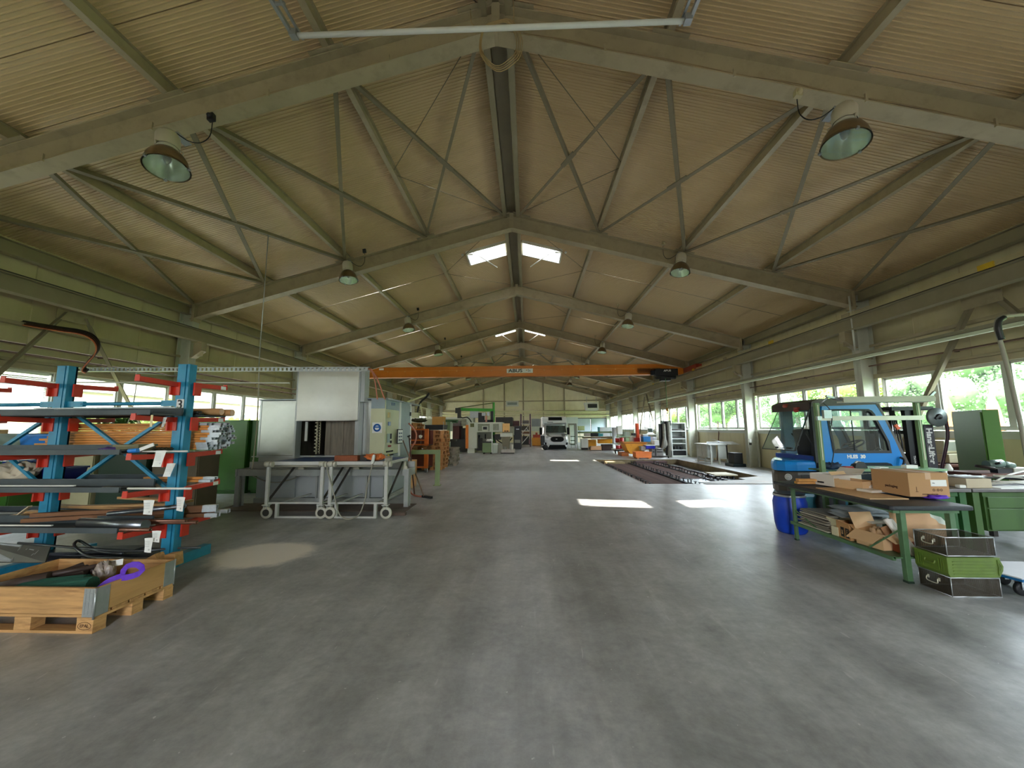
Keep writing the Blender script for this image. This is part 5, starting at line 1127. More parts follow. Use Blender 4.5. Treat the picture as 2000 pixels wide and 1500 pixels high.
WOODN_ = WOODN; WOODN = GREYW; build_pallet(s0, .8, 1.2, .155); WOODN = WOODN_
for i in range(1, 5): dup(s0, (-3.15+R.uniform(-.05, .05), 17.1, .155*i), R.uniform(-.1, .1), 'grey weathered pallet, %s one behind the right-hand stack' % order[i])
# orange steel frames in front of the left stack
ORF = mat('frame_orange', (214, 104, 30), .45, var=.15, scale=5)
t = thing('cage_pallet', 'orange steel stacking frames with dark barred openings in front of the pallet stacks', 'frame', (-4.0, 14.3, 0)); X0_, X1_, Y_ = -4.9, -3.32, 14.15
def ob(g, nm='bar', m_=ORF): return obj(nm, g, m_, t, world=True)
ob(MB().bx(X1_-.14, X1_, Y_, Y_+.12, .15, .82), 'post'); ob(MB().bx(X1_-.14, X1_, Y_, Y_+.12, .98, 1.6), 'post'); ob(MB().bx(X0_, X0_+.1, Y_, Y_+.1, .15, 1.6), 'post')
for z in (.17, .78, 1.0, 1.16, 1.56): ob(MB().bx(X0_, X1_, Y_, Y_+.06, z, z+.045), 'rail')
for i in range(7): ob(MB().bx(X0_+.1+.2*i, X0_+.115+.2*i, Y_+.02, Y_+.03, 1.0, 1.56), 'bar', PIPEG)
for z0 in (.17, 1.0):
    ob(MB().bx(X0_, X1_, Y_+.75, Y_+.78, z0, z0+.55), 'back_panel', mat('frame_dark_red', (96, 36, 20), .6, var=.2)); ob(MB().bx(X0_, X1_, Y_+.1, Y_+.75, z0-.02, z0), 'floor_plate', DARKS)
for x in (X1_-.1, X1_-.02, -4.1, -4.8): ob(MB().cyl((x, Y_+.05, 0), (x, Y_+.05, .17), .02, 8), 'foot', GALV)
lone('white_glove', crumple((-3.6, 14.12, 1.25), (.06, .03, .12), 4, 8), PAPER, 'white rag hanging on the upper orange stacking frame', 'rag')
# things on top of the stacks
t = bin_('black_crate', (-3.35, 15.6, 1.56), (.72, .9, .2), BLACK, 'black crate with a metal bail on the right-hand pallet stack', 'crate', .95)
g = MB(); g.tube([(-3.72, 15.2, 1.56), (-3.72, 15.2, 1.86), (-3.70, 15.2, 1.88)], .012, 6); g.tube([(-2.98, 15.2, 1.56), (-2.98, 15.2, 1.86), (-3.0, 15.2, 1.88)], .012, 6); obj('bail', g, GALV, t, world=True)
lone('cardboard_box', MB().bx(-3.7, -3.2, 16.2, 16.6, 1.75, 2.12), mat('ochre_box', (190, 138, 70), .7, var=.1), 'ochre cardboard box behind the black crate on the pallet stack', 'box')
lone('dark_clutter', crumple((-4.0, 15.3, 1.86), (.28, .3, .16), 6), mat('dark_olive', (58, 56, 34)), 'dark heap of straps on the left-hand pallet stack', 'straps')
lone('white_ball', MB().ball((-3.78, 15.1, 1.82), .05, 12), PAPER, 'small white ball-shaped lamp between the pallet stacks', 'lamp')
# ================================================================== forklift behind the benches
FBLUE = mat('forklift_blue', (12, 128, 206), .3, var=.05, scale=2)
FGREY = mat('forklift_brown_grey', (74, 66, 60), .45, var=.12, scale=4)
RUB = mat('rubber_black', (26, 26, 28), .55, var=.1)
CABG = glass('cab_glass', (200, 222, 222), .08, .02, haze=.10)
fk = thing('forklift', 'blue and dark grey four-wheel forklift with a closed cab beside the right-hand windows', 'forklift', (6.3, 7.7, 0))
def fp(nm, g, m_, bevel=0, par=None):
    return obj(nm, g, m_, fk, world=True, bevel=bevel)
def pl_(pts, Y): return [(at(x, y, 'Y', Y)[0], at(x, y, 'Y', Y)[2]) for x, y in pts]
def ring(outer, inner, y0, y1):
    g = MB(); n = len(outer)
    V = [(x, y0, z) for x, z in outer]+[(x, y0, z) for x, z in inner]+[(x, y1, z) for x, z in outer]+[(x, y1, z) for x, z in inner]
    F = []
    for i in range(n):
        j = (i+1) % n; F += [(i, j, n+j, n+i), (2*n+i, 3*n+i, 3*n+j, 2*n+j), (i, 2*n+i, 2*n+j, j), (n+i, n+j, 3*n+j, 3*n+i)]
    return g.add(V, F)
YC = 7.15
out_ = pl_([(1604, 922), (1604, 810), (1605, 795), (1610, 787), (1625, 786), (1665, 786), (1700, 786), (1709, 788), (1715, 795), (1724, 812), (1748, 860), (1776, 922)], YC)
inn_ = pl_([(1627, 885), (1614, 815), (1613, 804), (1616, 800), (1628, 799), (1665, 799), (1695, 799), (1702, 802), (1708, 809), (1714, 822), (1736, 862), (1741, 885)], YC)
fp('door_frame', ring(out_, inn_, YC, YC+.05), FBLUE)
gk = pl_([(1631, 881), (1618, 815), (1617, 807), (1620, 803.5), (1630, 802.5), (1665, 802.5), (1694, 802.5), (1699, 805), (1704, 811), (1710, 823), (1731, 862), (1736, 880)], YC)
fp('window_gasket', ring(inn_, gk, YC-.012, YC+.03), RUB)
cab_c = [(x, YC+.02, z) for x, z in gk]; g = MB(); g.add(cab_c, [tuple(range(len(cab_c)))]); fp('side_window', g, CABG)
a, b = at(1662, 802, 'Y', YC), at(1672, 882, 'Y', YC); fp('sash_bar', MB().beam((a[0], YC+.015, a[2]), (b[0], YC+.015, b[2]), .015, .012), RUB)
# front pillar edging, lower door with its dark panel, lettering, grab handle
P_ = pl_([(1709, 788), (1717, 789), (1734, 822), (1758, 868), (1784, 922), (1776, 922), (1748, 860), (1724, 812)], YC); g = MB(); g.prism(P_, YC+.0, YC+1.1, 'Y'); fp('front_pillar', MB().prism(P_, YC, YC+.08, 'Y'), FGREY); fp('front_pillar', MB().prism(P_, YC+1.03, YC+1.1, 'Y'), FGREY)
fp('lower_door', MB().bx(5.66, 7.05, YC+.005, YC+.05, .45, .93), FBLUE)
a = at(1657, 903, 'Y', YC); b = at(1745, 903, 'Y', YC); g = MB()
g.prism([(a[0], .60), (a[0], .86), (a[0]+.05, .93), (a[0]+.12, .95), (b[0]-.12, .95), (b[0]-.05, .93), (b[0], .86), (b[0], .60)], YC-.01, YC+.02, 'Y'); fp('dark_door_panel', g, mat('smoked_panel', (28, 40, 46), .25, var=.1))
tx = at(1672, 892, 'Y', YC); text('lettering', 'HLES  30', .085, PAPER, fk, (tx[0]-6.3, YC-7.7-.004, tx[2]), (pi/2, 0, 0), bold=.004)
fp('grab_handle', MB().tube([(at(1755, 893, 'Y', YC)[0], YC-.02, at(1755, 893, 'Y', YC)[2]), (at(1759, 893, 'Y', YC)[0], YC-.06, 1.0), (7.02, YC-.06, .9), (7.03, YC-.02, .84)], .018, 8), RUB)
# far side of the cab: open frame with glass
fo = [(x, z) for x, z in out_]; fi = [(x*.97+.19, z) for x, z in inn_]
fp('far_door_frame', ring(out_, inn_, YC+1.07, YC+1.11), mat('cab_inner_grey', (92, 120, 136), .5, var=.08))
fp('rear_pillar', MB().bx(5.58, 5.66, YC, YC+.09, .8, 2.04).bx(5.60, 5.66, YC-.02, YC+.1, .8, .95), RUB); fp('rear_pillar', MB().bx(5.74, 5.94, YC+1.03, YC+1.11, .95, 2.02), mat('cab_inner_grey', (92, 120, 136)))
g = MB(); g.prism([(5.58, 1.96), (5.60, 2.05), (5.72, 2.10), (6.72, 2.12), (6.78, 2.05), (6.72, 1.99)], YC-.01, YC+1.12, 'Y'); fp('roof', g, FGREY)
fp('rear_header', MB().bx(5.56, 5.62, YC+.02, YC+1.08, 1.90, 2.03), mat('header_brown', (60, 46, 42), .5))
fp('rear_sill', MB().bx(5.56, 5.7, YC+.05, YC+1.08, .98, 1.06), mat('deep_blue', (14, 60, 150), .4))
# opened rear window with gas struts
Q = [Vector((5.58, 7.17, 1.93)), Vector((5.58, 8.06, 1.93)), Vector((5.27, 8.18, 1.15)), Vector((5.25, 7.18, 1.16))]
g = MB(); g.add(Q, [(0, 1, 2, 3)]); rw = fp('rear_window', g, CABG)
g = MB(); g.beam(Q[0], Q[3], .02, .02); g.beam(Q[1], Q[2], .012, .012); g.beam(Q[2], Q[3], .012, .014); fp('rear_window_edge', g, RUB)
g = MB()
for t_ in (.18, .55): c = Q[3].lerp(Q[2], t_)+Vector((.02, 0, .04)); g.box(c, (.03, .14 if t_ < .2 else .05, .035))
c = Q[0].lerp(Q[3], .85); g.box(c, (.04, .03, .05)); fp('window_latch', g, RUB)
fp('gas_strut', MB().cyl(Q[0].lerp(Q[3], .45)+Vector((0, .04, 0)), (5.64, 7.22, 1.15), .012, 6), RUB)
for y, c_, nm in ((7.45, (176, 54, 40), 'tail_lamp'), (7.75, (150, 60, 46), 'beacon')):
    g = MB(); g.ball((5.52, y, 1.90 if nm == 'tail_lamp' else 2.0), (.045, .05, .035), 10); g.box((5.53, y, 1.95 if nm == 'tail_lamp' else 2.03), (.05, .09, .02)); fp(nm, g, mat('lamp_'+nm, c_, .3))
# counterweight and bonnet
def cw(z0, z1, grow=0, top=.0):
    pts = [(5.68, 7.16), (5.25, 7.16), (5.06, 7.2), (4.98, 7.3), (4.99, 7.42), (5.1, 7.66), (5.3, 7.95), (5.5, 8.14), (5.7, 8.24), (6.3, 8.25), (6.3, 7.16)]
    g = MB(); c = Vector((5.6, 7.7, 0)); P = [Vector((x, y, 0)) for x, y in pts]
    R_ = [[p for p in P], [p for p in P], [c+(p-c)*.97 for p in P], [c+(p-c)*.88 for p in P]]
    Z_ = [z0, z1-.07, z1-.02, z1+top]
    n = len(P); V = []
    for r_, z in zip(R_, Z_): V += [(p.x, p.y, z) for p in r_]
    F = [(i*n+k, i*n+(k+1) % n, (i+1)*n+(k+1) % n, (i+1)*n+k) for i in range(3) for k in range(n)]+[tuple(range(3*n, 4*n)), tuple(range(n-1, -1, -1))]
    return g.add(V, F)
fp('bonnet', cw(.80, .985, 0, .0), FBLUE, .01)
fp('counterweight', cw(.42, .80), FGREY, .01)
fp('counterweight_base', cw(.16, .42), mat('forklift_teal', (34, 110, 128), .4, var=.08))
a = at(1524, 931, 'Y', 7.25); g = MB()
for r in (.055, .036, .018): g.lathe([(r-.009, 0), (r, 0), (r, .004), (r-.009, .004)], (5.08, 7.165, .70), 18, (-.35, -1, 0))
fp('round_emblem', g, PAPER)
g = MB()
for i in range(9): g.bx(5.3, 5.9, 7.145, 7.155, .50+.028*i, .512+.028*i)
fp('side_grille', g, RUB)
fp('chassis', MB().bx(5.6, 7.3, 7.2, 8.2, .25, .8), RUB)
for x in (5.75, 7.15):
    for y0, y1 in ((7.1, 7.35), (8.02, 8.27)):
        g = MB(); r = .25 if x < 6 else .32; g.lathe([(.1, -.1), (r-.03, -.125), (r, -.1), (r, .1), (r-.03, .125), (.1, .1)], (x, (y0+y1)/2, r), 24, (0, 1, 0)); g.cyl((x, (y0+y1)/2-.09, r), (x, (y0+y1)/2+.09, r), .12, 14); fp('wheel', g, RUB)
# seat, wheel, dash inside the cab
g = MB(); g.bx(5.75, 6.2, 7.4, 7.95, .8, 1.0); g.box((5.82, 7.68, 1.25), (.14, .46, .6), rot=Matrix.Rotation(-.15, 3, 'Y')); fp('seat', g, BLACK, .03)
g = MB(); c = Vector((6.62, 7.6, 1.25)); nrm = Vector((-.5, 0, 1)).normalized(); e1 = Vector((0, 1, 0)); e2 = nrm.cross(e1)
g.tube([c+e1*.18*cos(k*pi/10)+e2*.18*sin(k*pi/10) for k in range(20)], .016, 8, True); g.cyl(c, c+e2*.17, .012, 6); g.cyl(c, c-e2*.17, .012, 6); g.cyl(c, c+e1*.17, .012, 6); g.cyl(c, (6.78, 7.6, .92), .035, 10); fp('steering_wheel', g, BLACK)
g = MB(); g.prism([(6.6, .8), (6.65, 1.06), (6.8, 1.14), (7.05, 1.02), (7.1, .8)], 7.25, 8.2, 'Y'); g.tube([(6.7, 7.3, 1.1), (6.82, 7.3, 1.2), (6.95, 7.35, 1.12)], .02, 6); fp('dashboard', g, BLACK)
fp('lever', MB().cyl((5.9, 8.0, 1.3), (5.78, 8.02, 1.46), .015, 8).cyl((5.9, 8.0, 1.3), (5.9, 8.0, .95), .01, 6), RUB)
# mast
MA = mat('mast_black', (24, 24, 26), .4, .3, var=.1)
for y in (7.25, 8.05):
    fp('mast_upright', MB().ibeam((7.36, y, .1), (7.36, y, 1.93), .08, .16, (1, 0, 0)), MA); fp('mast_upright', MB().bx(7.47, 7.55, y-.05, y+.05, .1, 1.9), MA)
for q in ((7.05, 7.78, 7.2, 8.1, 1.88, 1.95), (7.3, 7.5, 7.3, 8.0, 1.0, 1.1), (7.3, 7.5, 7.3, 8.0, 1.45, 1.52)): fp('mast_crossbar', MB().bx(*q), MA)
fp('lift_cylinder', MB().cyl((7.25, 7.5, .2), (7.25, 7.5, 1.8), .045, 12), mat('chromed', (225, 225, 230), .15, .9)); fp('lift_cylinder', MB().cyl((7.3, 7.85, .2), (7.3, 7.85, 1.55), .035, 12), MA)
g = MB()
for i in range(4): g.tube([(7.1+.05*i, 7.3+.03*i, 1.88), (7.08+.05*i, 7.28, 1.3), (7.12+.04*i, 7.3, .9)], .012, 6)
fp('hydraulic_hose', g, RUB)
g = MB(); g.box((0, 0, 0), (.16, .02, 1.0)); o = obj('label_column', g, mat('label_grey', (70, 68, 74), .5, var=.06), fk, loc=(7.64-6.3, 7.2-7.7, 1.12))
text('side_lettering', 'HanseLifter', .135, PAPER, fk, (7.63-6.3, 7.185-7.7, 1.24), (pi/2, pi/2, 0), bold=.005)
text('small_lettering', 'TNVH', .05, PAPER, fk, (7.3-6.3, 7.16-7.7, 1.0), (pi/2, pi/2, 0))
for y in (7.62, 8.0): fp('fork', MB().bx(7.6, 8.75, y-.06, y+.06, .05, .09).bx(7.58, 7.62, y-.06, y+.06, .05, .7), DARKS)
fp('emergency_hammer', MB().beam((6.98, 7.1, 1.62), (7.03, 7.1, 1.54), .05, .03, (0, 1, 0)), mat('hammer_orange', (230, 96, 50), .5)); 
# reel at the mast head
g = MB(); g.lathe([(.0, 0), (.06, -.02), (.12, -.01), (.165, .0), (.17, .02), (.165, .05), (.0, .06)], (7.71, 7.12, 1.75), 26, (0, -1, 0)); fp('hose_reel', g, mat('reel_grey', (120, 130, 130), .4, .3, var=.1))
g = MB(); g.lathe([(0, .061), (.05, .062), (.05, .075), (0, .08)], (7.71, 7.12, 1.76), 14, (0, -1, 0)); g.beam((7.63, 7.04, 1.72), (7.72, 7.04, 1.80), .03, .02, (0, 1, 0)); fp('reel_hub', g, RUB)
g = MB(); g.tube([(7.86, 7.1, 1.72), (7.87, 7.12, 1.4), (7.80, 7.2, .9), (7.72, 7.25, .5)], .025, 8); lone('purple_hose', g, mat('aubergine_hose', (58, 22, 44), .4), 'dark purple hose hanging right of the forklift mast', 'hose')

# ================================================================== workbench with boxes in the foreground right
BGREEN = mat('bench_green', (84, 118, 82), .45, var=.12, scale=5, dirt=(60, 84, 58), dscale=4)
RUBT = mat('bench_top_rubber', (36, 40, 46), .5, var=.2, scale=5, bump=.3)
wb_ = thing('packing_bench', 'green steel packing bench with a black rubber top, nearest on the right', 'workbench', (4.5, 5.1, 0))
def w_(nm, g, m_, bevel=0): return obj(nm, g, m_, wb_, world=True, bevel=bevel)
TX0, TX1, TY0, TY1, TZ = 4.10, 4.93, 4.14, 6.02, .785
w_('bench_top', MB().prism([(TX0+.03, TY0), (TX1-.03, TY0), (TX1, TY0+.05), (TX1, TY1), (TX0, TY1), (TX0, TY0+.03)], TZ-.045, TZ, 'Z'), RUBT, .012)
for x, y in ((4.29, 4.26), (4.2, 5.75), (4.82, 4.3), (4.82, 5.8)):
    s_ = .027 if y < 5 else .02
    w_('leg', MB().bx(x-s_, x+s_, y-s_, y+s_, .02, TZ-.045), BGREEN, .004); w_('foot', MB().bx(x-s_*1.1, x+s_*1.1, y-s_*1.1, y+s_*1.1, 0, .02), mat('foot_dark_green', (34, 54, 40), .5))
w_('lower_shelf', MB().bx(4.17, 4.86, 4.26, 5.8, .235, .25), BGREEN); w_('shelf_edge', MB().bx(4.16, 4.19, 4.26, 5.8, .215, .255), BGREEN); w_('apron', MB().bx(4.2, 4.86, 4.24, 4.28, TZ-.09, TZ-.045).bx(4.18, 4.2, 4.26, 5.8, TZ-.075, TZ-.045), BGREEN)
w_('cross_strut', MB().beam((4.27, 4.27, .52), (4.2, 4.62, .22), .014, .014), BGREEN); w_('cross_strut', MB().beam((4.2, 5.74, .42), (4.2, 5.3, .24), .012, .012), BGREEN)
def carton(name, x0, x1, y0, y1, z0, h, m_, label, rz_=0, open_=False, cat='box', flaps=(), t_=.006):
    w, d = x1-x0, y1-y0; t = thing(name, label, cat, ((x0+x1)/2, (y0+y1)/2, z0), rz_)
    if not open_: obj('carton', MB().bx(-w/2, w/2, -d/2, d/2, 0, h), m_, t, bevel=.003); return t
    g = MB(); g.bx(-w/2, w/2, -d/2, d/2, 0, t_)
    for q in ((-w/2, w/2, -d/2, -d/2+t_), (-w/2, w/2, d/2-t_, d/2), (-w/2, -w/2+t_, -d/2+t_, d/2-t_), (w/2-t_, w/2, -d/2+t_, d/2-t_)): g.bx(q[0], q[1], q[2], q[3], t_, h)
    obj('carton', g, m_, t)
    for side, L, ang in flaps:      # flap hinged at the rim, folded outwards by ang
        g = MB()
        ax = {'-y': ((-w/2, -d/2, h), (w/2, -d/2, h), Vector((0, -1, 0))), 'y': ((-w/2, d/2, h), (w/2, d/2, h), Vector((0, 1, 0))), '-x': ((-w/2, -d/2, h), (-w/2, d/2, h), Vector((-1, 0, 0))), 'x': ((w/2, -d/2, h), (w/2, d/2, h), Vector((1, 0, 0)))}[side]
        a_, b_ = Vector(ax[0]), Vector(ax[1]); v = (ax[2]*cos(ang)+Vector((0, 0, sin(ang))))*L; n_ = Vector((0, 0, .004)); g.add([a_, b_, b_+v, a_+v, a_+n_, b_+n_, b_+v+n_, a_+v+n_], [(0, 1, 2, 3), (7, 6, 5, 4), (0, 4, 5, 1), (1, 5, 6, 2), (2, 6, 7, 3), (3, 7, 4, 0)]); obj('flap', g, m_, t)
    return t
KB = mat('kraft_card_box', (184, 142, 98), .75, var=.06, scale=2); INKB = mat('brown_ink', (84, 52, 34), .8, var=0)
BB = carton('shipping_carton', 4.655, 5.085, 4.52, 4.98, .812, .262, KB, 'large brown shipping carton with a white address label on the packing bench')
bb = lambda x, y, z: (x-4.87, y-4.75, z-.812)
obj('address_label', MB().bx(.02, .19, -.2325, -.2305, .115, .185), PAPER, BB); obj('tape', MB().bx(-.03, .03, -.2315, -.2305, .19, .262).bx(-.03, .03, -.23, .23, .262, .2635), mat('clear_tape', (206, 170, 140), .3), BB)
text('lettering', 'www.mygreenbox.com', .018, INKB, BB, (0.0, -.2325, .03), (pi/2, 0, 0)); text('label_lettering', 'An:', .018, mat('grey_print', (150, 150, 150)), BB, (.05, -.234, .15), (pi/2, 0, 0)); text('side_lettering', 'packaging', .04, INKB, BB, (-.2175, -.02, .09), (pi/2, 0, -pi/2))
g = MB()
for x in (.045, .09, .125): g.lathe([(.008, 0), (.014, 0)], (x, -.2325, .075), 10, (0, -1, 0))
g.bx(-.14, -.135, -.2325, -.2315, .06, .11); g.bx(-.15, -.12, -.2325, -.2315, .055, .06); obj('symbols', g, INKB, BB)
carton('shallow_box', 4.20, 4.62, 4.5, 5.3, .786, .012, KRAFTL, 'flat brown cardboard sheet lying on the packing bench', cat='cardboard')
t = carton('shoe_box', 4.50, 4.76, 5.02, 5.36, .80, .11, KRAFTL, 'open brown shoe box with a white striped triangle mark on the packing bench', .25, True, flaps=(('y', .1, .9),))
g = MB()
for i in range(3): g.prism([(-.03+.02*i, 0), (-.018+.02*i, 0), (-.012+.02*i-.006, .018+.010*i), (-.024+.02*i-.006, .022+.010*i)], -.175, -.1735, 'Y')
obj('striped_mark', g, PAPER, t, loc=(-.0, .0, .035))
t = carton('white_box', 4.42, 4.86, 5.36, 5.70, .80, .15, mat('white_card', (222, 214, 204), .6, var=.04), 'open white shoe box with barcode labels behind the brown shoe box', .2, True, flaps=(('-y', .16, .2), ('x', .1, .7)))
g = MB()
for i in range(12): g.bx(-.225, -.2205, -.03+.008*i, -.026+.008*i, .03, .05)
obj('barcode', g, INK, t)
carton('flat_white_box', 4.50, 4.80, 4.86, 5.04, .80, .03, mat('white_card', (222, 214, 204)), 'small white box lid in front of the brown shoe box', .15, cat='lid')
for i, (y, z) in enumerate(((5.62, .80), (5.60, .838))):
    lone('pine_block', MB().box((4.30+.01*i, y, z+.016), (.26, .07, .032), rz=-.05), mat('fresh_pine', (214, 154, 86), .6, var=.15, scale=8), ('lower', 'upper')[i]+' of two stacked pine blocks at the far end of the packing bench', 'wood')
g = MB(); g.tube([(4.52, 5.6, .80), (4.53, 5.6, .87), (4.56, 5.62, .91), (4.6, 5.65, .88), (4.62, 5.63, .81)], .008, 6); lone('red_tool', g, mat('tool_red', (160, 40, 40), .4), 'red and black tool between the pine blocks and the white box', 'tool')
lone('purple_strap', crumple((4.93, 4.52, .787), (.12, .06, .045), 13, 10), PURP, 'purple strap squeezed under the big shipping carton', 'strap')
# things on the lower shelf
GRS = mat('grey_card', (138, 132, 120), .7, var=.15, scale=3)
for i in range(9):
    lone('card_sheet', MB().box((4.42+R.uniform(-.03, .03), 5.42+R.uniform(-.03, .02), .262+.024*i), (.42, .52, .012), rot=Matrix.Rotation(R.uniform(-.04, .04), 3, 'X')), GRS if i % 3 else mat('pale_card', (196, 190, 174), .7, var=.1), order[i]+' grey board of the pile on the lower shelf of the packing bench', 'board')
PLB = mat('white_bag', (214, 220, 224), .35, var=.15, scale=12)
for i in range(7):
    t_ = thing('padded_envelope', ('bottom', 'second', 'third', 'fourth', 'fifth', 'sixth', 'top')[i]+' white plastic envelope of the pile on the lower bench shelf', 'envelope', (4.5+R.uniform(-.02, .03), 5.02+R.uniform(-.03, .03), .49+.017*i), R.uniform(-.3, .2))
    ph = R.random()*6; g = MB(); g.grid(lambda u, v: ((u-.5)*.5, (v-.5)*.34, .014*sin(pi*u)*sin(pi*v)+.006*sin(u*9+ph)), 10, 6); g.grid(lambda u, v: ((u-.5)*.5, (v-.5)*.34, -.004*sin(pi*u)*sin(pi*v)+.006*sin(u*9+ph)), 10, 6); obj('envelope', g, PLB, t_)
lone('board_stack', MB().bx(4.35, 4.65, 4.9, 5.15, .25, .48), GRS, 'grey carton under the white envelopes on the lower shelf', 'box', bevel=.004)
t = bin_('beige_bin', (4.33, 5.12, .25), (.17, .16, .19), mat('beige_plastic', (206, 202, 172), .5, var=.08), 'beige plastic bin with a block in front on the lower shelf', 'bin', .8)
lone('beige_block', MB().bx(4.20, 4.25, 5.0, 5.1, .255, .36), mat('cream_block', (222, 214, 180), .5), 'cream block standing before the beige bin', 'block')
t = carton('printed_carton', 4.20, 4.42, 4.80, 5.02, .255, .19, KRAFT, 'brown carton with black lettering panels on the lower shelf', -.1, True, flaps=(('-x', .12, .35), ('-y', .1, -.5)))
for i, s_ in enumerate(('BIC', 'ACRY')):
    obj('black_panel', MB().bx(-.114, -.112, -.02-.08*i, .035-.08*i, .02, .13), INK, t); text('lettering', s_, .035, KRAFTL, t, (-.1155, .008-.08*i, .075), (0, -pi/2, pi), ext=.001)
carton('open_carton', 4.22, 4.50, 4.46, 4.76, .255, .16, KRAFTL, 'open pale brown carton of crumpled paper spilling over the lower shelf edge', .12, True, flaps=(('-x', .15, -.6), ('y', .18, 1.2), ('-y', .14, -.4)))
lone('crumpled_paper', crumple((4.36, 4.6, .34), (.09, .08, .12), 31, 12), mat('tan_paper', (206, 168, 128), .8, var=.2), 'crumpled brown paper inside the open carton on the lower shelf', 'paper')
for i in range(3): lone('corrugated_strip', MB().beam((4.40+.03*i, 4.46, .27), (4.32+.035*i, 4.5, .50), .09, .008, (0, 1, 0)), mat('corrugated', (150, 106, 70), .8, var=.25, scale=30), ('front', 'middle', 'rear')[i]+' corrugated card strip leaning out of the open carton', 'cardboard')
lone('sheet_pack', MB().bx(4.38, 4.72, 4.72, 5.0, .47, .485), mat('pale_card', (196, 190, 174)), 'pale card sheet bridging the cartons on the lower shelf', 'cardboard')
t = carton('red_brown_box', 4.34, 4.5, 4.33, 4.45, .255, .12, mat('red_brown_card', (150, 74, 44), .7, var=.2), 'reddish brown box in the shade beside the near bench leg')
for i, (x, lab) in enumerate(((4.33, 'white card roll end leaning beside the near bench leg, left one'), (4.37, 'white card roll end leaning beside the near bench leg, right one'))):
    lone('card_roll', MB().beam((x+.09, 4.3, .255), (x-.06, 4.42, .60), .035, .05, (1, 0, 0)), mat('white_board', (216, 206, 196), .6), lab, 'card roll', bevel=.012)
P4 = lambda L, y: [(at(a_, b_, 'Y', y)[0], at(a_, b_, 'Y', y)[2]) for a_, b_ in L]
lone('leaning_board', MB().prism(P4([(1736, 996), (1812, 992), (1818, 1010), (1828, 1015), (1834, 1022), (1848, 1026), (1856, 1062), (1766, 1070), (1748, 1078)], 4.47), 4.47, 4.475, 'Y'), mat('salmon_board', (206, 164, 124), .7, var=.05), 'large salmon-brown card sheet standing behind the near bench leg', 'cardboard')
lone('leaning_board', MB().prism(P4([(1808, 1000), (1822, 1006), (1838, 1010), (1848, 1020), (1853, 1040), (1812, 1040)], 4.52), 4.52, 4.525, 'Y'), mat('bluish_card', (200, 208, 196), .6, var=.06), 'pale wavy card sheet standing behind the salmon-brown one', 'cardboard')
# wire baskets and green box
WIRE = mat('wire_grey_brown', (92, 84, 72), .5, .4, var=.2, scale=60)
def wire_sheet():
    M = bpy.data.materials.new('wire_mesh'); M.use_nodes = True; N = M.node_tree.nodes; L = M.node_tree.links; b = N['Principled BSDF']; b.inputs['Base Color'].default_value = rgb(66, 58, 46); b.inputs['Roughness'].default_value = .5; b.inputs['Metallic'].default_value = .3
    tc = N.new('ShaderNodeTexCoord'); sx = N.new('ShaderNodeSeparateXYZ'); L.new(tc.outputs['Object'], sx.inputs[0]); last = None
    for o_ in ('X', 'Y', 'Z'):
        m1 = N.new('ShaderNodeMath'); m1.operation = 'MULTIPLY'; m1.inputs[1].default_value = 160; L.new(sx.outputs[o_], m1.inputs[0]); m0 = N.new('ShaderNodeMath'); m0.operation = 'ADD'; m0.inputs[1].default_value = 100.6; L.new(m1.outputs[0], m0.inputs[0]); m1 = m0; m2 = N.new('ShaderNodeMath'); m2.operation = 'FRACT'; L.new(m1.outputs[0], m2.inputs[0]); m3 = N.new('ShaderNodeMath'); m3.operation = 'LESS_THAN'; m3.inputs[1].default_value = .36; L.new(m2.outputs[0], m3.inputs[0])
        if last is None: last = m3.outputs[0]
        else: mm = N.new('ShaderNodeMath'); mm.operation = 'MAXIMUM'; L.new(last, mm.inputs[0]); L.new(m3.outputs[0], mm.inputs[1]); last = mm.outputs[0]
    L.new(last, b.inputs['Alpha']); return M
WM = wire_sheet()
def basket(z, label, m_=None):
    x0, x1, y0, y1, h = -.22, .22, -.15, .15, .172
    t = thing('wire_basket', label, 'basket', (4.585, 4.075, z))
    g = MB()
    for q in ((x0, x1, y0, y0+.001), (x0, x1, y1-.001, y1), (x0, x0+.001, y0, y1), (x1-.001, x1, y0, y1)): g.bx(q[0], q[1], q[2], q[3], .0, h)
    g.bx(x0, x1, y0, y1, .0015, .0018); obj('wire_side', g, WM, t)
    g = MB()
    for z_ in (.004, h):
        g.tube([(x0, y0, z_), (x1, y0, z_), (x1, y1, z_), (x0, y1, z_)], .005, 6, True)
    for x in (x0, x1):
        for y in (y0, y1): g.cyl((x, y, 0), (x, y, h), .004, 6)
    obj('rim_wire', g, GALV, t)
    g = MB(); g.tube([(x0-.004, -.05, .12), (x0-.02, -.05, .12), (x0-.022, -.045, .085), (x0-.022, .045, .085), (x0-.02, .05, .12), (x0-.004, .05, .12)], .005, 6); g.box((x0-.004, -.05, .12), (.01, .012, .03)); g.box((x0-.004, .05, .12), (.01, .012, .03)); obj('handle', g, mat('bright_handle', (212, 208, 190), .3, .5), t); return t
basket(.0, 'grey-brown wire mesh basket with a bail handle, bottom of the stack by the bench leg')
basket(.366, 'empty grey-brown wire mesh basket, topmost of the stack by the bench leg')
t = thing('stacking_box', 'olive green ribbed steel box between the two wire baskets', 'box', (4.585, 4.075, .178)); GB = mat('box_olive_green', (92, 116, 40), .45, var=.15, scale=8, dirt=(66, 84, 26), dscale=6)
g = MB(); g.prism([(-.22, 0), (.225, 0), (.262, .06), (.27, .10), (.24, .175), (-.235, .175), (-.235, .03)], -.155, .155, 'Y'); obj('shell', g, GB, t, bevel=.004)
for i in range(5): obj('pressed_rib', MB().beam((-.19, -.158, .03+.028*i), (.20-.012*abs(i-2), -.158, .03+.028*i), .005, .006), GB, t)
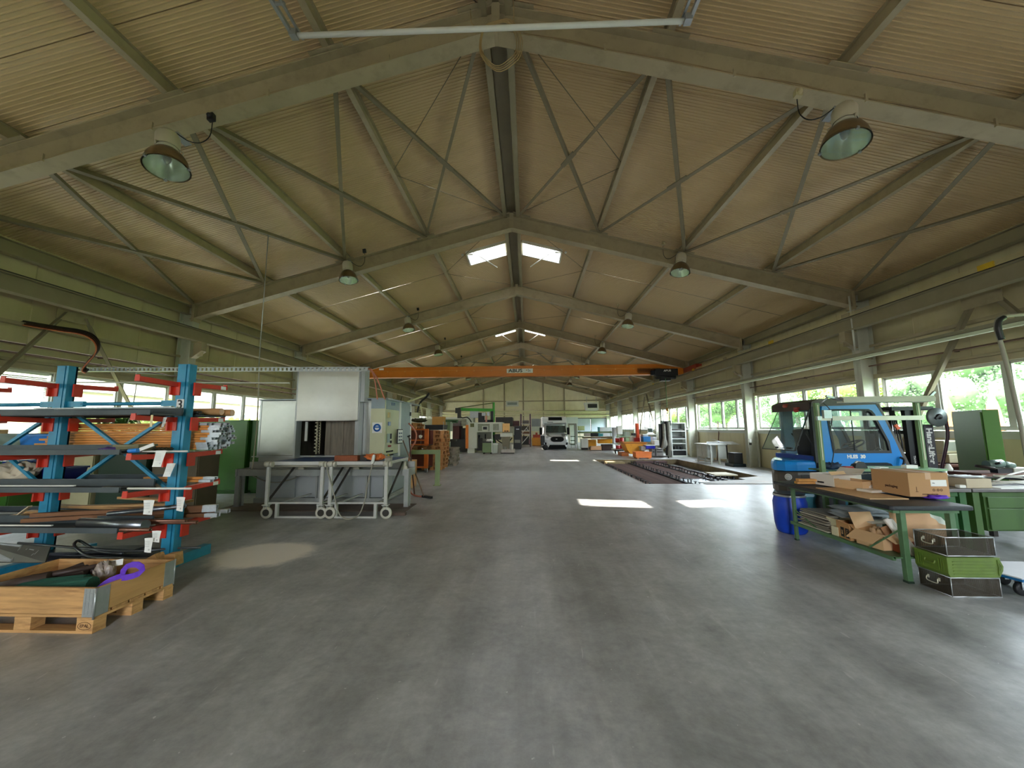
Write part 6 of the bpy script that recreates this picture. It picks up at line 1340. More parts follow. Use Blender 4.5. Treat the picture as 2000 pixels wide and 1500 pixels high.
for i in range(3): obj('pressed_rib', MB().beam((.215, -.158, .16-.012*i), (.247-.012*i, -.158, .10), .005, .005), GB, t); obj('pressed_rib', MB().beam((.215, -.158, .02+.012*i), (.247-.012*i, -.158, .10), .005, .005), GB, t)
for i in range(3):
    for e in (-1, 1): obj('pressed_rib', MB().bx(-.239, -.235, e*(.075+.022*i)-.003, e*(.075+.022*i)+.003, .04, .15), GB, t)
obj('handle', MB().tube([(-.238, -.045, .12), (-.25, -.04, .09), (-.25, .04, .09), (-.238, .045, .12)], .008, 6), GB, t); obj('rim', MB().bx(-.24, .245, -.16, .16, .172, .18), GB, t)
# little platform trolley at the right edge
t = thing('platform_trolley', 'white-topped platform trolley with a blue edge at the right edge of the picture', 'trolley', (5.3, 4.1, 0), .0)
A = [at(x, y, 'Z', .19) for x, y in ((1937, 1101), (1935, 1117))]; g = MB(); poly = [(4.93, 3.86), (5.75, 3.83), (5.95, 4.3), (5.1, 4.33), (4.90, 4.0)]
obj('deck', MB().prism(poly, .185, .197, 'Z'), mat('trolley_white', (216, 216, 222), .5, var=.05), t, world=True); obj('bumper', MB().prism([(4.9+(x-4.9)*1.02-.01, 4.1+(y-4.1)*1.04) for x, y in poly], .165, .187, 'Z'), mat('trolley_blue', (20, 96, 150), .4), t, world=True)
for x, y in ((5.05, 3.98), (5.65, 3.95), (5.2, 4.24), (5.8, 4.2)):
    c_ = obj('caster_fork', MB().bx(x-.02, x+.02, y-.03, y-.025, .06, .165).bx(x-.02, x+.02, y+.025, y+.03, .06, .165).bx(x-.03, x+.03, y-.035, y+.035, .15, .167), GALV, t, world=True); obj('wheel', MB().lathe([(.0, -.018), (.05, -.02), (.062, -.012), (.062, .012), (.05, .02), (.0, .018)], (x, y, .062), 20, (0, 1, 0)), RUB, t, world=True)
# blue drum
t = thing('plastic_drum', 'blue plastic drum with a black lid under the far end of the packing bench', 'drum', (4.42, 6.18, 0))
obj('body', MB().lathe([(0, 0), (.17, 0), (.195, .03), (.215, .14), (.222, .28), (.222, .45), (.20, .53), (.195, .55)], n=28), BLUEP, t); obj('clamp_ring', MB().lathe([(.2, .535), (.212, .54), (.212, .565), (.2, .57)], n=28), GALV, t); obj('lid', MB().lathe([(.2, .56), (.205, .575), (.2, .585), (.15, .58), (0, .58)], n=28), BLACK, t)

# ================================================================== second bench with drawers, stand and clutter
GREENB = mat('cabinet_green', (46, 92, 48), .4, var=.12, scale=3, dirt=(40, 84, 34), dscale=3); GREENC = mat('cabinet_green_olive', (60, 92, 40), .45, var=.12, scale=2, dirt=(50, 76, 20), dscale=2)
TOPM = mat('bench_top_grey', (112, 108, 108), .4, .2, var=.2, scale=4)
def drawer_bench(x0, x1, y0, y1, label, m_, cab, zt=.80):
    t = thing('drawer_bench', label, 'workbench', ((x0+x1)/2, (y0+y1)/2, 0))
    obj('bench_top', MB().bx(x0, x1, y0, y1, zt-.04, zt), TOPM, t, world=True, bevel=.004)
    a, b = cab; obj('cabinet_body', MB().bx(a, b, y0+.06, y1-.05, .27, zt-.07), m_, t, world=True, bevel=.004)
    obj('top_frame', MB().bx(a-.02, b+.02, y0+.05, y1-.04, zt-.1, zt-.05), m_, t, world=True)
    for z0, z1 in ((.56, .69), (.29, .545)):
        d = obj('drawer', MB().bx(a+.03, b-.03, y0+.04, y0+.06, z0, z1), m_, t, world=True, bevel=.003); k = MB(); cx_ = (a+b)/2 if z0 < .5 else a+(b-a)*.6; k.lathe([(0, 0), (.008, 0), (.01, .006), (0, .008)], (cx_-(x0+x1)/2, y0+.04-(y0+y1)/2, (z0+z1)/2), 8, (0, -1, 0)); k.box((cx_-(x0+x1)/2, y0+.038-(y0+y1)/2, (z0+z1)/2-.04), (.05, .006, .012)); obj('lock', k, GALV, d)
    for x in (x0+.07, x1-.07):
        for y in (y0+.08, y1-.08): obj('leg', MB().bx(x-.04, x+.04, y-.04, y+.04, .0, zt-.05), m_, t, world=True)
    return t
t1 = drawer_bench(4.97, 6.0, 5.15, 5.85, 'green bench with drawers behind the big shipping carton', GREENB, (5.0, 5.86))
t2 = drawer_bench(6.02, 7.7, 5.15, 5.85, 'green bench with drawers at the right edge of the picture', GREENC, (6.2, 7.3))
st_ = thing('bench_stand', 'green post frame with a long lamp and a pale crossbar in front of the forklift', 'stand', (5.5, 5.95, 0)); PG = mat('post_green', (104, 134, 88), .45, var=.1)
def s_(nm, g, m_): return obj(nm, g, m_, st_, world=True)
for a_, b_ in (((1606, 905), (1602, 787)), ((1805, 905), (1795, 784))):
    p_, q_ = at(a_[0], a_[1], 'Y', 5.92), at(b_[0], b_[1], 'Y', 5.92); s_('post', MB().bx(p_[0]-.03, p_[0]+.03, 5.9, 5.95, 0, q_[2]), PG); s_('post_slot', MB().bx(p_[0]-.008, p_[0]+.008, 5.895, 5.9, 1.1, q_[2]-.03), mat('slot_pale', (190, 188, 160), .4, .3))
xa, xb = at(1606, 850, 'Y', 5.92)[0], at(1801, 850, 'Y', 5.92)[0]
s_('shelf', MB().bx(5.2, 6.34, 5.72, 6.2, .955, .985), mat('shelf_green', (124, 168, 120), .45, var=.06)); s_('rear_shelf', MB().bx(4.8, 5.2, 5.95, 6.25, .93, .95), GREENB)
s_('crossbar', MB().bx(xa-.05, xb+.02, 5.87, 5.9, 1.685, 1.75), mat('pale_aluminium', (206, 200, 186), .4, .3)); s_('clamp', MB().box((xa+.05, 5.86, 1.78), (.11, .05, .12)).box((xa-.07, 5.86, 1.72), (.06, .04, .06)), GALV)
s_('lamp_housing', MB().prism([(xa+.25, 1.99), (xa+.2, 2.03), (xb+.08, 2.035), (xb+.1, 1.99)], 5.75, 5.95, 'Y').bx(xa+.22, xb+.08, 5.74, 5.76, 1.95, 2.0), mat('lamp_housing_grey', (170, 162, 148), .4, .2)); s_('lamp_diffuser', MB().bx(xa+.26, xb+.05, 5.78, 5.92, 1.945, 1.97), WHITE)
s_('joint_arm', MB().beam((xb+.07, 5.84, 2.0), (xb+.18, 5.84, 2.1), .03, .03).beam((xa+.25, 5.84, 2.0), (xa+.05, 5.84, 2.05), .03, .03).cyl((xa, 5.92, 1.93), (xa+.1, 5.86, 2.04), .014, 6), GALV)
s_('flex', MB().tube([(xa+.03, 5.88, 1.95), (xa+.1, 5.86, 1.85), (xa+.12, 5.86, 1.7), (xa+.07, 5.86, 1.5), (xa+.1, 5.86, 1.25), (xa+.03, 5.86, 1.0)], .006, 6), BLACK)
# small things on the stand shelf and benches
lone('shoe', crumple((4.95, 5.98, .955), (.13, .06, .10), 41, 10), mat('navy_cloth', (24, 48, 74), .7), 'dark blue bag at the left end of the stand shelf', 'bag')
lone('red_pad', MB().box((5.12, 5.9, .985), (.12, .08, .05)), mat('red_pad', (176, 24, 30), .6), 'red sanding pad on the stand shelf', 'pad', bevel=.01)
t = thing('tape_dispenser', 'black tape dispenser beside the red pad', 'tape dispenser', (5.27, 5.88, .985)); obj('body', MB().prism([(-.08, 0), (-.07, .06), (-.02, .1), (.05, .09), (.09, .02), (.09, 0)], -.03, .03, 'Y'), BLACK, t); obj('tape_roll', MB().lathe([(.02, -.02), (.045, -.02), (.045, .02), (.02, .02)], (-.01, 0, .06), 16, (0, 1, 0)), PAPER, t)
for i, (x, y, w, lab) in enumerate(((5.42, 5.8, .1, 'small white paper lying left on the pale green shelf'), (5.55, 5.84, .12, 'grey slip lying mid-way on the pale green shelf'), (5.95, 5.85, .16, 'white crumpled sheet at the right of the pale green shelf'))): lone('paper_slip', MB().box((x, y, .99+.01*i), (w, .08, .012 if i < 2 else .045)), PAPER, lab, 'paper')
lone('spray_nozzle', MB().lathe([(.0, 0), (.04, 0), (.045, .03), (.03, .07), (.015, .1), (0, .1)], (6.42, 5.78, .955), 12), WHITE, 'white nozzle cap at the right end of the stand shelf', 'cap')
t = thing('cleaner_bottle', 'dark blue bottle with a white cap on the second bench', 'bottle', (6.30, 5.72, .80)); obj('bottle', MB().lathe([(0, 0), (.045, 0), (.045, .1), (.02, .13)], n=14), mat('bottle_navy', (20, 34, 60), .3), t); obj('cap', MB().lathe([(.022, .13), (.022, .16), (0, .16)], n=10), WHITE, t)
t = carton('blue_white_box', 6.36, 6.45, 5.55, 5.62, .80, .09, mat('box_blue', (30, 110, 160), .5), 'small blue and white box on the second bench'); obj('white_face', MB().bx(.02, .05, -.036, -.035, 0, .09), PAPER, t)
carton('white_cube_box', 6.45, 6.56, 5.5, 5.6, .80, .1, PAPER, 'small white box right of the blue and white one')
carton('beige_box', 6.03, 6.34, 5.22, 5.50, .80, .115, mat('beige_card', (186, 172, 146), .7, var=.05), 'beige carton with crumpled white film on top, on the second bench')
lone('film_sheet', crumple((6.2, 5.38, .916), (.2, .12, .025), 17, 10), PLB, 'crumpled white film on the beige carton', 'film')
lone('white_socket', MB().box((5.93, 5.2, .825), (.08, .06, .04)), WHITE, 'small white socket block at the seam of the two benches', 'socket', bevel=.008)
g = MB(); g.tube([(6.75+.22*cos(a*.42)*(1-.012*a), 5.35+.13*sin(a*.42), .83+.012*a*.4) for a in range(30)], .012, 7); lone('white_cable', g, WHITE, 'thick white cable looped at the right edge of the second bench', 'cable')
g = MB(); g.tube([(6.55, 5.42, .82), (6.62, 5.36, .90), (6.8, 5.4, .95), (7.1, 5.45, 1.0)], .011, 7); g.tube([(6.55, 5.42, .82), (6.7, 5.3, .86), (7.1, 5.3, .84)], .011, 7); lone('white_cable', g, WHITE, 'white cable ends crossing over the dark tools on the second bench', 'cable')
lone('paper_sheets', MB().box((6.6, 5.25, .806), (.5, .16, .01), rz=.1), PAPER, 'white papers at the front edge of the second bench', 'paper')
for i in range(9):
    x, y = 6.5+R.uniform(0, .9), 5.42+R.uniform(0, .35); a = R.uniform(0, 3)
    lone('hand_tool', MB().beam((x-.12*cos(a), y-.1*sin(a), .815+.012*i), (x+.12*cos(a), y+.1*sin(a), .82+.012*i), .03, .022), DARKS if i % 2 else mat('navy_tool', (26, 30, 54), .4), 'dark tool, one of the heap on the second bench', 'tool', group='dark tools heaped on the second bench')
# bench by the wall with a grinder and desk computers
t = thing('wall_bench', 'brown wooden bench in the shade by the right wall', 'bench', (7.9, 6.6, 0)); DW = mat('dark_wood', (92, 50, 32), .6, var=.2, scale=4)
obj('bench_top', MB().bx(7.05, 9.0, 5.95, 6.45, .84, .89), DW, t, world=True)
for x in (7.15, 8.9):
    for y in (6.0, 6.4): obj('leg', MB().bx(x-.03, x+.03, y-.03, y+.03, 0, .84), DARKS, t, world=True)
t = thing('bench_grinder', 'grey-green angle grinder lying on the brown bench by the wall', 'power tool', (7.5, 6.1, .89)); GT = mat('tool_green_grey', (96, 116, 106), .4, .2, var=.1)
obj('motor', MB().cyl((-.2, 0, .12), (.02, 0, .14), .06, 14).cyl((.02, 0, .14), (.2, .02, .10), .045, 12), GT, t); obj('guard', MB().lathe([(0, -.01), (.1, -.01), (.1, .02), (0, .02)], (-.22, 0, .08), 18, (.2, 0, 1)), DARKS, t); obj('grip', MB().cyl((-.12, 0, .12), (-.12, -.12, .16), .018, 8).bx(-.1, .15, -.05, .05, 0, .06), BLACK, t)
lone('tool_case', MB().box((7.75, 6.15, .93), (.3, .2, .07), rz=.1), mat('case_grey', (150, 150, 138), .5), 'pale grey tool case beside the angle grinder', 'case', bevel=.01)
lone('dark_tool_heap', crumple((8.15, 6.15, .89), (.3, .15, .07), 52, 12), DARKS, 'dark heap of tools right of the pale grey case', 'tools')
t = thing('desktop_computer', 'old beige computer and monitor on the ledge behind the forklift', 'computer', (9.15, 8.5, .8)); BC = mat('computer_beige', (196, 190, 160), .5, var=.05)
obj('monitor', MB().bx(9.02, 9.35, 8.3, 8.62, 1.04, 1.29), BC, t, world=True, bevel=.015); obj('case', MB().bx(8.98, 9.4, 8.2, 8.62, .84, 1.02), BC, t, world=True, bevel=.01); obj('screen', MB().bx(9.05, 9.3, 8.29, 8.3, 1.08, 1.26), mat('screen_grey', (150, 156, 140), .3), t, world=True)
t = thing('desk', 'dark red-brown desk under the old beige computer', 'desk', (9.1, 8.5, 0)); obj('desk_top', MB().bx(8.6, 9.5, 8.0, 9.0, .78, .82), DW, t, world=True)
for x in (8.65, 9.45): obj('side_panel', MB().bx(x-.02, x+.02, 8.05, 8.95, 0, .78), DW, t, world=True)
# large green locker standing at an angle
t = thing('green_locker', 'tall green locker turned edge-on in front of the near right-hand windows', 'locker', (8.36, 7.15, 0), 0)
g = MB(); c0, c1, c2 = Vector((8.40, 7.5, 0)), Vector((8.02, 6.68, 0)), Vector((8.19, 6.60, 0)); c3 = c0+(c2-c1)
obj('body', MB().prism([(c0.x, c0.y), (c1.x, c1.y), (c2.x, c2.y), (c3.x, c3.y)], .05, 1.86, 'Z'), mat('locker_green_right', (66, 112, 30), .4, var=.1, scale=2), t, world=True, bevel=.006)
d = (c1-c0).normalized(); n_ = Vector((d.y, -d.x, 0)); 
obj('door', MB().prism([(c0+d*.03+n_*.015).to_2d()[:], (c1-d*.03+n_*.015).to_2d()[:], (c1-d*.03).to_2d()[:], (c0+d*.03).to_2d()[:]], .1, 1.82, 'Z'), mat('locker_green_right'  , (66, 112, 30)), t, world=True)
# ================================================================== far part of the hall (measured on upright planes at real depths)
def R4(px0, px1, py0, py1, Y):
    a, b = at(px0, py0, 'Y', Y), at(px1, py1, 'Y', Y); return a[0], b[0], b[2], a[2]     # x0,x1,z0,z1
def fb(g, px0, px1, py0, py1, Y, d, floor=False):
    x0, x1, z0, z1 = R4(px0, px1, py0, py1, Y); g.bx(x0, x1, Y, Y+d, 0 if floor else max(z0, 0), z1); return g
def ft(name, label, cat, px, Y, group=None): return thing(name, label, cat, (at(px, 800, 'Y', Y)[0], Y, 0), 0, group)
def fo_(t, nm, m_, Y, d, *rects, floor=False, bevel=0):
    g = MB()
    for r in rects: fb(g, *r, Y, d, floor)
    return obj(nm, g, m_, t, world=True, bevel=bevel)
LGREY = mat('machine_light_grey', (202, 206, 192), .45, var=.06, scale=2); MGREY = mat('machine_mid_grey', (140, 140, 126), .5, var=.1, scale=3); DGREEN = mat('machine_green', (62, 150, 44), .45, var=.08)
SAGE = mat('sage_green', (126, 148, 104), .45, var=.1, scale=3); CYEL = mat('signal_yellow', (236, 160, 14), .45, var=.12, scale=3, dirt=(180, 110, 10), dscale=3); REDB = mat('barrel_red', (176, 30, 28), .4, var=.1)
# machining centre
Y = 25.3
t = ft('machining_centre', 'large light grey machining centre with sliding glazed doors and an orange edge', 'machine', 950, Y)
fo_(t, 'left_housing', LGREY, Y, 2.2, (914, 932, 825, 876), bevel=.02); fo_(t, 'upper_housing', LGREY, Y, 2.2, (932, 981, 825, 844), bevel=.02)
fo_(t, 'lower_housing', MGREY, Y+.9, 1.2, (932, 962, 844, 872)); fo_(t, 'orange_edge', mat('machine_orange', (224, 124, 30), .45), Y-.06, .3, (909.5, 914.5, 830, 876)); fo_(t, 'foot_box', LGREY, Y+.02, .9, (913, 927, 874, 886), floor=True)
fo_(t, 'side_housing', MGREY, Y+.4, 1.6, (981, 1003, 834, 850)); fo_(t, 'dark_window', mat('olive_glass', (96, 98, 50), .3), Y-.03, .03, (918.5, 926, 827, 834))
for r in ((932, 958, 826.5, 843), (961.5, 976, 826.5, 842)):
    x0, x1, z0, z1 = R4(*r, Y); g = MB(); w = .05
    frame4(g, x0, x1, z0, z1, w, Y-.05, Y)
    o = obj('sliding_door', g, LGREY, t, world=True); g = MB(); g.bx(x0+w, x1-w, Y-.02, Y-.01, z0+w, z1-w); obj('door_pane', g, mat('machine_glass', (150, 156, 136), .2, var=.25, scale=6), t, world=True)
fo_(t, 'control_screen', BLACK, Y-.3, .06, (943.5, 951, 833.5, 839)); fo_(t, 'control_panel', LGREY, Y-.24, .2, (941.5, 953, 832, 844)); fo_(t, 'signal_tower', LGREY, Y-.1, .1, (959.5, 962.5, 837, 865))
g = MB()
for i in range(4): a_ = at(948, 849+i*2.3, 'Y', Y+.88); g.ball(a_, .05, 8)
obj('control_knob', g, BLACK, t, world=True)
g = MB(); g.tube([at(x, y, 'Y', Y+.7) for x, y in ((965, 852), (972, 860), (983, 866), (993, 864), (1000, 855))], .04, 6); g.tube([at(x, y, 'Y', Y+.6) for x, y in ((936, 850), (934, 860), (936, 872), (934, 880))], .06, 6); g.tube([at(x, y, 'Y', Y+.6) for x, y in ((964, 850), (968, 863), (966, 872))], .05, 6); obj('hose', g, BLACK, t, world=True)
fo_(t, 'pump_unit', DARKS, Y+.5, .6, (966, 978, 848, 859), (931, 941, 856, 880)); 
t = ft('chip_bin', 'white bin and coolant tank below the machining centre', 'tank', 965, 25.0); fo_(t, 'tank', LGREY, 25.0, .6, (961, 972, 869, 886), floor=True, bevel=.02); fo_(t, 'lid', WHITE, 24.98, .64, (960.5, 972.5, 866, 869))
t = ft('chip_conveyor', 'white hopper on a brown conveyor housing right of the machining centre', 'conveyor', 990, 25.2)
fo_(t, 'hopper', WHITE, 25.2, .8, (977, 1001, 846, 853)); g = MB(); g.prism([(at(979, 853, 'Y', 25.2)[0], at(979, 853, 'Y', 25.2)[2]), (at(996, 853, 'Y', 25.2)[0], at(996, 853, 'Y', 25.2)[2]), (at(994, 878, 'Y', 25.2)[0], .25), (at(982, 878, 'Y', 25.2)[0], .25)], 25.25, 25.9, 'Y'); obj('chute', g, mat('chute_brown_grey', (130, 122, 100), .5, var=.1), t, world=True)
t = ft('floor_scrubber', 'pale low floor pallet with pumps in front of the conveyor', 'pallet', 992, 24.5); fo_(t, 'base', mat('pale_pink_grey', (190, 178, 170), .6, var=.2, scale=6), 24.4, .9, (979, 1005, 878, 884)); fo_(t, 'skid', DARKS, 24.45, .8, (978, 1004, 884, 887), floor=True); fo_(t, 'pump', WHITE, 24.6, .3, (999, 1002, 868, 879), bevel=.02); fo_(t, 'motor', MGREY, 24.6, .3, (983, 989, 873, 879), bevel=.02)
t = ft('orange_carton', 'pale orange cardboard box with dark writing on the machining centre', 'box', 988, 25.0); fo_(t, 'carton', mat('pale_orange_card', (240, 188, 122), .6), 25.0, .5, (981.5, 995, 827, 843.5)); fo_(t, 'writing', INKB, 24.99, .01, (985, 988, 841, 843), (989, 993, 841, 843))
t = ft('green_cart', 'sage green cabinet trolley in front of the machining centre', 'cart', 952, 24.1); fo_(t, 'body', SAGE, 24.1, .6, (942, 961, 865, 884), bevel=.02); fo_(t, 'top_tray', DARKS, 24.05, .7, (940, 962, 862.5, 865)); g = MB()
for px in (944, 958): x = at(px, 886, 'Y', 24.2)[0]; g.cyl((x, 24.2, .08), (x+.06, 24.2, .08), .08, 10); g.cyl((x, 24.65, .08), (x+.06, 24.65, .08), .08, 10)
obj('caster', g, DARKS, t, world=True); fo_(t, 'push_handle', WHITE, 24.0, .05, (960, 962, 858, 884)); lone('white_parts', crumple(tuple(at(956, 864, 'Y', 24.35)), (.2, .2, .2), 71, 8), PAPER, 'white parts heaped on the sage green trolley', 'parts')
# green jib crane on top and the clutter above the machine
t = ft('jib_crane', 'bright green jib crane over the machining centre', 'jib crane', 965, 26.5)
x0, x1, z0, z1 = R4(962, 966.5, 786, 826, 26.5); obj('post', MB().cyl(((x0+x1)/2, 26.5, 0), ((x0+x1)/2, 26.5, z1), (x1-x0)/2, 14), DGREEN, t, world=True)
a_, b_ = at(962, 801, 'Y', 26.5), at(893, 799.5, 'Y', 25.5); obj('jib_arm', MB().beam(a_, b_, .12, .2), DGREEN, t, world=True); obj('tie_rod', MB().cyl(at(962, 787, 'Y', 26.5), at(895, 797, 'Y', 25.5), .035, 6), mat('rod_olive', (92, 104, 50), .5), t, world=True)
obj('hoist_trolley', MB().box(at(895, 802, 'Y', 25.5), (.35, .3, .35)).box(at(897, 811, 'Y', 25.4), (.22, .2, .4)), DARKS, t, world=True); obj('hoist_hose', MB().tube([at(x, y, 'Y', 25.5) for x, y in ((897, 812), (903, 816), (912, 815), (918, 820), (921, 826))], .04, 6), BLACK, t, world=True)
t = ft('tool_changer', 'black and grey tool changer mechanism on top of the machining centre', 'mechanism', 948, 26.0); fo_(t, 'frame', BLACK, 26.0, .8, (934, 944, 806, 825), (944, 962, 820, 825), (958, 963, 803, 825)); fo_(t, 'cylinder', GALV, 25.9, .3, (941, 948, 806, 812), (951, 956, 805, 812)); fo_(t, 'copper_pipe', mat('pinkish_pipe', (190, 130, 110), .4, .4), 25.85, .2, (948, 951, 812, 824))
t = ft('oil_separator', 'white boxy mist separator left of the tool changer', 'separator', 917, 26.2); fo_(t, 'box', LGREY, 26.2, .8, (911, 925, 812, 826), bevel=.02); fo_(t, 'duct', GALV, 26.1, .5, (918, 935, 802, 816))
# left machines in shadow, partition wall and beam
t = ft('partition', 'long pale horizontal beam and grey partition panels behind the pallet stacks', 'partition', 880, 28.5); fo_(t, 'top_rail', WHITE, 28.5, .3, (804, 913, 815.5, 818)); fo_(t, 'panel', mat('partition_grey', (170, 168, 150), .6, var=.08), 28.6, .1, (804, 855, 818, 866), (857, 911, 818, 832)); fo_(t, 'post', WHITE, 28.45, .15, (911, 914, 815, 832))
t = ft('dark_lathe', 'dark red-brown machine in deep shade left of the machining centre', 'machine', 895, 26.5); fo_(t, 'housing', mat('machine_maroon', (74, 26, 22), .5, var=.1), 26.5, 1.4, (884, 897, 832, 858), bevel=.02); fo_(t, 'base', BLACK, 26.4, 1.8, (880, 909, 858, 882), floor=True); fo_(t, 'column', DARKS, 27.2, 1, (897, 908, 836, 860)); fo_(t, 'grey_bracket', mat('violet_grey', (132, 116, 120), .5), 27.4, .5, (884, 899, 822, 832)); fo_(t, 'chip_tray', mat('white_streak', (150, 156, 160), .4), 26.2, .2, (887, 898, 874, 875))
t = ft('drill_press', 'tall green pillar drill behind the pallet stacks', 'drill', 875, 22.5); fo_(t, 'column', SAGE, 22.5, .2, (873, 878, 824, 880), floor=True); fo_(t, 'head', mat('drill_green', (70, 104, 66), .5), 22.3, .5, (865, 892, 820, 824), (883, 891, 822, 826)); fo_(t, 'belt_cover', LGREY, 22.6, .2, (878, 883, 824, 842)); fo_(t, 'table', DARKS, 22.3, .5, (868, 890, 858, 862))
t = ft('suspended_duct', 'pale square duct hanging high on the left wall far back', 'duct', 836, 27); fo_(t, 'duct', mat('duct_pale', (196, 198, 176), .5), 27, .5, (832, 840, 799, 812)); fo_(t, 'flange', GALV, 26.9, .6, (831, 841, 797, 799))
t = ft('beige_box_high', 'beige electrical box above the pallet stacks', 'electrical box', 810, 17.5); fo_(t, 'box', CREAM, 17.5, .3, (804, 816, 806, 816))
t = ft('extraction_arm', 'black and pale extraction arm reaching up above the pallet stacks', 'extraction arm', 825, 19.0); obj('black_hose', MB().tube([at(x, y, 'Y', 19.0) for x, y in ((815, 806), (817, 796), (822, 785), (832, 776), (838, 768))], .05, 8), BLACK, t, world=True); obj('pale_arm', MB().beam(at(796, 785, 'Y', 19.0), at(832, 772, 'Y', 19.0), .06, .08).beam(at(821, 788, 'Y', 19.0), at(825, 811, 'Y', 19.0), .07, .07).beam(at(814, 793, 'Y', 19.0), at(845, 801, 'Y', 19.0), .04, .05), mat('arm_cream', (200, 200, 160), .5), t, world=True)
# dark machines between machining centre and scaffold, racks
t = ft('dark_press', 'big black machine with a small grey plate between machining centre and white scaffold', 'machine', 1008, 29.5); fo_(t, 'body', BLACK, 29.5, 2.0, (1003, 1018, 832, 875), floor=True, bevel=.03); fo_(t, 'hood', DARKS, 29.6, 2.2, (968, 1001, 815, 833), bevel=.03); fo_(t, 'grey_plate', MGREY, 29.4, .1, (1005, 1016, 859, 865)); fo_(t, 'maker_plate', GALV, 29.45, .05, (1008, 1014, 837.5, 839)); fo_(t, 'red_part', mat('machine_maroon', (74, 26, 22)), 30.0, 1.0, (1000, 1014, 822, 833))
sc_t = ft('scaffold_tower', 'white and violet scaffold tower stacked with parts left of the van', 'scaffold', 1025, 33.5); Ys = 33.5
for px in (1017.5, 1036): x = at(px, 850, 'Y', Ys)[0]; obj('upright', MB().bx(x-.06, x+.06, Ys, Ys+.1, 0, at(px, 808.5, 'Y', Ys)[2]), mat('violet_steel', (104, 78, 92), .5), sc_t, world=True); obj('upright', MB().bx(x-.06, x+.06, Ys+1.2, Ys+1.3, 0, at(px, 808.5, 'Y', Ys)[2]), mat('violet_steel', (104, 78, 92)), sc_t, world=True)
for a_, b_ in (((1018, 828), (1035, 828)), ((1035, 828), (1019, 847)), ((1018, 848), (1035, 848)), ((1035, 848), (1018, 868)), ((1028, 836), (1033, 843)), ((1018, 841.5), (1035, 841.5))): obj('brace', MB().beam(at(*a_, 'Y', Ys-.05), at(*b_, 'Y', Ys-.05), .05, .10, (0, 1, 0)), WHITE, sc_t, world=True)
for y_ in (828, 848, 868): x0, x1, z0, z1 = R4(1017.5, 1036, y_-.6, y_+.6, Ys); obj('shelf', MB().bx(x0, x1, Ys, Ys+1.2, z0, z1), DARKS, sc_t, world=True)
for i, (r, m_, lab) in enumerate((((1019, 1034, 843, 848), mat('brown_load', (150, 112, 84), .7), 'brown load on the middle scaffold shelf'), ((1020, 1034, 852, 868), DARKS, 'dark parts on the lowest scaffold shelf'), ((1020, 1033, 821, 828), mat('grey_load', (120, 112, 110), .6, var=.3, scale=8), 'grey parts on the top scaffold shelf'), ((1032, 1038, 858, 868), mat('pinkish_load', (190, 140, 150), .6), 'pinkish drum at the foot of the scaffold'), ((1019, 1033, 832, 841), mat('olive_grey_load', (84, 78, 66), .6, var=.3, scale=8), 'olive-grey parts under the scaffold brace'))):
    t = ft('stored_load', lab, 'load', (r[0]+r[1])/2, Ys+.3); fo_(t, 'load', m_, Ys+.3, .6, r, bevel=.03)
t = ft('roller_shutter', 'grey roller shutter panel over a white board on the far gable', 'panel', 1047, GY-.25); fo_(t, 'grey_sheet', mat('grey_sheet_far', (150, 156, 158), .5), GY-.25, .05, (1038, 1056, 818, 833)); fo_(t, 'white_board', mat('white_board_far', (225, 232, 218), .5), GY-.3, .05, (1038, 1058, 833, 842))
t = ft('yellow_cart', 'orange-yellow container with red machinery on top, left of the van', 'container', 1047, 35.0); fo_(t, 'container', CYEL, 35.0, .9, (1039, 1056.5, 855, 870), bevel=.02); fo_(t, 'machinery', mat('machine_red', (180, 70, 30), .5, var=.2), 35.1, .6, (1041, 1056, 849, 855), (1046, 1050, 845, 850)); fo_(t, 'skid', mat('dark_orange', (170, 90, 20), .5), 35.0, .9, (1039.5, 1056, 870, 871.5), floor=True)
# ------------------------------------------------------------------ camper van
Y = 29.0
vn = ft('camper_van', 'silver and white camper van parked facing the camera at the far end', 'van', 1085, Y)
VW = mat('van_silver', (238, 240, 242), .3, .0, var=.03); VG = mat('van_bonnet_grey', (150, 150, 148), .3, .3, var=.04); VB = mat('van_black', (8, 8, 9), .6, var=.05, spec=.2)
vx0, vx1, _, _ = R4(1060, 1110, 830, 878, Y); vc = (vx0+vx1)/2; vh = (vx1-vx0)/2
def vz(py): return at(1085, py, 'Y', Y)[2]
rows = [(874, .93, -.0), (866, 1.0, -.06), (858, 1.0, -.05), (853, .98, .05), (846, .93, .95), (831, .87, 1.35), (829, .90, 1.4), (815, .98, 1.25), (813, .9, 1.6)]
V = []
for py, w_s, dy in rows:
    z = vz(py); V += [(vc-vh*w_s*.86, Y+dy+.12, z), (vc-vh*w_s*.5, Y+dy, z), (vc+vh*w_s*.5, Y+dy, z), (vc+vh*w_s*.86, Y+dy+.12, z), (vc+vh*w_s, Y+dy+.55, z), (vc+vh*w_s, Y+6.2, z), (vc-vh*w_s, Y+6.2, z), (vc-vh*w_s, Y+dy+.55, z)]
g = MB(); n = 8; g.add(V, [(i*n+k, i*n+(k+1) % n, (i+1)*n+(k+1) % n, (i+1)*n+k) for i in range(len(rows)-1) for k in range(n)]+[tuple(range((len(rows)-1)*n, len(rows)*n)), tuple(range(n-1, -1, -1))]); obj('body', g, VW, vn, world=True, bevel=.04)
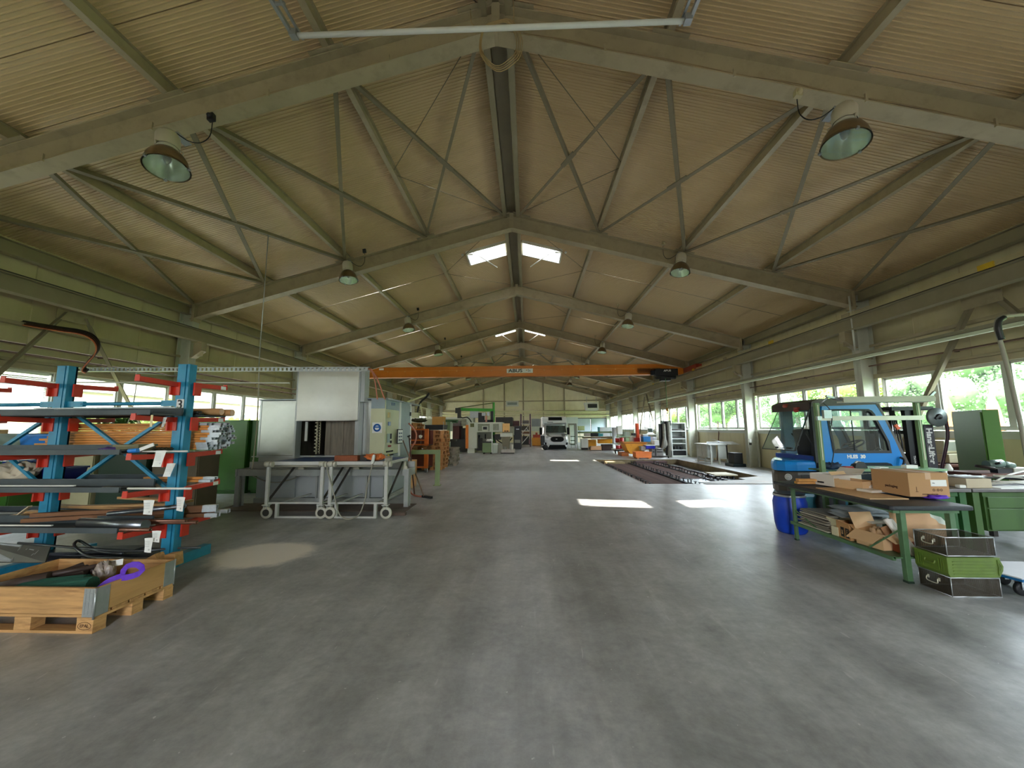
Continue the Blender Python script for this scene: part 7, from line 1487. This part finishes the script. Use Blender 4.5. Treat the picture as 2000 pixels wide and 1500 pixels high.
def vq(nm, L, m_, off=.02, flat=False):
    """patch on the front of the van: (px, py, dy)"""
    g = MB(); P = [at(a_, b_, 'Y', Y+d_-off) for a_, b_, d_ in L]; P2 = [p+Vector((0, .06, 0)) for p in P]; k = len(P)
    g.add(P+P2, [tuple(range(k)), tuple(range(2*k-1, k-1, -1))]+[(i, (i+1) % k, k+(i+1) % k, k+i) for i in range(k)]); return obj(nm, g, m_, vn, world=True)
vq('cab_interior', [(1067, 831.5, 1.36), (1104, 831.5, 1.36), (1106.5, 845, .98), (1066, 845, .98)], mat('windscreen_dark', (14, 18, 18), .5, var=.2, scale=1.5), .06)
vq('windscreen', [(1067, 831, 1.0), (1104, 831, 1.0), (1106.5, 845, .62), (1066, 845, .62)], CABG, .02)
vq('bonnet', [(1066, 847, .85), (1106, 847, .85), (1103, 853, .1), (1070, 853, .1)], VG, .05)
g = MB()
for px in (1073.5, 1095): a_ = at(px, 839, 'Y', Y+.98); g.box(a_, (.36, .08, .35)); g.box(a_+Vector((0, 0, .24)), (.2, .08, .14))
obj('seat', g, mat('seat_grey', (110, 120, 118), .6), vn, world=True)
vq('grille', [(1075, 857.5, -.1), (1077, 854, -.1), (1081, 853, -.1), (1096, 853, -.1), (1100, 854, -.1), (1101.5, 858, -.1), (1100, 861.5, -.1), (1096, 863, -.1), (1081, 863, -.1), (1077, 861.5, -.1)], VB, .14); vq('badge', [(1085.5, 857, -.1), (1088.5, 857, -.1), (1088.5, 858.3, -.1), (1085.5, 858.3, -.1)], PAPER, .2)
vq('number_plate', [(1083, 864.5, -.1), (1095.5, 864.5, -.1), (1095.5, 867, -.1), (1083, 867, -.1)], PAPER, .16); vq('lower_intake', [(1074, 869, -.1), (1103, 869, -.1), (1106, 874, -.1), (1071, 874, -.1)], VB, .1)
for s_, a_ in ((-1, 1066.5), (1, 1106.5)):
    vq('headlamp', [(a_, 852.5, .15), (a_-s_*4.5, 852, .1), (a_-s_*5.5, 855.5, 0), (a_-s_*1, 857, .1)], mat('headlamp_glass', (236, 240, 244), .1, .2), .08); vq('fog_lamp', [(a_-s_*1.0, 864.5, .0), (a_+s_*3, 864, .15), (a_+s_*2, 869, .1), (a_-s_*1, 869, .0)], VB, .09)
    x = vc+s_*(vh+.12); z_ = vz(842); obj('mirror', MB().box((x, Y+.9, z_), (.2, .14, .55)).box((x-s_*.15, Y+.95, z_-.3), (.2, .05, .05)), VB, vn, world=True, bevel=.03)
    obj('wheel', MB().lathe([(.0, -.12), (.28, -.12), (.34, -.08), (.34, .08), (.28, .12), (0, .12)], (vc+s_*(vh-.2), Y+.95, .34), 20, (1, 0, 0)), RUB, vn, world=True)
for dx in (-1,): obj('wheel', MB().lathe([(.0, -.12), (.34, -.08), (.34, .08), (0, .12)], (vc-vh+.2, Y+4.8, .34), 16, (1, 0, 0)).lathe([(.0, -.12), (.34, -.08), (.34, .08), (0, .12)], (vc+vh-.2, Y+4.8, .34), 16, (1, 0, 0)), RUB, vn, world=True)
zA, zB = vz(829), vz(812.5)
g = MB(); X0v, X1v = vc-vh*.99, vc+vh*1.0; g.prism([(Y+1.15, zA), (Y+.85, zA+.12), (Y+.95, zB-.1), (Y+1.25, zB), (Y+6.3, zB), (Y+6.3, zA-1.4), (Y+2.2, zA-1.4), (Y+2.2, zA)], X0v, X1v, 'X'); obj('alcove', g, VW, vn, world=True, bevel=.06)
vq('roof_window', [(1071, 814.8, .95), (1097, 814.8, .95), (1098, 821, .87), (1071, 821, .87)], VB, .03); vq('lettering', [(1068.5, 824, .86), (1080, 824, .86), (1080, 825, .86), (1068.5, 825, .86)], mat('van_lettering_grey', (90, 92, 96), .5), .03); vq('front_skirt', [(1070, 874, .1), (1107, 874, .1), (1106, 877, .1), (1071, 877, .1)], VB, .0)
t = ft('motor_scooter', 'small white and chrome scooter standing by the van, left front', 'scooter', 1063, 28.4); obj('front_wheel', MB().lathe([(0, -.04), (.2, -.05), (.2, .05), (0, .04)], (at(1065, 875, 'Y', 28.4)[0], 28.4, .2), 16, (.3, 1, 0)), RUB, t, world=True); obj('frame', MB().cyl(at(1065, 876, 'Y', 28.4), at(1060, 850, 'Y', 28.6), .04, 8).beam(at(1057, 850, 'Y', 28.6), at(1064, 852, 'Y', 28.6), .06, .1), GALV, t, world=True); obj('shield', MB().box(at(1060, 860, 'Y', 28.6), (.3, .3, .7)), BLACK, t, world=True, bevel=.05)
# white block room with the door, far behind the van
t = ft('white_booth', 'white block-built booth with a pale door behind the van', 'booth', 1121, 38); fo_(t, 'wall', mat('booth_white', (214, 222, 218), .6, var=.04), 38, 3.0, (1106, 1129, 815, 827), (1106, 1110, 827, 868), (1126, 1129, 827, 868)); fo_(t, 'door_frame', MGREY, 38.05, .1, (1110, 1113, 830, 868), (1122, 1126, 830, 868), (1110, 1126, 827, 830)); fo_(t, 'door', mat('door_milky', (214, 226, 210), .4), 38.1, .05, (1113, 1122, 830, 866))
t = ft('stool', 'small dark green step rack before the white booth', 'steps', 1119, 31.5)
for py in (852, 860, 868): fo_(t, 'step', mat('rack_dark_green', (70, 92, 60), .5), 31.5, .5, (1115, 1124, py, py+1.3))
for px in (1115.5, 1123.5): fo_(t, 'upright', mat('rack_dark_green', (70, 92, 60)), 31.5, .06, (px-.5, px+.5, 851, 873), floor=True)
# overhead beams before the gable
t = ft('pipe_rack', 'pale horizontal pipes and lamps strung along the far gable', 'pipes', 1080, 40)
for py, r in ((803.5, .07), (806.5, .05), (811, .06)): a_, b_ = at(890, py, 'Y', 40), at(1190, py, 'Y', 40); obj('pipe', MB().cyl(a_, b_, r, 8), mat('pipe_cream', (226, 222, 176), .5), t, world=True)
t = ft('strip_lamps', 'row of pale strip lights at the left of the far gable', 'lamps', 895, 36)
for py in (806, 811, 815): a_, b_ = at(864, py, 'Y', 36), at(932, py, 'Y', 36); obj('tube', MB().cyl(a_, b_, .06, 8), mat('pipe_cream', (226, 222, 176)), t, world=True)
# heater units
t = ft('air_heater', 'white air heater with a dark grille hanging at the right of the far gable', 'heater', 1156, 31); x0, x1, z0, z1 = R4(1142, 1169, 786, 801, 31)
g = MB(); g.prism([(x0, z1), (x1, z1), (x1, z0), (x0+.15, z0)], 31, 31.8, 'Y'); obj('housing', g, WHITE, t, world=True, bevel=.02); fo_(t, 'grille', BLACK, 30.96, .04, (1148, 1166.5, 789, 796.5)); fo_(t, 'bracket', STEELD, 31.2, .1, (1141, 1170, 781.5, 783), (1170, 1181, 783, 798)); fo_(t, 'hanger', GALV, 31.1, .05, (1145, 1146, 775, 786), (1164, 1165, 775, 786))
# green-framed work area right of the van
t = ft('green_pipe_stand', 'sage green tube frame around a work table right of the van', 'frame', 1163, 28.0)
for px in (1128.5, 1133, 1197, 1193): fo_(t, 'post', SAGE, 28.0, .08, (px-.8, px+.8, 841, 876), floor=True)
fo_(t, 'rail', SAGE, 28.0, .08, (1128, 1198, 843, 845.5), (1128, 1140, 852, 854)); fo_(t, 'table_top', mat('table_brown', (120, 96, 66), .6), 28.2, .9, (1140, 1196, 853.5, 856))
for lab, r, Yq, m_, cat in (('white cabinet box standing right of the van', (1135.5, 1149, 857, 875.5), 28.3, WHITE, 'cabinet'), ('yellow bin right of the white cabinet', (1149.5, 1165, 859, 874), 29.0, CYEL, 'bin'), ('second yellow bin under the work table', (1169, 1196, 858, 866), 29.0, CYEL, 'bin'), ('pale brown cardboard box in front of the yellow bins', (1154, 1175, 871.5, 880), 27.2, mat('pale_card_far', (206, 160, 120), .6), 'box'),
                            ('dark brown lattice crate right of the pale box', (1176, 1197, 868, 881), 27.4, mat('dark_brown_crate', (58, 36, 30), .6, var=.3, scale=6), 'crate'), ('pale yellow screen sheet above the white cabinet', (1129.5, 1142, 832, 841), 28.6, mat('pale_yellow_sheet', (216, 230, 170), .5), 'sheet'), ('beige box on the work table, leftmost', (1142, 1153, 846, 852), 28.6, mat('pale_pinkbox', (206, 196, 184), .5), 'box'),
                            ('black monitor box on the work table', (1155, 1168, 845, 852.5), 28.5, BLACK, 'monitor'), ('turquoise machine on the work table', (1169, 1178, 847, 852.5), 28.4, mat('turquoise', (80, 180, 196), .4), 'machine'), ('turquoise upright tube left of the white sheet', (1169.3, 1171.5, 834, 848), 28.4, mat('turquoise', (80, 180, 196)), 'tube'), ('white sheet with a grey shadowed fold behind the work table', (1172, 1204, 834.5, 852), 30.0, mat('white_panel_far', (214, 220, 224), .5), 'sheet'),
                            ('white board right of the work table', (1198, 1204, 835, 866), 27.0, mat('white_panel_far', (214, 220, 224)), 'board'), ('white carton pile on the work table', (1156, 1173, 855.5, 858), 28.1, PAPER, 'cartons'), ('white refrigerator-like cabinet under the right windows', (1206, 1216, 832, 848), 26.5, WHITE, 'cabinet')):
    nm = cat.replace(' ', '_'); t = ft(nm if nm not in ('machine',) else 'small_machine', lab, cat, (r[0]+r[1])/2, Yq); fo_(t, 'body', m_, Yq, .5, r, floor=(r[3] > 873), bevel=.015)
    if r[3] > 873: fo_(t, 'plinth', DARKS, Yq-.02, .4, (r[0]+.5, r[1]-.5, r[3]-1, r[3]+2), floor=True)
    else: x0, x1, z0, z1 = R4(*r, Yq); obj('edge', MB().bx(x0-.02, x1+.02, Yq-.01, Yq+.51, z1-.03, z1), m_, t, world=True)
# red barrels on a cart
t = ft('barrel_cart', 'low black cart with a pale deck under the red barrels', 'cart', 1209, 24.2); fo_(t, 'deck', MGREY, 24.0, .8, (1199.5, 1220, 877, 879)); fo_(t, 'frame', DARKS, 24.0, .8, (1200, 1219, 879, 881)); g = MB()
for px in (1201, 1207): x = at(px, 884, 'Y', 24.1)[0]; g.cyl((x, 24.1, .1), (x+.05, 24.1, .1), .1, 12)
obj('wheel', g, DARKS, t, world=True)
for i, (px, pa, pb, Yq) in enumerate(((1206, 855, 864, 24.7), (1214, 855, 864, 24.5), (1207, 869, 877, 24.3), (1215, 869, 877, 24.3), (1211, 865, 869, 24.45))):
    x0, x1, z0, z1 = R4(px-4.3, px+4.3, pa, pb, Yq); t = thing('drum', ('red barrel on the cart stack, upper left', 'red barrel on the cart stack, upper right', 'red barrel on the cart deck, left', 'red barrel on the cart deck, right', 'pale disc between the red barrels')[i], 'drum', ((x0+x1)/2, Yq, max(z0, .2))); r_ = (x1-x0)/2; h = z1-max(z0, .2)
    obj('shell', MB().lathe([(0, 0), (r_, 0), (r_*1.03, h*.33), (r_, h*.35), (r_*1.03, h*.66), (r_, h*.68), (r_, h), (0, h)], n=18), REDB if i < 4 else mat('pale_disc', (200, 190, 160), .5), t); obj('rim', MB().lathe([(r_*1.04, h-.03), (r_*1.04, h), (r_*.96, h)], n=18), REDB if i % 2 else PAPER, t)
# yellow tipping skip, orange crate, orange column
t = ft('tipping_skip', 'yellow-orange tipping skip beyond the floor pit', 'skip', 1236, 22.0); p2 = lambda L, Yq: [(at(a_, b_, 'Y', Yq)[0], max(0, at(a_, b_, 'Y', Yq)[2])) for a_, b_ in L]
obj('body', MB().prism(p2([(1219, 864), (1262, 864), (1262, 872), (1252, 885), (1232, 887), (1226, 880)], 21.8), 21.8, 22.9, 'Y'), CYEL, t, world=True, bevel=.02); obj('rim', MB().bx(p2([(1217, 866)], 21.75)[0][0], p2([(1264, 866)], 21.75)[0][0], 21.75, 22.95, p2([(1219, 866.5)], 21.75)[0][1], p2([(1219, 864.5)], 21.75)[0][1]), mat('dark_orange', (170, 90, 20)), t, world=True); fo_(t, 'fork_pocket', mat('dark_orange', (170, 90, 20)), 21.9, .9, (1214, 1228, 884, 890), floor=True)
t = ft('orange_crate', 'orange steel crate at the far edge of the floor pit', 'crate', 1256, 20.1); x0, x1, z0, z1 = R4(1242, 1273, 883, 897, 20.0); z0 = .06
g = MB(); g.bx(x0, x1, 20.0, 20.03, z0, z1); g.bx(x0, x1, 20.6, 20.63, z0, z1); g.bx(x0, x0+.03, 20.03, 20.6, z0, z1); g.bx(x1-.03, x1, 20.03, 20.6, z0, z1); g.bx(x0+.03, x1-.03, 20.03, 20.6, z0, z0+.03); obj('tub', g, mat('crate_orange', (222, 118, 50), .5, var=.12, scale=4), t, world=True); obj('rim', MB().bx(x0-.02, x1+.02, 19.98, 20.01, z1-.03, z1+.01), mat('crate_orange', (222, 118, 50)), t, world=True)
for x in (x0+.1, x1-.1): obj('foot', MB().bx(x-.05, x+.05, 20.0, 20.6, 0, .06), mat('dark_orange', (170, 90, 20)), t, world=True)
t = ft('orange_column', 'orange-red drill column rising behind the yellow skip', 'machine column', 1246, 23.0); fo_(t, 'column', mat('column_orange', (226, 84, 36), .45, var=.06), 23.0, .3, (1243, 1249.5, 827, 864), floor=True, bevel=.01); fo_(t, 'red_base', REDB, 22.9, .4, (1240, 1250, 855, 864)); fo_(t, 'white_guard', WHITE, 23.2, .3, (1233.5, 1240, 852, 864)); fo_(t, 'motor_head', BLACK, 22.9, .4, (1236, 1242, 846, 851)); fo_(t, 'white_column', WHITE, 23.3, .2, (1250, 1252.5, 848, 866))
for lab, r, Yq, m_, cat, nm in (('light blue round-backed pump beyond the pit', (1256, 1271, 853, 863), 22.3, mat('pump_blue', (30, 130, 206), .4), 'pump', 'blue_pump'), ('blue crate with a white edge on the grey boxes beyond the pit', (1262, 1280, 869.5, 876.5), 21.3, mat('crate_deep_blue', (24, 34, 190), .4), 'crate', 'blue_crate'), ('grey slotted plastic box pile, left one beyond the pit', (1273, 1280, 877, 891), 21.2, mat('slotted_grey', (140, 138, 136), .5, var=.2, scale=10), 'box', 'slotted_box'), ('grey slotted plastic box pile, right one beyond the pit', (1281, 1296, 876, 891), 21.2, mat('slotted_grey', (140, 138, 136)), 'box', 'slotted_box'),
                            ('white box on the grey slotted boxes', (1278, 1291, 861, 870), 21.5, WHITE, 'box', 'white_carton'), ('pale lidded machine left of the white box', (1256, 1266, 849, 853), 22.4, mat('pale_lid', (196, 204, 206), .4), 'machine', 'lidded_machine'), ('white parts on the blue crate heap', (1252, 1262, 872, 880), 21.4, mat('heap_white', (170, 160, 150), .6, var=.3, scale=12), 'parts', 'parts_heap'), ('small white carton under the far right windows', (1276, 1283, 854, 860), 22.6, WHITE, 'box', 'white_carton')):
    t = ft(nm, lab, cat, (r[0]+r[1])/2, Yq); fo_(t, 'body', m_, Yq, .5, r, floor=(r[3] > 888), bevel=.02); x0, x1, z0, z1 = R4(*r, Yq); obj('rim', MB().bx(x0-.01, x1+.01, Yq-.015, Yq+.51, z1-.03, z1+.005), WHITE if 'crate' in nm else m_, t, world=True)
    if 'slotted' in nm: obj('slot', MB().bx(x0+.04, x1-.04, Yq-.008, Yq, z0+.2, z0+.26).bx(x0+.04, x1-.04, Yq-.008, Yq, z0+.34, z0+.4), DARKS, t, world=True)
t = ft('flat_pallet', 'flat dark pallet under the grey slotted boxes', 'pallet', 1290, 21.1); fo_(t, 'deck', DARKS, 21.0, .9, (1272, 1306, 891, 893)); fo_(t, 'runner', MGREY, 21.0, .9, (1274, 1277, 893, 895), (1302, 1305, 893, 895), floor=True)
# monitor desk under the window
t = ft('computer_monitor', 'white monitor with a dark screen by the far right windows', 'monitor', 1270, 25.0); fo_(t, 'case', WHITE, 25.0, .12, (1265, 1275.5, 836, 846)); fo_(t, 'screen', mat('screen_dark_green', (12, 34, 20), .2), 24.97, .03, (1266, 1275, 837, 844)); fo_(t, 'stand', WHITE, 24.9, .3, (1264, 1278, 846, 848))
t = ft('work_desk', 'grey-topped desk under the white monitor', 'desk', 1270, 25.0); fo_(t, 'desk_top', MGREY, 24.7, .8, (1256, 1284, 848.5, 850)); fo_(t, 'side_panel', MGREY, 24.75, .7, (1257, 1259, 850, 878), (1281, 1283, 850, 878), floor=True)
t = ft('shelf_rack', 'thin pale green shelf rack with white trays in front of the far right windows', 'rack', 1218, 27.5)
for px in (1205.5, 1216, 1222.5, 1231, 1238.5): fo_(t, 'upright', mat('rack_thin_green', (120, 150, 120), .5), 27.5, .06, (px-.5, px+.5, 833, 866), floor=True)
for py in (838.5, 852): fo_(t, 'shelf', mat('rack_thin_green', (120, 150, 120)), 27.5, .5, (1205, 1239, py, py+.8))
for i, r in enumerate(((1206.5, 1215, 832, 838.5), (1206.5, 1215, 840, 847.5), (1218, 1230, 843, 852), (1222, 1229, 855, 864))): t_ = ft('tray', ('white tray on top of the thin rack, left', 'white tray under the left top shelf', 'grey machine part on the middle shelf', 'dark green box low in the thin rack')[i], 'tray', (r[0]+r[1])/2, 27.6); fo_(t_, 'body', (WHITE, WHITE, MGREY, SAGE)[i], 27.6, .4, r, bevel=.02)
# grey-white open cabinet with shelves, black mats beside it
Y = 21.0; t = ft('open_cabinet', 'tall white open cabinet with dark drawers low down, beyond the pit', 'cabinet', 1326, Y); x0, x1, z0, z1 = R4(1309.5, 1343, 825.5, 893, Y); z0 = 0; CW = mat('cabinet_white', (208, 212, 206), .45, var=.05)
for q in ((x0, x0+.05, .1, z1-.05), (x1-.05, x1, .1, z1-.05), (x0, x1, z1-.05, z1), (x0, x1, 0, .1)): obj('panel', MB().bx(q[0], q[1], Y, Y+.5, q[2], q[3]), CW, t, world=True)
obj('back_panel', MB().bx(x0, x1, Y+.47, Y+.5, 0, z1), mat('cabinet_back', (150, 156, 150), .5), t, world=True)
for py in (842, 857, 866.5, 879): z = at(1326, py, 'Y', Y)[2]; obj('shelf', MB().bx(x0+.05, x1-.05, Y+.01, Y+.47, z-.02, z+.02), CW, t, world=True)
fo_(t, 'dark_tray', DARKS, Y+.1, .35, (1312, 1338, 838, 841), (1312, 1338, 852.5, 856)); fo_(t, 'drawer', BLACK, Y+.02, .4, (1311, 1341, 880.5, 890))
for i, r in enumerate(((1317, 1322, 872, 879), (1323, 1328, 872, 879), (1329, 1334, 872, 879))): t_ = ft('small_bin', ('left', 'middle', 'right')[i]+' small black bin on the lower shelf of the white cabinet', 'bin', (r[0]+r[1])/2, Y+.1); fo_(t_, 'body', BLACK, Y+.1, .25, r, bevel=.01)
t = ft('cloth_rack', 'dark rack of hanging mats and rolled cloth beside the white cabinet', 'rack', 1298, 20.6)
fo_(t, 'dark_mat', BLACK, 20.7, .1, (1287, 1296, 828, 874), (1291, 1311, 822, 831), (1298, 1306, 826, 890)); fo_(t, 'frame_post', DARKS, 20.6, .05, (1303, 1304.5, 822, 893), floor=True)
for a_, b_, c_ in (((1296, 828), (1298, 856), (1294, 876)), ((1305, 824), (1307, 850), (1308, 892)), ((1298, 856), (1301, 868), (1297, 874))): obj('rolled_cloth', MB().tube([at(*a_, 'Y', 20.6), at(*b_, 'Y', 20.55), at(*c_, 'Y', 20.5)], .09, 8), mat('cloth_grey', (130, 128, 118), .8, var=.3, scale=10), t, world=True)
# desk by the wall, bars on it, black box
t = ft('white_desk', 'white steel desk with drawers against the right wall beyond the pit', 'desk', 1393, 17.2); WD = mat('desk_white', (190, 194, 186), .5, var=.08); X0d, X1d, Y0d, Y1d = 8.30, 9.05, 17.0, 18.4
obj('desk_top', MB().bx(X0d-.05, X1d+.02, Y0d-.03, Y1d, .82, .86), WD, t, world=True); obj('side_panel', MB().bx(X0d+.35, X1d, Y0d, Y0d+.03, .22, .82), WD, t, world=True); obj('cabinet', MB().bx(X0d+.03, X0d+.4, Y0d+.3, Y1d-.1, .25, .82), WD, t, world=True)
for z0_, z1_ in ((.62, .8), (.28, .6)):
    for ya_, yb_ in ((Y0d+.33, Y0d+.8), (Y0d+.84, Y1d-.13)): obj('drawer', MB().bx(X0d+.01, X0d+.03, ya_, yb_, z0_, z1_), WD, t, world=True)
for x in (X0d+.02, X0d+.36, X1d-.06):
    for y in (Y0d, Y1d-.1): obj('leg', MB().bx(x, x+.06, y, y+.06, 0, .82 if y > 18 or x != X0d+.36 else .25), WD, t, world=True)
for i in range(4): lone('metal_bar', MB().beam((8.35+.05*i, 17.4+.1*i, .875+.02*i), (9.45, 16.7+.18*i, .86+.03*i), .04, .02), GALV, ('front', 'second', 'third', 'rear')[i]+' bar of the metal bars lying across the white desk', 'metal bar')
lone('metal_bar', MB().cyl((8.5, 17.3, 1.08), (9.0, 17.1, .90), .01, 6), GALV, 'thin rod sticking up from the bars on the white desk', 'rod')
lone('thin_lath', MB().cyl((9.5, 18.9, 0), (9.62, 18.8, 1.4), .02, 6), mat('dark_wood', (92, 50, 32)), 'thin dark lath leaning on the right wall beyond the white desk', 'lath')
t = thing('black_box', 'black box on a dark pallet beside the second far column on the right', 'box', (9.0, 15.6, 0)); obj('box', MB().bx(8.75, 9.1, 15.95, 16.4, .12, .55), BLACK, t, world=True, bevel=.01); obj('base', MB().bx(8.65, 9.15, 15.85, 16.5, 0, .12), mat('base_dark_teal', (16, 30, 32), .5), t, world=True)
for i in range(3): lone('floor_bar', MB().beam((8.45+.06*i, 18.9-.1*i, .02+.02*i), (9.1, 17.9-.5*i, .02+.02*i), .05, .02), GALV if i != 1 else WOOD, ('left', 'middle', 'right')[i]+' of three bars lying on the floor by the white cabinet', 'metal bar')
for y, k in ((10.1, 'second'), (15.5, 'third')): 
    t = thing('wall_socket', 'small switch box on the %s right-hand column' % k, 'socket', (9.3, y, 1.0)); obj('box', MB().box((0, .2, .05), (.09, .06, .12)), WHITE if k == 'third' else MGREY, t); obj('lower_box', MB().box((0, .2, -.08), (.07, .05, .08)), DARKS, t)

# ------------------------------------------------------------------ machinery bed down in the pit
t = thing('pit_machine_bed', 'rusty machine bed of rails, cross bars and grating lying in the floor pit', 'machine bed', (5.6, 15.4, -PD))
RUST = mat('rusty_mauve', (104, 82, 76), .6, .2, var=.35, scale=5, dirt=(56, 40, 40), dscale=4, damt=.7); zp = -.14
for x0_, x1_, y0_, y1_ in ((3.8, 5.3, 11.3, 19.2), (5.55, 6.9, 13.4, 19.2)): obj('grating_base', MB().bx(x0_, x1_, y0_, y1_, zp-.16, zp-.10), mat('base_dark_brown', (52, 42, 40), .7, var=.2), t, world=True)
g = MB(); g.bx(0, 1.42, -.012, .012, -.10, .0); cbm = mesh('cross_bar', g, RUST); g = MB(); g.bx(0, 1.3, -.012, .012, -.10, .0); cbm2 = mesh('cross_bar', g, RUST)
for i in range(100): obj('cross_bar', cbm, None, t, loc=(3.85-5.6, 11.4+.077*i-15.4, zp+PD))
for i in range(70): obj('cross_bar', cbm2, None, t, loc=(5.55-5.6, 13.6+.079*i-15.4, zp+PD))
for x in (3.95, 5.35, 6.45, 6.95): obj('long_rail', MB().bx(x-.03, x+.03, 11.4, 19.2, zp-.1, zp+.02), MA, t, world=True)
g = MB(); g.lathe([(.0, 0), (.07, 0), (.065, .03), (.02, .04), (.016, .12), (.05, .13), (.05, .145), (0, .145)], n=10, smooth=False); fm = mesh('adjusting_foot', g, MA)
for x in (3.95, 5.4, 6.5):
    for i in range(26): obj('adjusting_foot', fm, None, t, loc=(x-5.6+R.uniform(-.03, .03), 11.55+.29*i-15.4+R.uniform(-.05, .05), zp+PD+.01-R.uniform(0, .03)))
obj('bright_plate', MB().bx(5.5, 7.3, 11.9, 14.6, zp-.12, zp-.02), mat('bright_plate', (176, 184, 196), .25, .5, var=.1), t, world=True)
obj('pallet_block', MB().bx(4.25, 5.1, 18.9, 19.5, -PD, -.06), mat('pit_block', (150, 134, 96), .8, var=.2), t, world=True); obj('long_chest', MB().bx(5.7, 7.2, 19.15, 19.55, -PD, -.05), mat('chest_mauve', (84, 60, 60), .7, var=.15), t, world=True)
t = thing('pit_table', 'low pale-topped table on black springs at the near right of the floor pit', 'table', (7.1, 13.7, -PD)); obj('table_top', MB().bx(6.75, 7.5, 13.4, 14.2, -.05, -.01), mat('pit_table_top', (170, 160, 132), .6, var=.1), t, world=True)
for i in range(4):
    for j in range(2): obj('spring_leg', MB().cyl((6.85+.18*i, 13.5+.6*j, -PD), (6.85+.18*i, 13.5+.6*j, -.05), .05, 8), BLACK, t, world=True)
t = obj('cover_plate', MB().prism([(5.4, PY0-.1), (PX1+.1, PY0-.1), (PX1+.1, 12.85), (6.95, 12.35), (6.95, 11.95), (6.2, 11.75), (5.4, 11.45)], .0, .02, 'Z'), mat('cover_concrete', (150, 148, 142), .6, var=.15, scale=3, dirt=(172, 140, 120), dscale=1.5, damt=.4)); tag(t, 'pale steel cover plate over the near corner of the floor pit', 'cover plate')
t = obj('edge_angle', MB().bx(PX0-.05, PX0, PY0, PY1, -.002, .006).bx(PX0, PX1, PY1, PY1+.05, -.002, .006).bx(PX1, PX1+.05, 12.9, PY1, -.002, .006), mat('edge_angle_grey', (150, 148, 140), .5, .2)); tag(t, 'steel edging round the floor pit', kind='structure')
